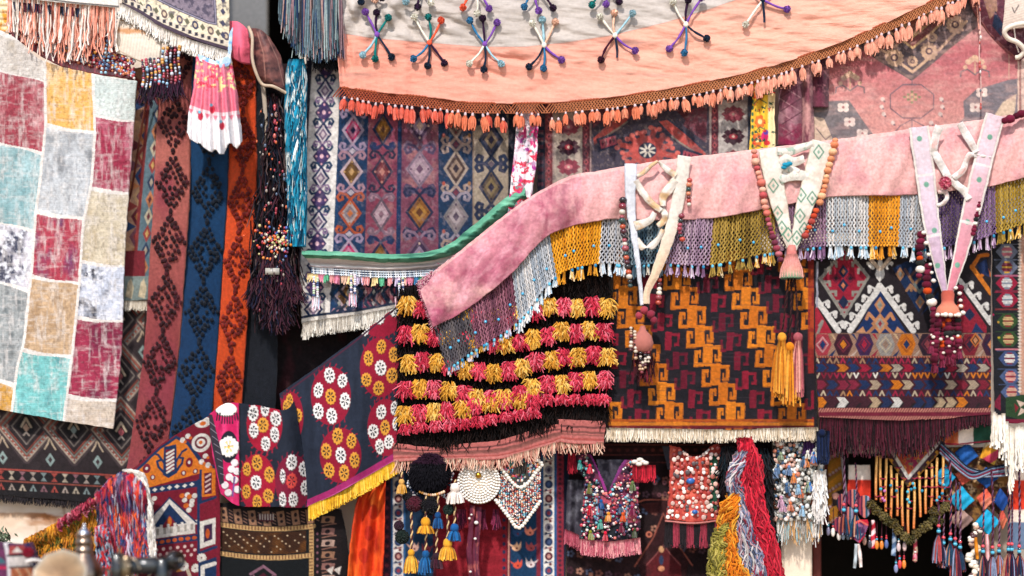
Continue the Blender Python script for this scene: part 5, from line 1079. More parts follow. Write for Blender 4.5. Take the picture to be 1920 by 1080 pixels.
o = sheet('hexagon_kilim', [[(1860, 420, -.02), (1960, 415, -.02)], [(1862, 620, -.03), (1960, 620, -.03)], [(1866, 796, -.04), (1960, 790, -.04)]], p_hx, M_RUG, step=1.2); tag(o, 'narrow black kilim band with red, green and blue hexagons at the right edge', 'kilim')
a = Acc()
for k, (x, y0, L) in enumerate(((1862, 772, 70), (1868, 775, 66), (1874, 778, 60), (1882, 775, 82), (1886, 790, 84), (1895, 800, 112), (1899, 802, 122), (1906, 800, 80), (1912, 798, 86), (1917, 800, 72), (1924, 800, 80))):
    m = 5; hang(a, W(x + rng.normal(0, 1.5, m), y0, -.09), L * K * rng.uniform(.8, 1.02, m), .0075, pick(['f2eadc', 'e8dccb', 'f4ede2'], m), 8, .07, 5, .8, curl=.02)
build('white_fringe', a, M_YARN, o)

# ================= orange prayer kilim =================
def p_or(p):
    w1 = (fbm(p.X, p.Y, 18, 3) - .5) * 2; X = p.X + w1; Y = p.Y + w1 + .14 * (p.X - 320); q = p.sub(p.X > 0, X, Y); nv, rd, og, wh = '1d3c66', '8a1a34', 'e8862a', 'ece4da'
    q.fill(rd)
    q.poly([(250, 905), (262, 868), (300, 838), (330, 822), (350, 835), (380, 878), (404, 890), (404, 940), (376, 940), (374, 895), (250, 912)], og)
    q.line([(258, 872), (300, 838), (330, 821), (352, 836), (378, 876), (404, 888)], 5, nv); q.line([(376, 890), (376, 950), (404, 944)], 5, nv); q.rect(383, 896, 397, 936, '6a1a3a')
    for y in range(900, 936, 9): q.line([(386, y + 4), (394, y)], 3.5, 'e8c8c0')
    q.poly([(308, 836), (330, 834), (332, 888), (316, 896), (305, 888)], nv); q.rect(311, 842, 327, 884, rd)
    for y in range(846, 884, 7): q.line([(313, y + 4), (325, y - 2)], 4, wh)
    for s in (-1, 1): q.line([(319 + s * 12, 884), (319 + s * 22, 872), (319 + s * 24, 862), (319 + s * 17, 860)], 4.5, nv); q.line([(319 + s * 10, 868), (319 + s * 22, 850), (319 + s * 30, 846)], 4, nv)
    for x, y in ((275, 872), (355, 872), (286, 890), (344, 890), (264, 890), (366, 890)): q.ell(x, y, 7 if y < 880 else 5, 9 if y < 880 else 5, rd); q.ell(x, y, 2.5, 3, wh)
    q.rect(250, 908, 376, 920, nv)
    for x in range(262, 374, 14): q.dia(x, 914, 5, 4, wh)
    q.line([(372, 908), (372, 985)], 5, nv)
    q.poly([(318, 934), (366, 985), (366, 1006), (262, 1006), (262, 985)], wh); q.poly([(318, 945), (350, 985), (286, 985)], nv); q.poly([(318, 966), (334, 988), (302, 988)], rd); q.ell(318, 978, 4, 9, 'd8782a')
    for x in range(276, 372, 13): q.rect(x - 2, 982, x + 3, 990, wh); q.rect(x + 4, 988, x + 9, 1000, 'b8b0a4')
    for x, y in ((284, 934), (272, 946), (346, 936), (360, 940), (354, 956)):
        for d in ((-5, -4), (5, -4), (0, 5)): q.ell(x + d[0], y + d[1], 5, 4.6, 'e0762c' if d[0] < 0 else wh)
    q.line([(262, 986), (318, 933), (368, 986)], 3, nv)
    q.rect(262, 1008, 372, 1020, nv)
    for x in range(268, 370, 12): q.ell(x, 1014, 4.5, 3.5, 'd8662a')
    q.poly([(374, 986), (404, 982), (404, 1032), (374, 1036)], wh); q.poly([(382, 994), (398, 992), (398, 1022), (382, 1026)], '4a2a50'); q.ell(389, 1010, 4, 9, 'd8662a'); q.line([(372, 985), (372, 1044), (406, 1038)], 5, nv)
    for k in range(30): x, y = 268 + (k % 8) * 13, 1028 + (k // 8) * 9; q.ell(x + (k // 8 % 2) * 6, y, 3, 3, 'e8c8c0')
    q.line([(268, 1090), (290, 1058), (318, 1050), (346, 1058), (358, 1090)], 6, 'c9b8a0'); q.poly([(272, 1095), (292, 1062), (318, 1054), (344, 1062), (354, 1095)], '5a1a34')
    for x, y in ((300, 1068), (318, 1062), (336, 1068)): q.poly([(x - 6, y + 6), (x, y - 6), (x + 6, y + 6)], 'e0903a')
    for x, y in ((312, 1096), (345, 1066), (378, 1054), (366, 1072)): q.daisy(x, y, 9, wh, rd, 6, None)
    q.poly([(372, 1062), (406, 1056), (406, 1130), (372, 1130)], nv); q.line([(380, 1130), (380, 1072), (402, 1068)], 8, wh)
    q.poly([(340, 815), (404, 775), (410, 880), (392, 882), (352, 834)], rd); q.line([(330, 821), (352, 834), (380, 874)], 4, nv)
    q.ell(377, 838, 18, 17, wh); q.ell(377, 838, 12, 11, '7a3040'); q.ell(377, 838, 8, 7, wh); q.ell(377, 838, 3.5, 3.5, 'e0762c'); q.ell(380, 800, 15, 10, wh); q.ell(380, 802, 6, 4, 'e0762c')
    for x, y in ((385, 864), (378, 874), (390, 882), (352, 822), (342, 828)): q.ell(x, y, 5, 5, wh); q.ell(x + 5, y + 4, 3, 3, 'e0762c')
    p.mottle(.16, 3, 5)
of = lambda x, y, u, v: -.02 * np.sin(u * 6) - .01 * fbm(x, y, 50, 3)
o = sheet('prayer_kilim', [[(250, 878, -.04), (300, 835, -.06), (345, 806, -.05), (400, 776, -.02)], [(252, 960, -.04), (300, 950, -.06), (350, 945, -.05), (412, 935, -.02)], [(262, 1110, -.04), (300, 1110, -.06), (350, 1110, -.05), (412, 1110, -.02)]], p_or, M_RUG, step=1.25, fold=of, thick=.012)
tag(o, 'orange topped prayer kilim with navy arch and white daisies behind the sewing machine', 'kilim')

# ================= brown panelled rug =================
def p_bp(p):
    X = p.X; Y = p.Y - 12 * np.sin(np.clip((p.X - 390) / 200, 0, 1.15) * 2.6); q = p.sub(X > 0, X, Y)
    q.fill('1d1416'); sk, cr = 'b08468', 'd9b078'
    q.rect(372, 948, 590, 976, '2a1c1e')
    for k, x in enumerate(np.arange(392, 600, 27)): q.poly([(x - 9, 948), (x + 5, 946), (x + 9, 974), (x - 5, 974)], sk); q.ell(x, 955, 3, 4, '2c1e22'); q.ell(x + 1, 966, 3, 3, '2c1e22'); [q.line([(x + 11, 950 + j * 6), (x + 17, 953 + j * 6)], 1.6, 'a87c68') for j in range(4)]
    q.rect(484, 952, 512, 966, '6a2430'); [q.rect(486 + j * 5, 952, 488.5 + j * 5, 963, 'e8d8cc') for j in range(6)]
    def dash(x0, y0, x1, y1):
        n = int(math.hypot(x1 - x0, y1 - y0) / 6); q.line([(x0, y0), (x1, y1)], 8.5, cr)
        for j in range(n + 1): t = j / max(n, 1); q.rect(x0 + (x1 - x0) * t - (1.2 if y0 == y1 else 4), y0 + (y1 - y0) * t - (4 if y0 == y1 else 1.2), x0 + (x1 - x0) * t + (.6 if y0 == y1 else 3), y0 + (y1 - y0) * t + (3 if y0 == y1 else .6), '7a4a34')
    q.rect(392, 978, 588, 1120, '11171b'); q.rect(408, 986, 574, 1027, '4a2a14'); f = q.sub((q.X > 408) & (q.X < 574) & (q.Y > 986) & (q.Y < 1027), q.X, q.Y); f.veil('7a4c1e', .5, .75, 26, 4); f._mul(1 - .25 * (np.sin((f.X * .6 - f.Y) * 1.5) > .2))
    for j in range(-3, 12):
        for i in range(12):
            x = 412 + j * 24 + i * 7; y = 988 + i * 5
            if 411 < x < 572 and 988 < y < 1025 and rng.random() < .8: q.ell(x, y, 1.6, 1.4, 'e0c4a0')
    dash(394, 978, 394, 1120); dash(394, 980, 588, 980); dash(584, 980, 584, 1120); dash(398, 1034, 584, 1034)
    q.line([(470, 1066), (494, 1050), (516, 1066)], 5, '9a7080'); q.line([(476, 1068), (474, 1100)], 3, '9a7080'); q.line([(511, 1068), (514, 1100)], 3, '9a7080'); q.poly([(484, 1070), (494, 1062), (504, 1070), (506, 1110), (482, 1110)], '5c1830')
    q.rect(600, 945, 640, 1120, '231618')
    for j, y in enumerate(range(964, 1090, 22)): q.poly([(604, y), (628, y + 3), (626, y + 15), (602, y + 12)], [sk, 'a87a70', 'c9a898'][j % 3]); q.ell(614, y + 8, 5, 4, '2a1c22'); q.line([(604, y + 18), (630, y + 16)], 2, 'a07464')
    for s in (0, 1): q.poly([(612 + s * 14, 1066), (626 + s * 14, 1060), (622 + s * 14, 1076)], 'e8dcd0')
    for y in range(990, 1090, 12): q.ell(384, y, 2, 2.4, 'a89a90'); q.ell(595, y + 5, 2, 2.4, '9a6a74')
    p.mottle(.22, 3, 5)
o = sheet('panelled_rug', [[(378, 944, .03), (480, 942, .0), (560, 946, .0), (640, 956, .05)], [(374, 1020, .02), (480, 1020, -.01), (560, 1020, -.01), (652, 1020, .05)], [(372, 1112, .02), (480, 1112, -.01), (560, 1112, -.01), (660, 1112, .05)]], p_bp, M_RUG, step=1.25); tag(o, 'dark rug with a brown panel framed by a cream dashed border', 'rug')
def p_oc(p):
    p.fill('d9481c'); p.veil('f07a30', .5, .75, 22, 4, .6, 3); p.veil('a82c14', .5, .75, 20, 9, .6, 3)
    for x, y in ((692, 1000), (682, 1042), (700, 960)): p.ell(x, y, 9, 14, 'a81f18', .7)
o = sheet('orange_cloth', [[(686, 905, .06), (724, 880, .06)], [(664, 960, .03), (722, 960, .05)], [(648, 1110, .02), (718, 1110, .05)]], p_oc, M_SATIN, fold=lambda x, y, u, v: -.03 * np.sin(u * 13 + v * 2), thick=.01); tag(o, 'gathered bright orange cloth hanging under the yellow fringe', 'cloth')
# ================= pink shawl with crochet border =================
sh = thing('pink_shawl', 'long pink velvet shawl with patchwork crochet border and beaded tassels slung across the rugs', 'shawl', W(1350, 500, -.12))
T_ = [(783, 530), (835, 492), (900, 440), (985, 375), (1065, 332), (1130, 319), (1230, 302), (1330, 290), (1440, 277), (1545, 264), (1628, 253), (1685, 245), (1740, 238), (1805, 229), (1862, 221), (1950, 205)]
M_ = [(812, 614), (878, 578), (960, 512), (1030, 440), (1128, 412), (1180, 412), (1250, 412), (1338, 408), (1452, 388), (1548, 370), (1628, 366), (1688, 366), (1745, 362), (1810, 355), (1866, 347), (1950, 325)]
B_ = [(838, 692), (892, 655), (972, 603), (1043, 518), (1122, 494), (1180, 497), (1245, 494), (1330, 497), (1455, 472), (1550, 462), (1628, 462), (1684, 462), (1740, 466), (1808, 456), (1868, 438), (1950, 410)]
YS = -.15
def p_sh(p):
    x = p.X; p.fill('e4b0aa'); p.fill('cf929a', np.clip((1180 - x) / 200, 0, .8)); p.fill('ac5a72', np.clip((1050 - x) / 190, 0, .85) * np.clip(.35 + p.V * 1.1, 0, 1))
    p.veil('e6b8b0', .5, .75, 50, 3, 2, 1, a=.7); p.veil('cc8890', .5, .75, 46, 9, 1, 1.4, a=.6)
    m = p.sub(x < 1090, p.X + p.Y, p.Y - p.X); m.veil('9c4060', .48, .75, 30, 5, 1.6, 1, a=.6); m.veil('dca4ac', .48, .8, 22, 15, .7, 2, a=.7)
    m = p.sub(np.abs(x - 1055) < 40, p.X, p.Y); m.veil('9c4660', .45, .7, 16, 5, .5, 2, a=.6); p.mottle(.12, 3, 5)
    p.mottle(.12, 9, 25, 1, 5); p.mottle(.1, 7, 35, 6, 1); p.fill('8c3a58', .55 * np.exp(-((p.X - 1056 + .1 * (p.Y - 380)) / 9) ** 2) * (p.Y > 345)); p.fill('ecc4b8', .4 * (p.V < .06))  # dark crease at the bend is shade painted into the pink
def shf(x, y, u, v): return -.02 * np.sin(v * 2.6) - .028 * fbm(x, y, 60, 5) * np.clip((1150 - x) / 250, .35, 1) - .01 * np.sin(x * .05 + y * .02) - .016 * fbm(x, y * .45, 26, 15) * (.3 + v) - .006 * np.sin((x + .4 * y) * .16 + 2 * fbm(x, y, 50, 3)) - .03 * np.exp(-((x - 1062 + .25 * (y - 330)) / 22) ** 2)
sheet('velvet_band', [[(x, y, YS + .01) for x, y in T_], [((t[0] + m[0]) / 2, (t[1] + m[1]) / 2, YS - .01) for t, m in zip(T_, M_)], [(x, y, YS) for x, y in M_]], p_sh, M_PILE, sh, step=1.6, fold=shf, thick=.012)
a = Acc(); n = 1500; t = rng.random(n); x = 783 + 29 * t + np.abs(rng.normal(0, 26, n)); y = 530 + 84 * t + rng.normal(0, 3, n) - .74 * (x - 783 - 29 * t); an = rng.normal(2.4, .7, n)
tubes(a, np.stack([W(x, y, YS - .005), W(x + 3 * np.cos(an), y + 2.4 * np.sin(an), YS - .02), W(x + 6 * np.cos(an), y + 6 * np.sin(an), YS - .02)], 1), np.array([.0022, .002, .001])[None].repeat(n, 0), pick(['c88494', 'dcaab0', 'a85870', 'e6c0c0', '9c4864'], n), 3); build('velvet_nap', a, M_YARN, sh)
secs = [(0, 1, ['5c565a', '4c484e', '6e6666']), (1, 2, ['83505f', '9a6674', '6f4454']), (2, 3, ['b8babd', 'a3aab2', 'cfcac6']), (3, 4, ['dc9a24', 'e8a838', 'd08a1c']), (4, 5, ['bcb8b6', 'a8aab0', 'd2ccc6']), (5, 6, ['5f7682', '4c6474', '7f8f96']), (6, 7, ['a58a9c', '93788c', 'b8a0ac']), (7, 8, ['9c8038', 'ae9048', '866c30']), (8, 9, ['8c6a80', '9c7c90', '765a72']), (9, 10, ['bfbdbb', 'adb2b6', 'd4cec8']), (10, 11, ['e0992a', 'eca83c', 'd28c20']), (11, 12, ['bcbab8', 'a9aeb4', 'd0cac6']), (12, 13, ['5c4666', '6c5676', '4c3a5c']), (13, 14, ['86688a', '987a98', '74587a']), (14, 15, ['a08230', 'b49648', '8a6e2a'])]
tl = curve(T_, 15 * 60 + 1); ml = curve(M_, 15 * 60 + 1); bl = curve(B_, 15 * 60 + 1)
for s0, s1_, cs in secs:
    i0, i1 = s0 * 60, s1_ * 60; pm = ml[i0:i1 + 1]; pb = bl[i0:i1 + 1]
    lm = np.hypot(*np.diff(pm, axis=0).T).sum(); n = max(6, int(round(lm / 3.4))); h_ = np.hypot(*(pm.mean(0) - pb.mean(0))); R = max(6, int(h_ / 5.0))
    u = (np.arange(n) + .5) / n * (i1 - i0); rr = np.arange(R + 1) / R
    sg = ((np.arange(n)[:, None] + np.arange(R + 1)[None]) % 2 * 2 - 1) * (.47 * (i1 - i0) / n)
    uu = np.clip(u[:, None] + sg * (.55 + .45 * (rr[None] > .4)), 0, i1 - i0)
    ax = np.arange(i1 - i0 + 1)
    mx_ = np.interp(uu, ax, pm[:, 0]); my = np.interp(uu, ax, pm[:, 1]); bx = np.interp(uu, ax, pb[:, 0]); by = np.interp(uu, ax, pb[:, 1])
    px = mx_ + (bx - mx_) * rr + rng.normal(0, .35, mx_.shape); py = my - 2 + (by - my + 2) * rr + rng.normal(0, .35, mx_.shape)
    pth = W(px, py, YS + .002 - .006 * ((np.arange(n)[:, None] % 2)) - .012 * np.sin(uu * .06) * rr)
    c = pick(cs, n) * rng.uniform(.88, 1.1, (n, 1)); a = Acc()
    tubes(a, pth, .0054, c, 5)
    cp_ = build('crochet_panel', a, M_YARN, sh)
    # tassels along the hem
    b = Acc(); nt = max(3, int(round(np.hypot(*np.diff(pb, axis=0).T).sum() / 11.5))); ut = np.clip((np.arange(nt) + .5 + rng.normal(0, .22, nt)) / nt, .02, .98) * (i1 - i0); tx_ = np.interp(ut, ax, pb[:, 0]); ty_ = np.interp(ut, ax, pb[:, 1])
    blk = s0 in (0, 1)
    for k in range(nt):
        m = 13; w3 = W(tx_[k], ty_[k], YS - .004); col = pick(cs if rng.random() < .7 else (['e8dcc8', 'd8b8c8', 'c8d4dc'] if s0 not in (3, 7, 10, 14) else ['e8c070', 'd8a040', 'f0d8b0']), m)
        if s0 in (2, 4, 9, 11): col = pick(['e4e0dc', 'cdd6de', 'f0ebe4', 'b8ccd8'], m)
        if s0 in (6, 8, 12, 13): col = pick(['c8b0c4', 'a888a4', 'e0d0d8', '7c5a78'], m)
        if blk: col = pick(['b8b0c0', '8fa8c0', 'd8c8d0', 'c8a050'], m)
        L = (.066 if not blk else .045) * rng.uniform(.8, 1.1)
        hang(b, w3 + rng.normal(0, .003, (m, 3)), L * rng.uniform(.8, 1.1, m), .0052, col * rng.uniform(.85, 1.12, (m, 1)), 4, .12, 4, .6)
        if rng.random() < .62: balls(b, [w3 + [0, -.008, -.010]], .0085, S('6ec0dc' if rng.random() < .8 else '3a90b8'), (1, 1, 1.25), 7, 5)
    build('tassel_fringe', b, M_YARN, cp_)
    b = Acc(); nb = max(2, int(lm / 26))
    for k in range(nb):
        f = (k + .5 + rng.uniform(-.35, .35)) / nb * (i1 - i0); r_ = .62 + rng.uniform(-.08, .1); x = np.interp(f, ax, pm[:, 0]) * (1 - r_) + np.interp(f, ax, pb[:, 0]) * r_; y = np.interp(f, ax, pm[:, 1]) * (1 - r_) + np.interp(f, ax, pb[:, 1]) * r_
        balls(b, W([x], [y], YS - .016), .0085, S('52b4dc'), (1, .8, 1), 8, 6)
    build('turquoise_beading', b, M_BEAD, cp_)

# ================= camel trims =================
YT = -.212
def strap(name, path, paint, parent, y=YT, thick=.006, mat_=M_STRAP):
    A = np.asarray(path, float); d = np.gradient(A[:, :2], axis=0); d /= np.linalg.norm(d, axis=1)[:, None]; nrm = np.stack([-d[:, 1], d[:, 0]], 1)
    if abs(d[:, 1]).mean() > .5: nrm = np.where((nrm[:, :1] > 0), nrm, -nrm)
    rows = [[tuple(a[:2] - nn * a[2] / 2) + (y + .005,), tuple(a[:2]) + (y - .003,), tuple(a[:2] + nn * a[2] / 2) + (y + .005,)] for a, nn in zip(A, nrm)]
    ph = rng.uniform(0, 9)
    return sheet(name, rows, paint, mat_, parent, step=1.3, thick=thick, fold=lambda x, y_, u, v: -.006 * np.sin(v * 11 + ph) - .008 * fbm(x, y_, 18, int(ph * 10)))
def edge(p, c, w_=.1): p.fill(c, np.clip((np.abs(p.U - .5) - (.5 - w_)) * 30, 0, 1))
def ribbon(acc, pts, w_, c, y=YT, flat=.3): tubes(acc, cordpath([(a_, b_, y) for a_, b_ in pts], 22), w_ * K, S(c), 8, flat=flat)
def beads(acc, pts, r0, cols, y=YT, gap=1.5, jit=.25):
    q = curve(pts, 200); L = np.concatenate([[0], np.cumsum(np.hypot(*np.diff(q, axis=0).T))]); s = 0; i = 0
    while s < L[-1]:
        r = r0 * rng.uniform(1 - jit, 1 + jit); x = np.interp(s, L, q[:, 0]); z = np.interp(s, L, q[:, 1]); c = cols[i % len(cols)] if rng.random() < .8 else cols[rng.integers(len(cols))]
        balls(acc, W([x], [z], y), r * K, S(c), (1, .9, .8), 9, 6, .06); s += r * gap; i += 1
# trim A
tA = thing('camel_trim', 'plain ivory strap harness with tangled cross straps over the dark blue crochet', 'camel trim', W(1225, 600, YT))
def p_iv(p): p.fill('efe5d8'); p.fill('ecc8a4', np.clip((p.Y - 400) / 120, 0, .8)); p.mottle(.08, 10, 3); edge(p, 'e2d4c4', .06)
strap('strap', [(1284, 292, 25), (1277, 340, 25), (1268, 390, 24), (1252, 450, 22), (1230, 510, 17), (1214, 545, 13), (1212, 570, 12)], p_iv, tA)
def p_iv2(p): p.fill('e6e6ea'); p.mottle(.16, 8, 3); edge(p, 'c4c8d2', .08)
strap('strap', [(1183, 307, 24), (1182, 340, 22), (1183, 390, 17), (1189, 440, 13), (1197, 500, 9), (1204, 572, 7)], p_iv2, tA)
def p_cs(p): p.fill('ece2d6'); p.veil('e6c094', .5, .7, 16, 4); edge(p, 'b8a08a', .06); p.mottle(.08, 8, 3)
for pts in ([(1195, 331, 8), (1208, 323, 9), (1222, 310, 8), (1233, 302, 6)], [(1235, 302, 6), (1244, 312, 9), (1256, 322, 12), (1268, 330, 13)], [(1192, 338, 12), (1200, 352, 13), (1212, 370, 13), (1226, 384, 12), (1240, 394, 11)], [(1268, 338, 17), (1254, 354, 19), (1243, 370, 15), (1243, 386, 10)], [(1190, 424, 18), (1204, 420, 17), (1220, 412, 13), (1228, 398, 10)], [(1240, 390, 12), (1247, 402, 12), (1244, 414, 12), (1233, 424, 10)], [(1194, 448, 10), (1206, 464, 12), (1220, 462, 13), (1236, 446, 10), (1243, 430, 8)]):
    strap('cross_strap', pts, p_cs, tA, YT - .004, .005, M_STRAP)
a = Acc(); BC = ['2c2426', '8c3040', 'd8cfc0', 'a8505a', '38504c', 'c05a38', '5a2432']
beads(a, [(1168, 375), (1166, 410), (1170, 440), (1174, 480), (1180, 520), (1182, 540)], 6, BC, YT); build('bead_strand', a, M_BEAD, tA)
a = Acc(); beads(a, [(1293, 338), (1291, 360), (1292, 385)], 5, ['b84a40', 'e0d8c8', '2f4a44', 'd88868', '6c2c30'], YT); beads(a, [(1278, 405), (1274, 430), (1280, 450)], 5, ['8c2c40', '2c3a3a', 'c0503a', 'a84a58'], YT); build('bead_strand', a, M_BEAD, tA)
a = Acc(); beads(a, [(1236, 525), (1236, 545), (1234, 570)], 5.5, ['b8503c', '5a2830', '9c4a50', 'e8dccb', 'a04a50'], YT + .03); beads(a, [(1167, 325)], 5, ['a82c34'], YT + .03); build('bead_strand', a, M_BEAD, tA)
pend = Acc(); balls(pend, W([1208, 1220, 1198, 1226], [582, 590, 592, 600], YT), [.022, .024, .02, .02], pick(['8c2c40', 'a8404e', '7c2438'], 4), (1, 1, 1), 12, 8, .14); lathe(pend, W(1205, 640, YT), [(.012, .085), (.02, .06), (.048, .03), (.06, -.01), (.05, -.05), (.02, -.065), (0, -.066)], S('b87468'), 20); build('pendant', pend, M_CLOTH, tA)
a = Acc()
for x0, y0, x1, y1 in ((1183, 615, 1182, 660), (1190, 622, 1192, 672), (1200, 640, 1200, 695), (1208, 645, 1210, 690), (1214, 640, 1216, 680), (1205, 680, 1203, 700)): beads(a, [(x0, y0), ((x0 + x1) / 2 + 1, (y0 + y1) / 2), (x1, y1)], 3.4, ['d8c8b4', '5a2430', 'c8a484', '8c3a44', '2c1c20', 'e0d0c0'], YT - .03, 1.7)
build('bead_strand', a, M_BEAD, tA)
a = Acc(); m = 90; hang(a, W(1205 + rng.normal(0, 9, m), 655 + rng.uniform(0, 20, m), YT - .0), rng.uniform(.06, .16, m), .0045, pick(['5a1824', '3a1018', '7c2030', '2a1014'], m), 5, .12); build('wool_tassel', a, M_YARN, tA)
# trim B
tB = thing('camel_trim', 'ivory harness with green diamonds, coral bobble edges and three orange tassels', 'camel trim', W(1484, 745, YT))
def p_gd(p):
    p.fill('efe8da'); p.veil('e8c4b0', .5, .75, 22, 4, a=.7); p.mottle(.1, 6, 8); edge(p, 'cbb89e', .05)
    for cx, cy in DIA:
        p.diaring(cx, cy, 9.5, 13, 2.6, '6f9c84'); p.dia(cx, cy, 3, 4.5, '93b4a0')
DIA = [(1450, 348), (1458, 400), (1466, 428), (1478, 440)]
strap('strap', [(1440, 279, 36), (1448, 320, 37), (1456, 360, 34), (1468, 410, 26), (1478, 450, 16), (1483, 474, 11)], p_gd, tB)
DIA = [(1535, 285), (1502, 366), (1523, 372), (1500, 405), (1508, 430), (1494, 446)]
strap('strap', [(1542, 266, 40), (1532, 305, 40), (1522, 345, 38), (1508, 390, 32), (1495, 440, 19), (1487, 474, 11)], p_gd, tB)
def p_cb(p): p.fill('eee6da'); p.veil('e8c0b0', .55, .75, 12, 4, a=.6); p.veil('9cb8a4', .62, .68, 8, 9, a=.8); edge(p, 'c8b8a4', .05); p.mottle(.1, 6, 3)
for pts in ([(1458, 284, 14), (1480, 284, 16), (1502, 277, 15), (1524, 269, 12)], [(1462, 306, 16), (1474, 298, 20), (1490, 303, 18), (1508, 297, 14)], [(1462, 338, 18), (1478, 330, 22), (1496, 328, 22), (1516, 332, 18)], [(1464, 330, 12), (1471, 318, 14), (1484, 317, 13), (1498, 322, 12)]): strap('cross_strap', pts, p_cb, tB, YT - .003, .005)
a = Acc(); balls(a, W([1474, 1480, 1470], [309, 307, 314], YT - .03), [.016, .014, .012], pick(['1f7f9c', '2a94b0', '17607c'], 3), (1.4, .7, .8), 10, 7, .1); build('blue_tuft', a, M_YARN, tB)
a = Acc(); CB = ['e09a86', 'd87a6c', 'eab8a0', 'c05a5c', 'e8a890']; beads(a, [(1414, 284), (1418, 310), (1428, 345), (1434, 385), (1440, 405)], 7, CB, YT, 1.55); beads(a, [(1440, 412), (1448, 440), (1458, 470), (1466, 492)], 6, ['a04a58', 'c07078', '7a3a4c'], YT, 1.6); build('bobble_edge', a, M_YARN, tB)
a = Acc(); beads(a, [(1566, 263), (1560, 290), (1552, 320), (1546, 350), (1537, 380)], 7, ['e8a078', 'e08a64', 'eeb890', 'dc946c'], YT, 1.55); beads(a, [(1530, 395), (1520, 420), (1508, 445)], 6, ['d8603a', 'c04c30', 'b05048'], YT, 1.7); build('bobble_edge', a, M_YARN, tB)
pend = Acc(); lathe(pend, W(1484, 470, YT), [(.020, .03), (.026, .01), (.028, -.02), (.04, -.06), (.055, -.10), (.062, -.15), (.058, -.155), (.02, -.14)], np.array([S('d88a80'), S('d88a80'), S('cf7f78'), S('d8908a'), S('e0a090'), S('8fb090'), S('6a9078'), S('3a2a28')]), 24)
for k in range(24): A = k * 2 * math.pi / 24; c_ = W(1484, 470, YT); r_ = [.030, .042, .058, .064]; z_ = [-.02, -.06, -.1, -.148]; tubes(pend, np.array([c_ + [r * math.cos(A), r * math.sin(A), z] for r, z in zip(r_, z_)]), .0022, S('e4a89c'), 4)
build('pendant_cap', pend, M_YARN, tB)
for x0, x1, y1, cs in ((1479, 1466, 628, ['d88c28', 'e09c3a', 'c87a20']), (1484, 1481, 646, ['e0962c', 'd8861e', 'e8a848']), (1490, 1496, 628, ['c07a6c', 'a85a60', 'd89a8c'])):
    a = Acc(); twist(a, [(x0, 518, YT + .02), ((x0 + x1) / 2 + 1, 570, YT + .01), (x1, y1, YT)], .006, '4a2a28', '2c1a1c'); build('cord', a, M_YARN, tB)
    a = Acc(); tassel(a, W(x1, y1 - 4, YT), .105 * 3.3, .038, cs, cs[1], 60, .026, .05); build('tassel', a, M_YARN, tB)
# trim C
tC = thing('camel_trim', 'white edged pink and lilac harness with green dots and maroon beaded tassels', 'camel trim', W(1775, 690, YT))
def mkp(base, dots):
    def f(p):
        p.fill(base[0]); p.fill(base[1], np.clip(p.V * 1.6 - .4, 0, 1)); p.mottle(.08, 16, 4); edge(p, 'ece2d8', .13); p._mul(1 - .13 * ((np.abs(p.U - .5) > .36) & (np.abs(p.U - .5) < .40)))
        for x, y in dots: p.ell(x, y, 5, 5.4, '7fae98')
        for v in (.33, .66): p.fill('f2e8e2', (np.abs(p.V - v) < .008) * .8)
    return f
strap('strap', [(1723, 238, 38), (1730, 290, 38), (1738, 350, 36), (1747, 420, 31), (1760, 490, 22), (1772, 548, 11)], mkp(('ecd8de', 'd2b4c8'), [(1724, 260), (1737, 346), (1752, 432), (1758, 498)]), tC)
strap('strap', [(1867, 216, 38), (1854, 260, 37), (1842, 310, 36), (1830, 360, 36), (1815, 420, 33), (1798, 490, 24), (1781, 548, 13)], mkp(('eed0d6', 'e0909c'), [(1856, 257), (1836, 337), (1814, 416), (1795, 497)]), tC)
def p_cc(p): p.fill('f0e6de'); p.veil('e4b4aa', .5, .75, 18, 4); edge(p, 'f6f0e8', .12); p._mul(1 - .1 * (np.sin(p.V * 60) > .5)); p.mottle(.08, 8, 3)
for pts in ([(1762, 236, 17), (1755, 256, 15), (1751, 280, 13), (1752, 290, 12)], [(1750, 282, 12), (1762, 304, 14), (1772, 322, 14), (1782, 338, 13)], [(1800, 231, 12), (1812, 252, 15), (1824, 272, 14), (1831, 286, 12)], [(1840, 292, 8), (1820, 290, 10), (1812, 300, 10), (1806, 318, 12), (1788, 334, 12)], [(1784, 336, 14), (1796, 348, 14), (1808, 358, 15), (1818, 374, 13)], [(1760, 360, 7), (1772, 360, 8), (1776, 370, 8), (1770, 380, 8), (1758, 386, 7)], [(1826, 293, 6), (1845, 293, 5), (1858, 295, 4)]):
    strap('cross_strap', pts, p_cc, tC, YT - .004, .005, M_STRAP)
a = Acc(); m = 60; c0 = W(1772, 343, YT - .02); d = rng.normal(0, 1, (m, 3)); d /= np.linalg.norm(d, axis=1)[:, None]; d[:, 1] = -abs(d[:, 1]); tubes(a, np.stack([c0 + 0 * d, c0 + d * [.036, .03, .036]], 1), .006, pick(['d8607a', 'c24864', 'e88a98'], m), 4); build('rosette', a, M_YARN, tC)
MB = ['6b1c34', '7c2640', '54162a', '6b1c34', 'c8501e', '2c302e', 'f0e6d8', '7c2640']
for pts, r in (([(1728, 440), (1724, 470), (1726, 500), (1722, 525)], 8), ([(1740, 500), (1738, 540), (1748, 570), (1752, 600)], 8), ([(1884, 226), (1892, 224), (1902, 219), (1914, 214), (1930, 208)], 8), ([(1835, 380), (1830, 410), (1824, 440)], 5), ([(1800, 540), (1800, 560), (1801, 590)], 7)):
    a = Acc(); beads(a, pts, r, MB, YT + .005, 1.35); build('bead_strand', a, M_YARN, tC)
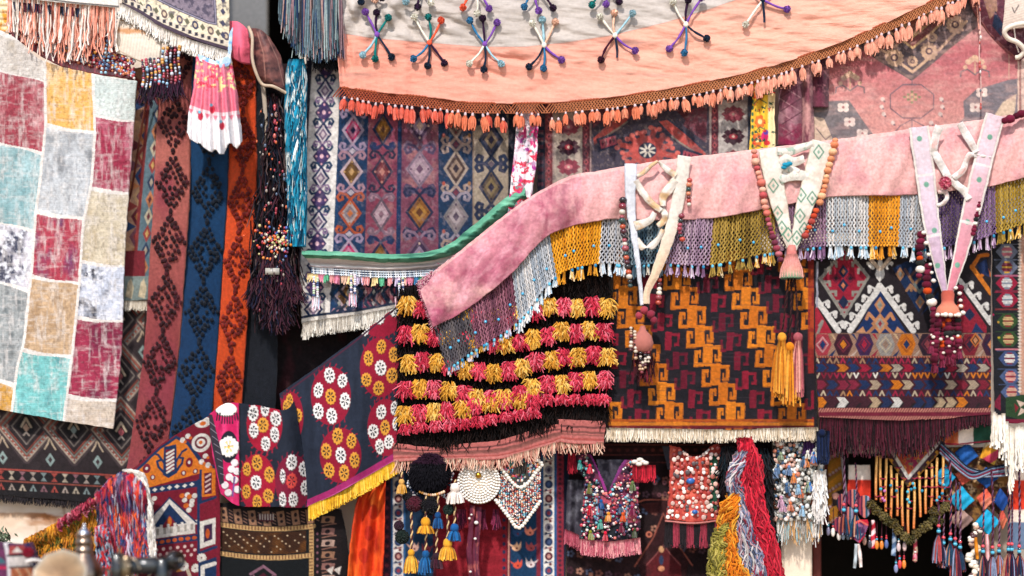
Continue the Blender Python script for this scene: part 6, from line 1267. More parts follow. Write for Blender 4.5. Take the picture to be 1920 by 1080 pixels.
a = Acc(); beads(a, [(1732, 436), (1740, 470), (1745, 500), (1750, 525), (1756, 545)], 4.5, ['f2e8da', 'efe4d8'], YT - .02, 4.5); beads(a, [(1792, 540), (1800, 552), (1801, 568), (1803, 582), (1808, 590)], 4.5, ['f2e8da', 'efe4d8'], YT - .02, 3); beads(a, [(1758, 590), (1764, 590), (1775, 590), (1790, 591), (1800, 590)], 4.2, ['f4ecdf', 'efe4d8'], YT - .075, 1.9); build('shell_beads', a, M_SHELL, tC)
pend = Acc(); lathe(pend, W(1777, 552, YT - .01), [(.03, .02), (.036, 0), (.033, -.035), (.036, -.05), (.055, -.07), (.066, -.10), (.068, -.125), (.05, -.125), (.02, -.12)], np.array([S(c) for c in ('b85a4c', 'c0604e', 'c86a58', 'd07c64', 'd8886c', 'd8886c', 'c07058', '5a2a28', '2c1818')]), 26); build('pendant_cap', pend, M_CLOTH, tC)
for k, (x0, x1) in enumerate(((1752, 1748), (1762, 1752), (1769, 1766), (1778, 1778), (1787, 1787), (1796, 1798))):
    a = Acc(); y1 = [640, 676, 666, 660, 664, 650][k]; beads(a, [(x0, 592), ((x0 + x1) / 2, 625), (x1, y1)], 7.2, ['6b1c34', '7c2640', '54162a', '6b1c34', '30302e', 'c8501e', '7c2640', '5c1a30'] if k != 2 else ['6b1c34', '7c2640', 'c8501e', '54162a'], YT - .02 - .02 * (k % 2), 1.2)
    beads(a, [(x1 - 2, 628 + 4 * k % 9), (x1 + 3, 652 + 5 * k % 11)], 3, ['e8dccb'], YT - .05, 7.); tassel(a, W(x1, y1 - 2, YT - .03), .075, .024, ['7c2640', '8c3450', '6b1c34'], '7c2640', 22, .018); build('beaded_tassel', a, M_YARN, tC)
# ================= bird rug and dark carpet behind the trinkets =================
def p_bird(p):
    q = p; q.fill('20304c')
    q.rect(715, 780, 736, 1140, '4a2a3c'); q.rect(736, 780, 758, 1140, 'd2cbc6'); q.rect(756, 780, 760, 1140, '34608c'); q.rect(733, 780, 737, 1140, '34608c')
    q.rect(760, 780, 812, 1140, '1d3852'); q.rect(812, 780, 818, 1140, '5a1a28'); q.rect(818, 780, 950, 1140, '8a1f2c'); q.rect(950, 780, 957, 1140, '6a1a28'); q.line([(956, 780), (953, 1140)], 2, 'c89a8a')
    q.rect(957, 780, 1008, 1140, '163a58'); q.rect(1006, 780, 1016, 1140, '7a2a38'); q.rect(1014, 780, 1019, 1140, '2a5a88'); q.rect(1019, 780, 1040, 1140, 'dcd5cc'); q.rect(1039, 780, 1044, 1140, '2a5a88'); q.rect(1044, 780, 1057, 1140, '8c3040'); q.rect(1057, 780, 1070, 1140, '1d2438')
    f = q.sub((q.X > 818) & (q.X < 950), q.X, q.Y); f.mottle(.3, 10, 4, 6, .6)
    for x in (1029, 747):
        for k, y in enumerate(range(800, 1140, 27)):
            q.ell(x, y, 7.5, 8, ['2a3a5c', '5c2434', '2c4a70', '8c8490'][k % 4]); q.ell(x, y, 3.4, 4, ['4a5a7c', 'b88a80', '8c3c4c', '3a3a50'][k % 4]); q.line([(x - 8, y + 13), (x + 6, y + 10)], 2.4, ['8c3040', '2c4a70'][k % 2]); q.ell(x + 3, y + 15, 3, 3, '6a3a3c'); q.ell(x - 5, y + 11, 2.5, 2.5, '2a3048')
    for y in range(790, 1140, 9): q.dia(1050, y, 4, 3.6, ['b8484c', '4a2434', '2c3450'][y % 3]); q.dia(725, y, 5, 4, ['7a3848', '2c2438'][y % 2])
    def bird(x, y, c, s):
        q.ell(x, y, 8, 6, c); q.poly([(x - 9 * s, y - 2), (x - 15 * s, y - 9), (x - 6 * s, y - 4)], c); q.poly([(x + 4 * s, y - 3), (x + 9 * s, y - 12), (x + 9 * s, y)], c); q.poly([(x - 2, y - 3), (x + 1, y - 11), (x + 5, y - 3)], c); q.ell(x + 1, y + 1, 2, 2, '6a2a34')
    for k, (x, y, c) in enumerate(((993, 998, 'd8846c'), (968, 1027, 'e0b08c'), (995, 1027, '9c4a4c'), (970, 1060, 'c8523c'), (995, 1058, 'd8c8c4'), (776, 1028, 'c8a090'), (800, 1030, '8c3a44'), (776, 1062, 'b8685c'), (970, 1000, '33507a'), (798, 1060, 'd0c0b8'), (970, 1092, 'd8b898'), (995, 1092, 'b84a3c'))): bird(x, y, c, 1 if k % 2 else -1)
    for y in range(870, 1140, 15): q.ell(945, y, 3, 3.6, ['20304c', 'a89aa0', '33405c'][y % 3])
    p.mottle(.22, 4, 5)
o = sheet('bird_rug', [[(716, 800, .15), (900, 800, .14), (1070, 790, .15)], [(714, 960, .14), (900, 960, .13), (1064, 960, .14)], [(704, 1130, .13), (900, 1130, .12), (1058, 1130, .13)]], p_bird, M_PILE, step=1.25); tag(o, 'red centred rug with small birds on navy and white flower borders', 'rug')
def p_dc(p):
    q = p; q.fill('241418')
    for y in (834, 853, 867): q.line([(1060, y), (1360, y)], 1.6, '7c3c34')
    q.rect(1060, 838, 1360, 850, '35191a')
    for x in range(1064, 1360, 16): q.ell(x, 844, 4, 3, '6a3430')
    for k in range(70):
        x = 1068 + (k * 53) % 300; y = 880 + (k * 37) % 220; c = ['8c5a50', '5c4450', '4a2a34', 'a87a68', '566078'][k % 5]
        for A in range(5): q.ell(x + 5 * math.cos(A * 1.26), y + 4.5 * math.sin(A * 1.26), 2.6, 2.4, c)
    q.line([(1195, 942), (1210, 937), (1254, 937)], 2, 'b86a58'); q.poly([(1200, 945), (1250, 940), (1250, 962), (1216, 962)], '4a2222')
    q.poly([(1205, 1090), (1195, 1050), (1225, 1005), (1244, 960), (1262, 1005), (1292, 1050), (1284, 1090)], '341418'); q.line([(1190, 1062), (1225, 1008), (1244, 962), (1262, 1008), (1298, 1060)], 2.4, '9c5a4c')
    q.poly([(1210, 1090), (1212, 1055), (1230, 1040), (1244, 1022), (1258, 1040), (1276, 1055), (1278, 1090)], '5a1a20'); q.line([(1212, 1060), (1230, 1040), (1244, 1022), (1258, 1040), (1276, 1060)], 1.8, '8c5050')
    q.ell(1240, 1030, 5, 6, 'd0a078'); q.ell(1240, 1050, 4, 9, '33405c'); q.ell(1240, 1066, 6, 5, 'c88a68'); q.ell(1217, 1002, 6, 6, 'b8705a'); q.ell(1217, 1002, 3, 3, '5c2a2a')
    for x, y in ((1228, 905), (1246, 905), (1236, 928), (1247, 926)): q.ell(x, y, 4, 4, '8c5c64'); q.ell(x, y, 1.6, 1.6, '2c1a20')
    for x, y in ((1104, 1074), (1116, 1080)): q.rect(x, y, x + 8, y + 10, 'c88c74')
    p.veil('3c2226', .5, .8, 30, 3, a=.6); p.mottle(.3, 4, 5)
o = sheet('dark_carpet', quad(1062, 800, 1480, 1130, .15), p_dc, M_PILE, step=1.3); tag(o, 'dark wine carpet with small flowers behind the two embroidered vests', 'carpet')

# black fur hat with tassel pendants
fh_ = thing('fur_hat', 'round black fur hat hanging above colourful tassels under the striped rug band', 'hat', W(805, 915, -.12))
a = Acc(); hc = W(805, 884, -.08); balls(a, [hc], .098, S('17121a'), (1, .8, 1.05), 20, 14)
n = 2600; d = rng.normal(0, 1, (n, 3)); d /= np.linalg.norm(d, axis=1)[:, None]; d[:, 1] = -np.abs(d[:, 1]); st = hc + d * [.097, .078, .1]; en = st + d * rng.uniform(.012, .03, (n, 1)) + [0, 0, -.018]
hcol = np.where((d[:, 2:] > .45), S('34192c'), S('15121a')) * rng.uniform(.7, 1.4, (n, 1)); tubes(a, np.stack([st, (st + en) / 2 + [0, -.003, .004], en], 1), np.array([.003, .0025, .001])[None].repeat(n, 0), hcol, 3); build('fur_body', a, M_FUR, fh_)
a = Acc(); n = 130; x = np.concatenate([rng.uniform(764, 790, 70), rng.uniform(818, 850, 60)]); y = rng.uniform(878, 936, n); balls(a, W(x, y, -.07), rng.uniform(.005, .0085, n), pick(['e6e2e0', 'c8d0d8', '34406a', 'b8a8b0', '24304c'], n), (1, 1, 1), 7, 5)
x = np.linspace(788, 832, 12); balls(a, W(x, 922 + 6 * np.sin(np.linspace(0, 3.1, 12)), -.13), .009, pick(['d8a890', 'e8c8a8', 'c89040'], 12), (1, 1, 1), 7, 5); build('hat_beads', a, M_BEAD, fh_)
tp = thing('tassel_pendants', 'cluster of wool balls and blue, mustard and white tassels on braided cords', 'tassel', W(800, 1060, -.1))
for x, y, r, c in ((776, 944, 15, '54202e'), (806, 948, 17, '18141a'), (841, 955, 10, '20342c'), (754, 1006, 13, '1f2c26'), (748, 985, 9, '3a2030'), (764, 930, 9, '1c1820'), (818, 1050, 11, '3c2030')):
    a = Acc(); c0 = W(x, y, -.12); R = r * K; balls(a, [c0], R * .9, S(c), (1, 1, 1), 14, 10, .05); n = 260; d = rng.normal(0, 1, (n, 3)); d /= np.linalg.norm(d, axis=1)[:, None]
    tubes(a, np.stack([c0 + d * R * .8, c0 + d * R * 1.06 + [0, 0, -.002]], 1), .0032, S(c) * rng.uniform(.7, 1.6, (n, 1)), 3); build('wool_ball', a, M_YARN, tp)
for cx, y0, y1, tc, L, w_ in ((771, 960, 1032, ['dda030', 'e8b850', 'c88a24'], 44, .036), (798, 965, 1034, ['1f5a8c', '2a6a9c', '184a74'], 44, .04), (818, 975, 1038, ['3a2430', '5a3440', '4a2030'], 30, .036), (839, 960, 1012, ['e0a438', 'e8b854', 'cf9028'], 40, .048), (852, 935, 984, ['1f5c94', '2a70a8', '17466e'], 32, .045), (798, 930, 972, ['d89a2c', 'c8862a', 'e0ac40'], 30, .05), (821, 930, 962, ['1c4a7a', '245a8c'], 30, .034), (853, 900, 908, ['efe0d4', 'e6d4c6', 'f4e8de'], 38, .05), (753, 885, 900, ['d8a860', 'c8943c'], 28, .03)):
    a = Acc(); twist(a, [(cx, y0, -.13), (cx + 1, (y0 + y1) / 2, -.135), (cx, y1, -.14)], .0075, 'd8b888', '5a2c2c'); build('braided_cord', a, M_YARN, tp)
    a = Acc(); tassel(a, W(cx, y1 - 2, -.14), L * K, w_, tc, tc[0], 46, w_ * .55); build('tassel', a, M_YARN, tp)

# shell disc
sd_ = thing('shell_disc', 'round white cowrie shell disc with a brass centre button', 'ornament', W(898, 950, -.05))
a = Acc(); c0 = W(898, 904, -.06); R = 41 * K
lathe(a, c0, [(0, .012), (R * .5, .010), (R * .96, .004), (R, -.004), (R * .96, -.010), (0, -.010)], S('cdb9a0'), 40, (0, -1, 0))
for k in range(1, 9):
    r = R * (k / 8.6); m = int(2 * math.pi * r / (.0165)) ; A = np.arange(m) * 2 * np.pi / m + k * .4
    cc = np.stack([c0[0] + r * np.cos(A), np.full(m, c0[1] - .012), c0[2] + r * np.sin(A) * 1.0], -1)
    balls(a, cc, .0082, pick(['f4efe8', 'eee6dc', 'e8ddd0', 'f6f2ec'], m), (1.1, .6, .8), 8, 6)
build('shells', a, M_SHELL, sd_)
a = Acc(); lathe(a, W(897, 891, -.085), [(0, .012), (.010, .010), (.016, .004), (.018, -.002), (0, -.004)], S('c8963a'), 18, (0, -1, 0)); build('brass_button', a, M_METAL, sd_)
def p_rib(p): p.fill('6a2a40'); p.veil('a85c58', .55, .7, 9, 4, .7, 2); p.fill('4a1c34', (np.abs(p.U - .5) < .12) * .7)
for pts in ([(886, 948, 10), (883, 990, 10), (880, 1035, 11), (884, 1090, 10)], [(898, 950, 11), (896, 990, 11), (892, 1040, 12), (896, 1090, 11)]): strap('ribbon', pts, p_rib, sd_, -.03, .008, M_SATIN)
a = Acc(); balls(a, W([880, 893, 891, 884, 882], [972, 980, 1010, 965, 1072], -.05), [.008, .013, .009, .007, .008], S('e6ddd6'), (1, .6, .8), 8, 6); build('sewn_buttons', a, M_SHELL, sd_)
for x in (865, 907, 930):
    a = Acc(); hang(a, W(x + rng.normal(0, 3, 40), 955, .02), rng.uniform(.07, .12, 40), .005, pick(['6c2440', '8c3454', '4a1c34'], 40), 4, .12); build('wool_tassel', a, M_YARN, sd_)

# beaded diamond
bd_ = thing('bead_ornament', 'diamond shaped bead panel with white shell edging beside the shell disc', 'bead ornament', W(976, 990, -.05))
def p_bd(p): p.fill('241c24'); p.mottle(.3, 5, 3)
a = Acc(); sheet_acc(a, [[(930, 862, -.04), (1022, 862, -.04)], [(930, 995, -.05), (1022, 995, -.05)]], p_bd, step=2, cut=[(976, 858), (1016, 874), (1014, 935), (972, 990), (930, 940), (938, 880)])
n = 1000; x = rng.uniform(932, 1014, n * 2); y = rng.uniform(885, 985, n * 2); x = np.round(x / 4.2) * 4.2 + rng.normal(0, .5, 2 * n); ok = inpoly(x, y, [(938, 882), (976, 912), (1014, 882), (1014, 933), (972, 986), (932, 938)]); x, y = x[ok], y[ok]; n = len(x)
balls(a, W(x, y, -.058), rng.uniform(.0042, .0065, n), pick(['e8e2dc', 'b8443c', '2a3a5c', '6aa8b8', 'd8d0c8', '1d1a22', 'c8784c', '8c2c34', 'e8d8c0'], n), (1, 1, 1.1), 6, 5)
n = 150; x = rng.uniform(945, 1010, n * 2); y = rng.uniform(858, 905, n * 2); ok = inpoly(x, y, [(940, 876), (958, 858), (1000, 858), (1014, 874), (976, 906)]); x, y = x[ok], y[ok]; n = len(x); balls(a, W(x, y, -.06), rng.uniform(.006, .010, n), pick(['2a4a7c', 'c84838', '3a9a8c', 'e8ddd0', 'd88a4c', '24304c', '6aa8c0', 'c85a8c'], n), (1, .8, 1), 7, 5)
build('bead_field', a, M_BEAD, bd_)
a = Acc(); 
for pts in ([(1016, 872), (976, 914), (936, 874)], [(936, 868), (952, 856)], [(1000, 854), (1014, 868)], [(930, 938), (952, 966), (972, 990), (994, 966), (1014, 938)]): beads(a, pts + [pts[-1]] if len(pts) == 2 else pts, 4.2, ['f4eee2', 'ece2d4', 'f0e6d8'], -.065, 1.5, .1)
build('shell_edge', a, M_SHELL, bd_)
a = Acc(); n = 60; hang(a, W(rng.uniform(966, 988, n), 868, -.08), .06, .004, pick(['3a3430', '2a2624', '5a5048'], n), 4, .2); build('black_tuft', a, M_YARN, bd_)

# vests
v1 = thing('embroidered_vest', 'small vest crowded with coins, beads and bright tassels and a pink fringe', 'vest', W(1150, 1040, -.03))
V1 = [(1078, 852), (1108, 850), (1118, 870), (1132, 900), (1140, 922), (1150, 900), (1160, 876), (1170, 862), (1196, 860), (1220, 872), (1200, 900), (1196, 930), (1202, 985), (1196, 1008), (1160, 1014), (1120, 1016), (1089, 1010), (1092, 950), (1096, 900), (1080, 875)]
def p_v1(p):
    p.fill('3a2636'); p.veil('7a3050', .5, .7, 14, 3); p.line([(1110, 852), (1124, 880), (1136, 916)], 9, '8c3078'); p.line([(1172, 862), (1156, 890), (1144, 912)], 8, '7c3470'); q = p.sub((p.Y > 930) & (p.Y < 980), p.X, p.Y); q.veil('b05060', .4, .6, 14, 7)
    p.line([(1118, 930), (1120, 975)], 3.5, '8cb8cc'); p.line([(1177, 928), (1174, 990)], 3.5, 'a0c4d4'); p.rect(1090, 985, 1200, 1012, '22262e'); p.mottle(.3, 4, 3)
sheet('vest_body', [[(1074, 846, .03), (1140, 846, -.0), (1222, 846, .03)], [(1074, 940, .01), (1140, 940, -.04), (1222, 940, .01)], [(1074, 1020, .02), (1140, 1020, -.03), (1222, 1020, .02)]], p_v1, M_CLOTH, v1, step=1.5, cut=V1, thick=.03)
def p_lin(p): p.fill('4a4650'); p.veil('7a7880', .5, .75, 20, 4); p.veil('2a2630', .5, .75, 16, 8)
sheet('lining', [[(1064, 900, .08), (1100, 900, .06)], [(1060, 1010, .07), (1094, 1010, .05)]], p_lin, M_SATIN, v1, fold=lambda x, y, u, v: -.02 * np.sin(u * 9))
sheet('neck_lining', [[(1118, 862, .05), (1172, 862, .05)], [(1128, 920, .05), (1152, 920, .05)]], p_lin, M_SATIN, v1)
a = Acc(); n = 300; x = rng.uniform(1088, 1204, n * 2); y = rng.uniform(855, 1010, n * 2); ok = inpoly(x, y, V1) & (np.abs(x - np.interp(y, [852, 880, 916], [1110, 1124, 1136])) > 7 * (y < 920)) & (np.abs(x - np.interp(y, [862, 890, 912], [1172, 1156, 1144])) > 6 * (y < 915)); x, y = x[ok], y[ok]; n = len(x); dz = -.045 + .04 * np.abs((x - 1145) / 60) ** 2
balls(a, W(x, y, dz), rng.uniform(.004, .011, n), pick(['efe8e0', '8c2c50', '6aa8b8', 'c83048', '34406a', 'b08a70', '9c3a60', 'd8786c', '2c5a54', '2a1c30', 'a84a60', '54304c', 'd8c8c0'], n), (1, .5, .9), 9, 6); build('coins', a, M_BEAD, v1)
for x, y, c in ((1106, 880, 'cf2c48'), (1087, 872, '3a9a90'), (1105, 918, '6a6a34'), (1106, 958, 'cf2840'), (1127, 946, '1f5a94'), (1127, 960, '17305c'), (1163, 955, '1d3a64'), (1185, 958, '8c2450'), (1141, 970, 'e0922c'), (1107, 1004, '8c8c30'), (1135, 1006, 'cf2440'), (1126, 984, '4aa090'), (1168, 970, 'd8602c'), (1165, 990, '7c2040'), (1190, 1000, '4a5030'), (1186, 912, '6a7a4c')):
    a = Acc(); tassel(a, W(x, y - 10, -.07 + .03 * abs((x - 1145) / 60)), .055, .019, [c, mixc(c, 'ffffff', .12)], c, 24, .010); build('small_tassel', a, M_YARN, v1)
a = Acc(); n = 520; x = rng.uniform(1090, 1200, n); hang(a, W(x, np.interp(x, [1090, 1140, 1200], [1010, 1016, 1008]), -.03 + .02 * np.abs((x - 1145) / 55)), rng.uniform(.065, .095, n), .0042, pick(['c8707c', 'd88890', 'b85a6a', 'e09c9c'], n), 5, .08, 3, .7, curl=.03); n = 160; x = rng.uniform(1060, 1092, n); hang(a, W(x, np.interp(x, [1060, 1092], [992, 1006]), .05), rng.uniform(.05, .09, n), .0042, pick(['c8707c', 'b85a6a', 'a84a5c'], n), 5, .08); build('pink_fringe', a, M_YARN, v1)
a = Acc(); n = 150; x = rng.uniform(1186, 1228, n); hang(a, W(x, 872, -.03), rng.uniform(.06, .10, n), .0045, pick(['b82034', 'd02c40', '8c1828'], n), 4, .05); n = 50; hang(a, W(rng.uniform(1066, 1078, n), 850, -.0), rng.uniform(.08, .12, n), .0045, pick(['a82034', '8c1c30'], n), 4, .08); balls(a, W([1190, 1200, 1210, 1198, 1205], [866, 862, 868, 870, 866], -.045), .02, S('e8dcd0'), (1, .6, .6), 10, 7); build('shoulder_fringe', a, M_YARN, v1)
v2 = thing('embroidered_vest', 'small red and green vest covered with silver coins above striped maroon fringe', 'vest', W(1300, 1020, -.03))
V2 = [(1255, 834), (1276, 838), (1284, 850), (1300, 856), (1318, 852), (1332, 836), (1348, 830), (1354, 846), (1346, 880), (1350, 940), (1348, 975), (1300, 980), (1248, 974), (1254, 930), (1256, 880)]
def p_v2(p): p.fill('b84a40'); p.veil('d86a58', .5, .7, 12, 4); p.rect(1330, 850, 1346, 960, '2c5a44'); p.rect(1345, 880, 1356, 980, '8c1c2c'); p.mottle(.25, 4, 3)
sheet('vest_body', [[(1244, 826, .03), (1300, 826, -.0), (1358, 826, .03)], [(1244, 982, .02), (1300, 982, -.03), (1358, 982, .02)]], p_v2, M_CLOTH, v2, step=1.5, cut=V2, thick=.03)
a = Acc(); g = [(x + rng.uniform(-3, 3), y + rng.uniform(-3, 3)) for y in range(842, 976, 9) for x in range(1254, 1350, 9)]; x, y = np.array(g).T; ok = inpoly(x, y, V2); x, y = x[ok], y[ok]; n = len(x); dz = -.025 + .035 * np.abs((x - 1300) / 52) ** 2
balls(a, W(x, y, dz), rng.uniform(.007, .015, n), pick(['f2ece6', 'efe4da', 'c8a89c', 'e8d0c4', 'c8583c', 'e8b8a8', 'a83a34', 'd8c0b8', 'b86a5c', '5a4a4c'], n), (1, .22, 1), 12, 6); balls(a, W([1295, 1303], [902, 960], -.05), [.022, .016], S('2a68ac'), (1.1, .5, .8), 8, 6); build('coins', a, M_SHELL, v2)
a = Acc(); tubes(a, cordpath([(1280, 846, .0), (1288, 854, -.0), (1302, 858, -.0), (1318, 854, -.0), (1330, 842, .0)], 20), .006, S('d8d0cc'), 5); tubes(a, cordpath([(1247, 977, .01), (1300, 981, -.03), (1350, 976, .01)], 20), .006, S('c88078'), 5); build('edging', a, M_CLOTH, v2)
def p_lin2(p): p.fill('3c3a44'); p.mottle(.3, 8, 3)
sheet('shoulder_lining', [[(1242, 836, .06), (1256, 836, .04)], [(1252, 880, .06), (1257, 880, .05)]], p_lin2, M_SATIN, v2); sheet('shoulder_lining', [[(1352, 840, .02), (1372, 838, .04)], [(1350, 860, .02), (1366, 858, .04)]], p_lin2, M_SATIN, v2)
a = Acc(); n = 620; x = rng.uniform(1248, 1352, n); b5 = ((x - 1248) // 13).astype(int) % 2; cc = np.where(b5[:, None] == 0, S('2a2226'), S('9c3c4c')) * rng.uniform(.75, 1.2, (n, 1)); hang(a, W(x, 979, -.01), rng.uniform(.09, .15, n), .004, cc, 4, .04); build('striped_fringe', a, M_YARN, v2)

# yarn skein
ys_ = thing('yarn_bundle', 'cascading skein of red, lavender white, orange and olive wool', 'yarn', W(1400, 1080, -.12))
def yarn(nm, paths, cols, n, rad=.0075, wob=8, y=-.14, par=None):
    n = int(n * 2.1); rad *= .66; a = Acc(); A = np.array([curve(q, 26) for q in paths])
    t = rng.random(n) * (len(paths) - 1); i = np.minimum(t.astype(int), len(paths) - 2); f = (t - i)[:, None, None]
    c = A[i] * (1 - f) + A[i + 1] * f; s = np.linspace(0, 1, 26)
    fr = rng.uniform(3, 7, (n, 1)); ph = rng.uniform(0, 6.28, (n, 1)); am = wob * rng.uniform(.3, 1, (n, 1))
    px = c[..., 0] + am * np.sin(fr * 6.28 * s + ph); py = c[..., 1] + am * .8 * np.cos(fr * 6.28 * s + ph * 2); yy = y - .03 * rng.random((n, 1)) - .02 * np.sin(fr * 4 * s + ph)
    cc = pick(cols, n)[:, None] * (1 + .25 * np.sin(s * 9 + ph))[..., None]
    tubes(a, W(px, py, yy), rad * rng.uniform(.6, 1.1, (n, 1)), cc, 4); return build(nm, a, M_YARN, par)
yarn('red_yarn', [[(1386, 826), (1392, 880), (1394, 950), (1412, 1020), (1428, 1100)], [(1402, 824), (1424, 870), (1430, 950), (1450, 1010), (1470, 1100)]], ['b81c34', 'd02840', '9c1830', 'd83a4c'], 90, par=ys_)
yarn('lavender_yarn', [[(1384, 850), (1366, 900), (1380, 960), (1385, 1020), (1395, 1100)], [(1396, 850), (1388, 900), (1402, 970), (1425, 1030), (1438, 1100)]], ['a8a6b4', '747c94', 'c8c0c2', '8488a0', '4c566c', 'c0989e', 'd0c8c4', '8c3044'], 95, y=-.15, par=ys_)
yarn('orange_yarn', [[(1368, 930), (1352, 960), (1350, 1010), (1352, 1060), (1360, 1100)], [(1384, 932), (1384, 980), (1380, 1030), (1395, 1060), (1420, 1100)]], ['d8821c', 'e8982c', 'c8701a', 'e0a840'], 80, y=-.16, par=ys_)
yarn('olive_yarn', [[(1352, 985), (1340, 1010), (1332, 1050), (1330, 1100)], [(1362, 985), (1360, 1020), (1356, 1060), (1362, 1100)]], ['948838', 'a89c4c', '787030', 'b8a85c'], 60, y=-.17, par=ys_)
a = Acc(); n = 500; x = np.concatenate([rng.uniform(1424, 1448, n // 2), rng.uniform(1355, 1385, n // 2)]); y = np.concatenate([rng.uniform(840, 1000, n // 2), rng.uniform(835, 900, n // 2)]); hang(a, W(x, y, -.02), rng.uniform(.05, .12, n), .004, pick(['1c181c', '2a2226', '14252e'], n), 4, .3); build('black_wool', a, M_YARN, ys_)

# silver ornament cluster
sv = thing('coin_hanging', 'dense cluster of silver coins, bells and small coloured tassels on the pale pillar', 'hanging', W(1497, 1000, .0))
a = Acc(); n = 620; x = rng.uniform(1450, 1546, n); y = rng.uniform(826, 975, n); ok = (x > 1449 + (y - 826) * .02) & (x < 1545 - .02 * (y - 826)); x, y = x[ok], y[ok]; n = len(x)
balls(a, W(x, y, .03 - .06 * rng.random(n)), rng.uniform(.007, .016, n), pick(['d8d8d4', 'f0ece4', 'a8aaa4', 'c8c4b8', 'e6e2da', '8c8c84', 'b8b0a4', 'f4f2ee', 'c87a5c', '5a7a9c', 'd8b0a0'], n), (1, .5, 1), 8, 6, .1); build('coins', a, M_SHELL, sv)
def p_back(p): p.fill('6a6460'); p.mottle(.3, 6, 3)
sheet('backing', [[(1448, 818, .06), (1548, 818, .06)], [(1452, 972, .06), (1544, 972, .06)]], p_back, M_CLOTH, sv, step=3, thick=.02)
for k in range(26):
    x = rng.uniform(1454, 1542); y = rng.uniform(850, 975); c = ['3a78b8', '8ab0c8', 'c8724c', '6a84a8', '8c9a7c', 'e0dcd0', 'c89ab0', '4a6a8c', 'd88a50'][k % 9]; a = Acc(); tassel(a, W(x, y - 10, -.035), rng.uniform(.045, .065), .020, [c, mixc(c, 'ffffff', .15)], c, 22, .010); build('small_tassel', a, M_YARN, sv)
a = Acc(); n = 130; x = rng.uniform(1456, 1542, n); y = rng.uniform(970, 985, n); hang(a, W(x, y, .0), rng.uniform(.05, .13, n), .004, pick(['b8b0a8', 'e6e0d8', 'a8c0c0', 'd8a870', '8c8478'], n), 5, .1); build('hem_strands', a, M_YARN, sv)
a = Acc(); n = 240; x = rng.uniform(1526, 1548, n); y = rng.uniform(880, 950, n); hang(a, W(x, y, -.05), rng.uniform(.06, .12, n), .005, pick(['f2eeea', 'e6dfd8', 'dcd4cc'], n), 5, .12, 3, .7, curl=.02); build('white_tassel', a, M_YARN, sv)
a = Acc(); n = 70; hang(a, W(rng.uniform(1508, 1528, n), 826, -.03), rng.uniform(.05, .09, n), .005, pick(['4a2a5c', '5c3870', '34204a'], n), 4, .06); build('purple_tassel', a, M_YARN, sv)
a = Acc(); n = 170; x = rng.normal(1543, 4, n); hang(a, W(x, 808, -.10), rng.uniform(.14, .19, n), .005, pick(['121f3a', '182a50', '0e1830'], n), 5, .05); balls(a, W([1541], [812], -.10), .022, S('182444'), (1, 1, 1), 10, 8, .05); tag(build('navy_tassel', a, M_YARN), 'plain navy wool tassel at the corner where the cream fringe meets the wine fringe', 'tassel')
# ================= lower right bead curtain and hangings =================
def p_mu(p):
    q = p; q.fill('b8842c'); q.rect(1530, 800, 1551, 1010, '7a2c28')
    for k, y in enumerate(range(826, 1000, 30)):
        q.poly([(1552, y + 20), (1580, y - 2), (1580, y + 12), (1552, y + 34)], ['d9921f', 'c8862a', 'e09a24'][k % 3]); q.line([(1552, y + 8), (1566, y), (1580, y - 12)], 4, '9c5a4a'); [q.ell(1556 + j * 6, y + 4 - j * 4, 2.6, 2.6, 'c8a8a0') for j in range(4)]; q.line([(1554, y + 38), (1578, y + 20)], 2.4, '5c2a24')
    q.rect(1580, 800, 1592, 1010, '1d1a20'); q.poly([(1560, 925), (1582, 915), (1582, 945), (1560, 950)], '2a1c1c'); q.ell(1567, 930, 7, 6, 'd8a090'); q.line([(1551, 800), (1552, 1010)], 2, '2a1c1c'); p.mottle(.25, 4, 4)
o = sheet('mustard_kilim', [[(1542, 812, .12), (1594, 812, .13)], [(1540, 985, .12), (1586, 975, .13)]], p_mu, M_RUG, step=1.4); tag(o, 'small mustard kilim strip hanging beside the door frame', 'kilim')
a = Acc(); tubes(a, cordpath([(1577, 826, .08), (1580, 870, .08), (1584, 910, .08), (1587, 935, .08)], 20), .009, S('a8a0a4'), 6); tag(build('rope', a, M_YARN), 'pale grey cord hanging over the mustard kilim', 'cord')
def flag(name, ctrl, bands, label, y=None):
    def f(p):
        for a0, c in bands: p.fill(c, np.clip((p.V - a0) * 60, 0, 1))
        p.mottle(.1, 12, 3)
    o = sheet(name, ctrl, f, M_SATIN, fold=lambda x, y, u, v: -.008 * np.sin(u * 9 + v * 3), thick=.006); tag(o, label, 'cloth'); return o
flag('bordered_cloth', [[(1591, 872, .1), (1632, 872, .1)], [(1589, 945, .1), (1632, 945, .1)]], [(-1, 'efe0d2'), (.36, 'd8402c')], 'cream and red cloth square behind the striped cords under the wine fringe')
flag('bordered_cloth', [[(1896, 885, .06), (1950, 885, .06)], [(1893, 1030, .06), (1950, 1030, .06)]], [(-1, 'e6d2c0'), (.1, 'd43f24'), (.48, 'e8d8c8'), (.64, '6a7c94')], 'banded cream, red and grey blue cloth at the right edge')
def p_bn(p): p.fill('c8623c'); p.veil('d88a60', .5, .7, 8, 3, .6, 3); p.rect(1797, 780, 1825, 850, 'f0e0d4'); p.rect(1825, 780, 1870, 850, '2a5c4a'); p.line([(1766, 832), (1797, 833), (1866, 826)], 3, '9c2044'); p.line([(1797, 797), (1840, 793)], 2.5, 'b83050')
o = sheet('tricolour_cloth', [[(1765, 799, .03), (1815, 796, .02), (1866, 794, .03)], [(1765, 834, .03), (1815, 834, .02), (1866, 828, .03)]], p_bn, M_SATIN, fold=lambda x, y, u, v: -.01 * np.sin(u * 16 + v * 4)); tag(o, 'orange, white and green satin strip partly hidden by the wine fringe', 'cloth')
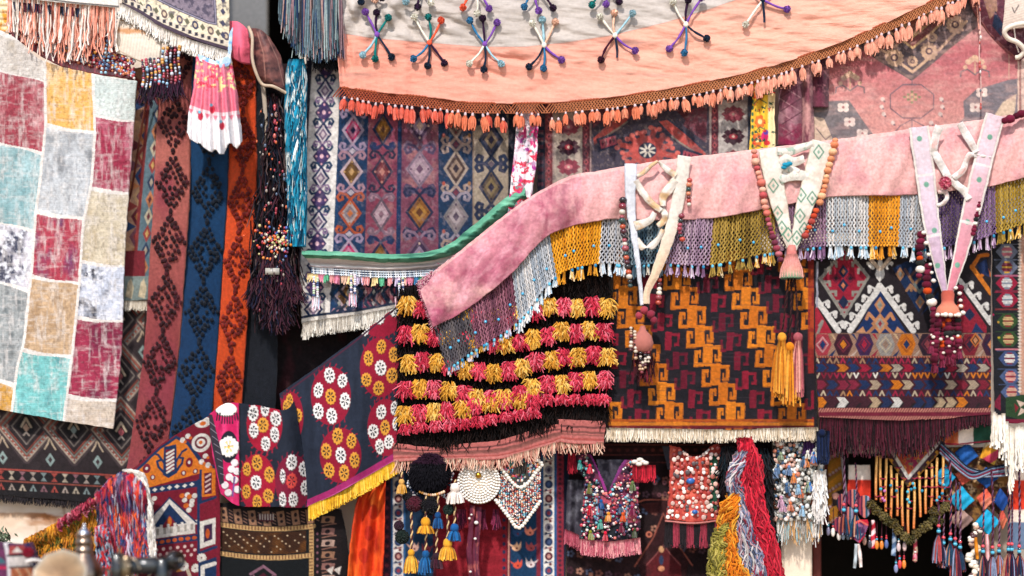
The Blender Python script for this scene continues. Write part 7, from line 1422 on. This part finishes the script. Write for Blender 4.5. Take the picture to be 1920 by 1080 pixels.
def p_bb(p):
    p.fill('4a3020'); p.veil('8c6434', .48, .62, 9, 3); p.veil('7c3a1c', .55, .7, 12, 9); p.veil('c0a078', .66, .7, 7, 19)
    for k in range(14):
        x, y = 1772 + (k * 37) % 122, 846 + (k * 53) % 130; p.line([(x, y), (x + 9, y), (x + 9, y + 8), (x + 3, y + 8), (x + 3, y + 4)], 2.2, ['b8905a', '9c7448', 'c8a888'][k % 3])
    p.mottle(.25, 4, 5)
o = sheet('brocade_cloth', [[(1764, 838, .10), (1900, 838, .10)], [(1770, 900, .10), (1898, 900, .10)], [(1784, 985, .10), (1880, 972, .10)]], p_bb, M_SATIN, step=1.6, cut=lambda x, y: y < 985 - 30 * np.abs(np.sin((x - 1770) * .055))); tag(o, 'brown gold brocade cloth behind the row of turquoise and blue squares', 'cloth')
# hanging squares
SQ = [(1813, 852, 22, 23, .15, ['1f5a9c'], 'deep blue satin square, uppermost, next to the striped yellow one'), (1857, 851, 21, 22, -.35, ['f0dcb0', 'e0a030', 'd8506c', 'f0c050'], 'yellow and pink striped satin square below the green satin'),
 (1886, 845, 13, 18, .1, ['2f94a8'], 'teal square half hidden by white knotted fringe'), (1772, 894, 20, 24, .05, ['1f94bc'], 'turquoise square partly behind the gold bead strands'),
 (1808, 892, 17, 18, .2, ['dc7058', 'c85a48'], 'coral square below the draped striped cords'), (1850, 896, 22, 20, 0, ['1d5496'], 'blue fan folded square under the lower drape of striped cord'),
 (1803, 937, 24, 25, .05, ['22a4c8'], 'bright turquoise square, middle of the column above the grey brown one'), (1848, 936, 17, 20, .1, ['d8644c', 'e08a70'], 'orange coral square above the lowest turquoise square'),
 (1878, 938, 15, 22, -.1, ['1d4c90'], 'narrow blue square beside the red banded cloth'), (1803, 974, 23, 21, 0, ['a8887c', '8c7068'], 'grey brown striped square under the turquoise one'),
 (1852, 979, 23, 25, -.05, ['1fa6cc'], 'lowest bright turquoise square above the pink ribbon'), (1880, 974, 9, 19, 0, ['c85a48', 'd87a5c'], 'small narrow coral square at lower right below the narrow blue one'), (1888, 872, 8, 9, 0, ['e8c8a0'], 'tiny cream square at the end of the draped striped cord')]
for cx, cy, rx, ry, rot, cs, lab in SQ:
    def p_sq(p, cs=cs, cx=cx, cy=cy):
        t = ((p.Y - cy) + (p.X - cx) * .6) / 18 + len(cs) / 2.
        for k, c in enumerate(cs): p.fill(c, (t > k) if k else 1.)
        p.mottle(.14, 14, 3); p._mul(1 - .1 * (np.sin(p.X * .9) > .6))
    ca, sa = math.cos(rot), math.sin(rot); R_ = lambda dx, dy: (cx + dx * ca - dy * sa, cy + dx * sa + dy * ca, .06)
    o = sheet('satin_square', [[R_(0, -ry), R_(rx, 0)], [R_(-rx, 0), R_(0, ry)]], p_sq, M_SATIN, step=1.3, thick=.012, fold=lambda x, y, u, v: -.018 * np.sin(u * 3.1) * np.sin(v * 3.1) - .004 * np.sin(u * 14)); tag(o, lab, 'satin square', 'satin squares hung in rows by the doorway')
# striped draped cords
for k, (pts, lab) in enumerate((([(1764, 834), (1790, 858), (1815, 880), (1850, 888), (1900, 884)], 'upper of two striped braid cords draped across the satin squares'), ([(1762, 842), (1782, 862), (1805, 882), (1826, 892), (1862, 880), (1910, 872)], 'lower striped braid cord looping under the blue square'))):
    a = Acc()
    for j, c in enumerate(('1a2638', '68788e', '7c2840', '8c98aa')): tubes(a, cordpath([(x, y + j * 3.2 - 4, .02 - .005 * k) for x, y in pts], 30), .006, S(c), 5)
    tag(build('braided_rope', a, M_YARN), lab, 'cord', 'striped cords draped over the squares')
# triangle amulet with gold strands
ta = thing('beaded_triangle', 'triangular woven amulet with white V edge and curtain of gold bead strands', 'ornament', W(1707, 1000, .02))
def p_ta(p):
    p.fill('c8543c'); p.veil('e08a3c', .5, .6, 9, 3); p.veil('a8305c', .56, .62, 8, 9); p.veil('8a8a6a', .62, .66, 7, 19)
    for k in range(7):
        for j in range(5): p.dia(1670 + k * 13, 838 + j * 13, 4, 5, ['d8783c', 'b03c5c', 'a89a68', 'e0a04c'][(k + j * 3) % 4]); p.dia(1670 + k * 13, 838 + j * 13, 1.6, 2, '6a2438')
    V = [(1662, 838), (1703, 904), (1764, 832)]; p.line(V, 17, 'b8802c'); p.line(V, 12, '4a2434'); p.line([(1666, 836), (1703, 896), (1760, 830)], 6, 'f0e6dc')
    for k in range(16): t = k / 15; x, y = (1660 + 43 * t * 2, 846 + 66 * t * 2) if t < .5 else (1703 + (t - .5) * 2 * 62, 912 - (t - .5) * 2 * 74); p.dia(x, y, 4, 4, ['d89a34', '5a4a2c'][k % 2])
sheet('woven_triangle', [[(1650, 815, .03), (1776, 815, .03)], [(1650, 920, .02), (1776, 920, .02)]], p_ta, M_RUG, ta, step=1.2, cut=[(1650, 822), (1776, 816), (1766, 846), (1703, 916), (1656, 846)], thick=.012)
def vlow(x): return np.interp(x, [1640, 1656, 1703, 1766, 1780], [855, 852, 916, 848, 840])
for x, ye in ((1643, 936), (1651, 940), (1661, 958), (1671, 972), (1682, 966), (1692, 985), (1703, 1004), (1714, 990), (1725, 968), (1736, 962), (1747, 950), (1757, 944), (1768, 936)):
    a = Acc(); y0 = float(vlow(x)) + 2; n = int((ye - y0) / 2.6); yy = np.linspace(y0, ye, n); lo = (yy - y0) / (ye - y0)
    cc = np.array([mixc('e8b468', 'd87a34', float(v)) for v in np.clip(lo * 1.3 - .3, 0, 1)]) * rng.uniform(.85, 1.1, (n, 1)); balls(a, W(x + np.sin(yy * .05 + x) * .8, yy, .02), .0085, cc, (1, 1, .8), 7, 5); build('gold_strand', a, M_BEAD, ta)
a = Acc()
for y in (876, 896, 912, 930, 938, 952):
    for x in range(1640, 1772, 10):
        if rng.random() < .45: tubes(a, W([x, x + 5, x + 11], [y, y + 2, y + rng.uniform(-2, 2)], .008), .0032, S('a82c4c' if rng.random() < .7 else '6a1c34'), 4)
n = 18; balls(a, W(rng.uniform(1640, 1770, n), rng.uniform(905, 945, n), .005), .009, pick(['5ab8cc', '3a90b0', 'c87ab0'], n), (1, 1, 1), 8, 6); build('cross_threads', a, M_YARN, ta)
for k, (x, y) in enumerate(((1634, 946), (1644, 957), (1655, 967), (1664, 976), (1676, 982), (1684, 994), (1696, 1006), (1706, 1012), (1718, 1001), (1730, 990), (1740, 985), (1750, 975), (1756, 962), (1766, 955), (1774, 950), (1762, 978), (1750, 958))):
    a = Acc(); c0 = W(x, y, .0); n = 90; d = rng.normal(0, 1, (n, 3)); d /= np.linalg.norm(d, axis=1)[:, None]; c = ['6a5a2c', '7a6a38', '8c7c4c', '5c5428'][k % 4]; tubes(a, np.stack([c0 + d * .006, c0 + d * rng.uniform(.02, .033, (n, 1))], 1), .0048, S(c) * rng.uniform(.7, 1.3, (n, 1)), 3); balls(a, [c0], .017, S(c), (1, 1, 1), 8, 6, .2); build('wool_puff', a, M_YARN, ta)
# tasselled cords with beads
grp = 'twisted cords ending in beads and striped tassels'
TC = [(1582, 950, 850, 'teal and crimson tassel cord nearest the mustard kilim, lowest bead beside the heart pouch'), (1605, 952, 868, 'tassel cord crossing the cream half of the cream and red square'), (1760, 990, 940, 'short tassel cord with orange threads right of the olive wool puffs'), (1769, 1012, 930, 'lavender tassel cord hanging over the dark doorway, second right of the olive puffs'), (1782, 1005, 862, 'tassel cord passing in front of the turquoise square edge, over the doorway'), (1791, 1014, 900, 'tassel cord crossing left side of the middle turquoise square, pale threads'), (1800, 1020, 905, 'dark wine tassel cord without bright bead over the middle turquoise square'), (1843, 1028, 915, 'tassel cord down the left side of the lowest turquoise square'), (1861, 1030, 880, 'thick striped tassel cord down the right side of the lowest turquoise square'), (1873, 1027, 965, 'thin tassel cord hanging before the pale stone jamb'), (1891, 1024, 905, 'left of the twin tassel cords beside the grey blue cloth'), (1897, 1024, 905, 'right of the twin tassel cords beside the grey blue cloth'), (1911, 1028, 880, 'striped tassel cord in front of the red banded cloth')]
for k, (x, yb_, y0, lab) in enumerate(TC):
    e = thing('beaded_tassel', lab, 'tassel', W(x, yb_ + 50, 0), grp); y_ = .0 - .01 * (k % 3)
    a = Acc(); twist(a, [(x + rng.uniform(-2, 2), y0, y_ + .01), (x + 1, (y0 + yb_) / 2, y_), (x, yb_ - 6, y_)], .0052 if k % 2 else .0064, ['4a1c30', '2c2240', '541f30'][k % 3], ['8c6a80', '9c5a68', '6a4a60'][k % 3]); build('cord', a, M_YARN, e)
    a = Acc(); balls(a, W([x, x, x], [yb_ - 4, yb_ + 1.5, yb_ + 6], y_ - .004), [.011, .0095, .0125], np.array([S('e0505c'), S('1f4a64'), S('5ab8d4')]), (1, 1, .9), 10, 8); build('beads', a, M_BEAD, e)
    a = Acc(); tassel(a, W(x, yb_ + 8, y_), .135 + .02 * (k % 3), .034, [['4a1c34', 'b0604c', '24405c', '8c8ca4'], ['7c2438', '1f4a64', 'b88870', '3a1c34'], ['541f38', '8c94ac', 'a84c4c', '1c2440']][k % 3], '3a1828', 44, .011); build('tassel', a, M_YARN, e)
# striped petals and heart pouch
for k, (cx, cy, rx, ry, lab) in enumerate(((1580, 945, 11, 20, 'small maroon and teal striped pouch by the mustard kilim'), (1600, 935, 14, 18, 'coral and plum striped pouch above the heart pouch'), (1622, 950, 16, 22, 'blue and rose striped pouch, topmost right, next to olive wool'), (1592, 970, 15, 20, 'navy and rose striped pouch left of the heart pouch'), (1575, 985, 13, 16, 'lilac striped pouch hanging lowest on the left'))):
    def p_pt(p): 
        cs = ['34405c', 'a8485c', '5a2a4c', 'c8786c', '2c5a6c', 'a8a8c0', '7c2c4c', '3a2c44']
        t = (p.U * 8).astype(int) % 8
        for j, c in enumerate(cs): p.fill(c, (t == j) * 1.)
    pl = [(cx + rx * math.cos(A) * (1 - .25 * (math.sin(A) > 0) * math.sin(A)), cy + ry * math.sin(A)) for A in np.linspace(0, 6.2, 26)]
    o = sheet('striped_pouch', [[(cx - rx, cy - ry, .05), (cx, cy - ry, .01), (cx + rx, cy - ry, .05)], [(cx - rx, cy + ry, .05), (cx, cy + ry, .01), (cx + rx, cy + ry, .05)]], p_pt, M_SATIN, step=1.1, cut=pl, thick=.02); tag(o, lab, 'pouch', 'striped pouches below the cream and red cloth')
hp = thing('heart_pouch', 'plum heart shaped pouch with red edge and two white straps hanging below', 'pouch', W(1610, 1065, .0))
def p_hp(p): p.fill('c02038'); p.poly([(1600, 992), (1614, 978), (1624, 988), (1621, 1004), (1608, 1016), (1599, 1006)], '4a2c50'); p.veil('8c5a7c', .55, .65, 8, 4); p.poly([(1603, 1004), (1618, 1000), (1608, 1012)], '8c94a4'); p.line([(1600, 984), (1612, 976), (1626, 984)], 3, 'd86a5c')
sheet('pouch_body', [[(1592, 972, .0), (1610, 972, -.03), (1632, 972, .0)], [(1592, 1024, .0), (1610, 1024, -.03), (1632, 1024, .0)]], p_hp, M_SATIN, hp, step=1.1, cut=[(1595, 990), (1602, 978), (1612, 974), (1628, 974), (1629, 986), (1622, 1006), (1612, 1020), (1602, 1012)], thick=.03)
for pts, c in (([(1606, 1020, 5), (1605, 1045, 6), (1602, 1065, 5)], 'b8c0c4'), ([(1610, 1020, 5), (1613, 1042, 6), (1614, 1064, 5)], 'eedcd4')):
    def p_w(p, c=c): p.fill(c); p.mottle(.15, 6, 3)
    strap('strap', pts, p_w, hp, -.01, .008, M_SATIN)
# small danglers in the doorway
DG = [(1562, 998, 'f0e6dc', 'white drop bead just right of the white wool tassel'), (1573, 1005, 'e8e0d8', 'ivory drop bead below the navy striped pouch'), (1581, 1004, '8c9ab0', 'grey lilac drop bead below the navy striped pouch'), (1590, 1004, '5a7088', 'slate blue drop bead touching the left of the heart pouch'), (1553, 996, '7c7890', 'mauve grey drop bead against the red door frame'), (1621, 1014, 'b89080', 'tan drop bead hanging right under the tip of heart pouch'), (1631, 1020, '4a4450', 'dark grey drop bead left of the red and white ribbon'), (1644, 1022, 'e88a24', 'orange drop bead touching the red and white ribbon'), (1653, 1022, 'e0862c', 'orange drop bead between its orange twin and a blue drop'), (1662, 1020, '5a6ca0', 'blue drop bead right of the two orange drops'), (1685, 1026, 'd8c0c0', 'pale pink drop bead above the scarlet one'), (1696, 1025, 'e8c8c4', 'pale rose drop bead above the lowest orange one'), (1687, 1058, 'd83c44', 'scarlet drop bead hanging low in the doorway'), (1695, 1058, 'e88a2c', 'lowest orange drop bead beside the scarlet one'), (1680, 1066, '8c94b8', 'lowest lavender drop bead in the dark doorway'), (1716, 1046, 'd8808c', 'pink drop bead in front of the tan and red ribbon')]
for k, (x, y, c, lab) in enumerate(DG):
    e = thing('bead_dangler', lab, 'dangler', W(x, y + 8, .02), 'bead drops dangling in the doorway')
    a = Acc(); tubes(a, cordpath([(x + rng.uniform(-1, 1), y - 45, .04), (x, y - 8, .03)], 6), .0025, S('4a1c2c'), 4); build('thread', a, M_YARN, e)
    a = Acc(); balls(a, W([x], [y], .03), .0135, S(c), (.9, .8, 1.9), 10, 8); balls(a, W([x, x], [y - 11, y - 15], .03), [.007, .006], pick(['c83444', '5ab0c8', 'e8e0d8', '34405c'], 2), (1, 1, 1), 8, 6); build('drop', a, M_BEAD, e)
for x, y0, y1, c1, c2, lab in ((1637, 975, 1028, 'c82c44', 'f0d4d4', 'red and white twisted ribbon hanging left of the orange drops'), (1676, 990, 1042, '5a7494', 'a8b4c4', 'grey blue ribbon strip hanging in the doorway'), (1715, 1000, 1052, 'c8a890', 'a83c50', 'tan and red ribbon strip under the olive wool puffs')):
    def p_r(p, c1=c1, c2=c2): p.fill(c1); p.fill(c2, (np.sin(p.V * 16 + p.U * 2) > .1) * 1.)
    o = strap('hanging_ribbon', [(x, y0, 6), (x + 1, (y0 + y1) / 2, 8), (x, y1, 8)], p_r, None, .03, .006, M_SATIN); tag(o, lab, 'ribbon', 'ribbons hanging in the doorway')
# white shell string, pink ribbon
st_ = thing('shell_string', 'white and cream shell string with an orange ribbon over the dark doorway', 'shell string', W(1828, 1080, -.02))
a = Acc(); n = 46; t = np.linspace(0, 1, n); x = 1828 + 5 * np.sin(t * 17) + rng.normal(0, 3, n) - 4 * t; y = 984 + t * 100; balls(a, W(x, y, -.02), rng.uniform(.012, .022, n), pick(['f4ece2', 'e8d8c4', 'f0e4d4', 'd8b890', 'c8a48c', '5a3434', 'f6f0e8'], n), (1, .8, .8), 10, 7, .1); build('shells', a, M_SHELL, st_)
def p_or2(p): p.fill('dc8a20'); p.mottle(.1, 8, 3)
strap('orange_ribbon', [(1830, 1008, 5), (1832, 1030, 6), (1833, 1048, 5)], p_or2, st_, -.06, .008, M_SATIN)
def p_pr(p): p.fill('eaa8a8'); p.fill('f4dcd8', (np.abs(p.U - .6) < .15) * .8)
o = strap('pink_ribbon', [(1850, 1002, 6), (1852, 1030, 7), (1852, 1056, 6)], p_pr, None, .02, .006, M_SATIN); tag(o, 'short pink ribbon hanging directly below the lowest turquoise square', 'ribbon')

# ================= foreground lower left =================
# wool yarn fringe
yf = thing('yarn_fringe', 'thick multicoloured wool fringe draped on a diagonal behind the brass horn', 'yarn fringe', W(170, 1060, -.2))
def yfr(nm, n, xs, ys, L, cols, rad, y, sway=.12, lean=-.02, curl=.05):
    a = Acc(); t = rng.random(n); x = np.interp(t, np.linspace(0, 1, len(xs)), xs); yy = np.interp(t, np.linspace(0, 1, len(ys)), ys) + rng.uniform(-3, 8, n); LL = np.interp(t, np.linspace(0, 1, len(L)), L) * K * rng.uniform(.7, 1.1, n)
    k = (t * 26).astype(int); pal = np.array([S(c) for c in cols]); m = np.arange(8)
    ci = (vn(k[:, None] * 3.7 + .5, m[None] * .42 + k[:, None] * 1.9, 5) * 1.2 * len(pal) + (rng.random((n, 1)) < .25) * rng.integers(0, len(pal), (n, 1))).astype(int) % len(pal)
    cc = pal[ci] * rng.uniform(.7, 1.25, (n, 1, 1))
    r0 = W(x, yy, y - .05 * rng.random(n)); t8 = np.linspace(0, 1, 8); dx = rng.normal(lean, sway * .6, n); f = rng.uniform(2, 5, (n, 1)); ph = rng.uniform(0, 6.28, (n, 1))
    p = r0[:, None] + np.stack([(LL * dx)[:, None] * t8 ** 1.4 + .008 * np.sin(f * t8 * 6.28 + ph) * (.3 + t8), -.035 * np.sin(np.minimum(t8 * 2.2, 1) * 3.14) + .010 * np.cos(f * t8 * 6 + ph), -LL[:, None] * t8 ** 1.25 + .016 * np.sin(np.minimum(t8 * 4, 1) * 3.14)], -1)
    tubes(a, p, np.full((n, 8), rad) * rng.uniform(.6, 1.15, (n, 8)), cc, 4); return build(nm, a, M_YARN, yf)
yfr('mustard_strands', 1300, [48, 110, 170, 215], [1018, 982, 942, 912], [22, 60, 84, 90], ['d08c24', 'b87820', 'e0a038', 'a86a1c', '6a6a2c', 'c07a30'], .005, -.2)
yfr('olive_strands', 600, [60, 120, 180, 240], [1028, 1010, 985, 930], [30, 60, 80, 90], ['4a5224', '34401e', '6a6a2c', '2a2c1c'], .005, -.17)
yfr('pink_top', 260, [110, 140, 180, 210, 240], [982, 962, 934, 908, 888], [8, 12, 20, 26, 28], ['b83450', 'd05a70', '9c2840', 'e0909c'], .0045, -.245, .3)
yfr('mixed_strands', 1500, [186, 205, 226, 248, 264, 274], [925, 900, 888, 888, 898, 915], [130, 150, 170, 160, 150, 125], ['c82c3c', 'd8483c', '3a4c7c', '7c1c3c', '1d2c4c', 'b8b0b8', '5a2c4c', 'e0622c', '2c4a74', 'b81c34', '6a6480', 'c84a5c', '9c1c34', '8c94b4', '2c3a6c', 'c8c4d0', 'd05848', '8c2440', '4a5a8c'], .0052, -.26, .07, .05, .035)
yfr('blue_strands', 300, [182, 196, 206], [990, 985, 1000], [90, 100, 80], ['2c3c64', 'b8c4d0', '6a8ca8', 'c83040', 'd8402c', '1d2440'], .0052, -.3, .08, .08, .035)
yarn('white_edge', [[(232, 884), (255, 890), (270, 930), (277, 990), (281, 1040)], [(240, 882), (268, 892), (281, 940), (287, 990), (291, 1045)]], ['efe6da', 'ddd4c8', 'f2ece4', 'c8c0b8'], 120, .006, 4, -.28, yf)
# table for the small goods, mostly below the picture
tb = thing('market_table', 'weathered wooden market table carrying the sewing machine, samovar and horn', 'table', W(200, 1100, -.7))
a = Acc(); zt = PZ(1128, -.7); box(a, -3.2, -1.15, zt - .04, -1.3, -.42, zt, S('8a6a4c'), .006); build('table_top', a, M_WOOD, tb, smooth=False)
for x in (-3.1, -1.4):
    for y in (-1.1, -.5): a = Acc(); box(a, x - .03, y - .03, 0, x + .03, y + .03, zt - .04, S('6a4c34'), .004); build('leg', a, M_WOOD, tb, smooth=False)
# samovar
YF = -.72
sm = thing('samovar', 'tarnished metal samovar with ribbed neck and pointed lid behind the brass horn', 'samovar', (W(158, 1128, YF)[0], YF, zt))
s_ = (D + YF) / D * K; c0 = W(158, 1128, YF); H = lambda py: (1128 - py) * s_
a = Acc(); pr = [(30, 1128), (31, 1112), (22, 1102), (34, 1090), (36, 1074), (30, 1060), (23, 1048), (18, 1040), (15, 1036), (17, 1034), (17, 1029), (14.5, 1027), (14.5, 1020), (16.5, 1018), (16.5, 1014), (14.5, 1012), (14, 1006), (16, 1004), (15.5, 1001), (12, 999.5)]
lathe(a, c0, [(r * s_, H(y)) for r, y in pr], S('a08c7c'), 40); build('body', a, M_METAL, sm)
a = Acc(); lathe(a, c0, [(r * s_, H(y)) for r, y in ((12, 999.6), (10, 996), (7, 992), (3, 989), (2, 986), (2.4, 984), (0, 981))], S('d8dce0'), 26); build('lid', a, M_METAL, sm)
a = Acc()
for s in (-1, 1): tubes(a, np.array([c0 + [s * 34 * s_, -.01, H(1088)], c0 + [s * 46 * s_, -.01, H(1082)], c0 + [s * 48 * s_, -.01, H(1070)], c0 + [s * 36 * s_, -.01, H(1066)]]), .008, S('b0a090'), 8)
build('handles', a, M_METAL, sm)
# horn / brass tray
YH = -.86; sh_ = (D + YH) / D * K
gh = thing('brass_horn', 'large tilted brass gramophone horn with a worn hazy mouth at lower left', 'horn', (W(116, 1128, YH)[0], YH, zt))
c0 = W(112, 1083, YH); ax = (-.12, -.93, .35)
a = Acc(); pr = [(53.5, 0), (55, 1.5), (54.5, 3), (52, 2.5), (46, 1), (37, -1), (27, -3), (16, -5), (6, -6), (0, -6)]
prof = [(r * sh_, h * sh_) for r, h in pr]; cc = [S(c) for c in ('b8b0a4', 'c8c2b8', 'bcb4a8', 'b4a48e', 'a88f72', 'a08464', '9a7c5c', '977858', '947454', '947454')]
lathe(a, c0, prof, np.array(cc), 10, ax); build('bell', a, mat('worn_brass', .55, .3, 60, 0, None, .3, .5, metal=.35, vscale=14), gh, smooth=False)
a = Acc(); bk = c0 + np.array(ax) * (-58 * sh_); tubes(a, np.array([bk, bk + [.0, .05, -.02], bk + [.0, .07, -.10], [bk[0], bk[1] + .07, zt + .02]]), .014, S('8a7050'), 10); lathe(a, [bk[0], bk[1] + .07, zt], [(.07, .0), (.07, .012), (.02, .02), (.012, .05)], S('8a7050'), 20); build('stand', a, M_METAL, gh)
# sewing machine
YS_ = -.78; s2 = (D + YS_) / D * K
sw = thing('sewing_machine', 'black antique sewing machine with worn nickel face plate and round hand wheel', 'sewing machine', (W(275, 1128, YS_)[0], YS_, zt))
def WX(px): return float(W(px, 540, YS_)[0])
def WZ(py): return float(W(960, py, YS_)[2])
blk = S('34383a')
a = Acc(); box(a, WX(244), YS_ - .06, WZ(1076), WX(302), YS_ + .045, WZ(1045), S('272c2e'), .02); box(a, WX(296), YS_ - .066, zt + .02, WX(318), YS_ + .055, WZ(1043), S('272c2e'), .02); box(a, WX(218), YS_ - .05, WZ(1078), WX(248), YS_ + .035, WZ(1050), S('1f2425'), .012); build('arm', a, M_ENAM, sw)
a = Acc(); box(a, WX(211), YS_ - .055, WZ(1112), WX(232), YS_ + .04, WZ(1036), S('24201d'), .012); build('head', a, M_ENAM, sw)
a = Acc(); box(a, WX(231), YS_ - .064, WZ(1100), WX(249), YS_ - .02, WZ(1040), S('8c7a62'), .008); balls(a, W([236, 243, 238], [1050, 1062, 1084], YS_ - .07), [.011, .008, .010], S('b8a890'), (1, .6, 1), 10, 8); tubes(a, cordpath([(224, 1024, YS_), (224, 1038, YS_)], 5), .007, S('a89880'), 8); tubes(a, cordpath([(247, 1046, YS_ - .07), (256, 1052, YS_ - .075), (262, 1066, YS_ - .075)], 8), .004, S('b8a890'), 6); build('face_plate', a, M_METAL, sw)
a = Acc(); hc = W(329, 1051, YS_ - .01); wa = (.86, -.5, .06); lathe(a, hc, [(12 * s2, -.022), (17.5 * s2, -.024), (19 * s2, -.014), (19.4 * s2, .0), (19 * s2, .014), (17.5 * s2, .024), (13 * s2, .02), (12 * s2, .006), (5 * s2, .008), (4.5 * s2, .03), (0, .034)], S('151313'), 44, wa); build('hand_wheel', a, M_ENAM, sw)
a = Acc(); lathe(a, hc, [(4 * s2, .03), (5 * s2, .036), (4 * s2, .044), (0, .046)], S('8c8478'), 22, wa); tubes(a, cordpath([(306, 1052, YS_), (322, 1052, YS_)], 6), .014, S('6a645a'), 14); build('hub', a, M_METAL, sw)
a = Acc(); box(a, WX(205), YS_ - .08, zt, WX(335), YS_ + .08, zt + .03, S('26221f'), .008); build('bed', a, M_ENAM, sw)
# striped bag at the far left bottom
def p_sb(p):
    q = p; q.fill('6a3a5c'); q.rect(-60, 1030, 14, 1120, '7c3a64'); q.line([(10, 1018), (16, 1050), (20, 1120)], 7, 'f0e8e8'); q.poly([(16, 1040), (62, 1040), (74, 1120), (22, 1120)], 'e6dcd4')
    q.poly([(18, 1024), (44, 1022), (54, 1036), (16, 1040)], 'b8504c'); q.poly([(22, 1036), (32, 1025), (44, 1036)], 'efe4d8'); q.line([(14, 1042), (64, 1040)], 4, '1d1a24'); q.line([(18, 1064), (70, 1062)], 3.5, '2a2028'); q.poly([(20, 1066), (70, 1064), (76, 1120), (22, 1120)], 'c87a50'); [q.line([(22 + j * 9, 1066), (30 + j * 9, 1078), (24 + j * 9, 1092)], 2, ['8c3a34', 'e6c8a0'][j % 2]) for j in range(6)]
    q.rect(-60, 1062, 12, 1067, 'd02858'); q.poly([(-60, 1040), (4, 1046), (12, 1056), (-60, 1058)], '4a7a84'); q.line([(52, 1020), (66, 1060), (80, 1120)], 6, '34305c'); p.mottle(.18, 5, 4)
o = sheet('striped_saddlebag', [[(-60, 1010, -.55), (20, 1020, -.6), (56, 1018, -.55)], [(-60, 1070, -.58), (20, 1070, -.64), (74, 1070, -.57)], [(-60, 1125, -.6), (20, 1125, -.66), (84, 1125, -.58)]], p_sb, M_RUG, step=1.3, thick=.06); tag(o, 'striped woven saddlebag with white bands at the bottom left corner', 'bag')
pm = thing('red_pompom', 'crimson wool pompom beside the striped saddlebag', 'pompom', W(52, 1050, -.62)); a = Acc(); c0 = W(53, 1036, -.64); n = 500; d = rng.normal(0, 1, (n, 3)); d /= np.linalg.norm(d, axis=1)[:, None]; tubes(a, np.stack([c0 + d * .008, c0 + d * rng.uniform(.024, .031, (n, 1))], 1), .0035, S('b01c3c') * rng.uniform(.7, 1.3, (n, 1)), 3); build('wool_threads', a, M_YARN, pm)
def p_te(p): p.fill('14504c'); p.mottle(.3, 10, 3)
o = sheet('teal_cloth', [[(58, 1046, -.5), (84, 1048, -.52)], [(62, 1125, -.52), (96, 1125, -.54)]], p_te, M_CLOTH, fold=lambda x, y, u, v: -.02 * np.sin(u * 10)); tag(o, 'dark teal cloth fold between the striped saddlebag and the brass horn', 'cloth')
a = Acc(); pts = [(48, 1054, -.66), (62, 1050, -.66), (78, 1052, -.64)]; tubes(a, cordpath(pts, 10), .010, S('e8e0d8'), 7); tag(build('white_rope', a, M_YARN), 'short white rope end by the crimson pompom', 'rope')
pl = thing('leafy_plant', 'small green leafy plant against the stone wall at the left edge', 'plant', W(-4, 1040, -.1)); a = Acc(); n = 160; c0 = W(rng.normal(0, 9, n), 1010 + rng.normal(0, 9, n), -.1 - .05 * rng.random(n)); d = rng.normal(0, 1, (n, 3)); d /= np.linalg.norm(d, axis=1)[:, None]; tubes(a, np.stack([c0, c0 + d * .012, c0 + d * .03], 1), np.array([.001, .006, .001])[None].repeat(n, 0), pick(['5c6c50', '7c8a6c', '48543c', '98a488'], n), 4); build('leaves', a, M_CLOTH, pl)
a = Acc(); tubes(a, cordpath([(-6, 1060, -.1), (-3, 1030, -.1), (0, 1008, -.1)], 8), .006, S('5a4a34'), 6); build('stem', a, M_WOOD, pl)
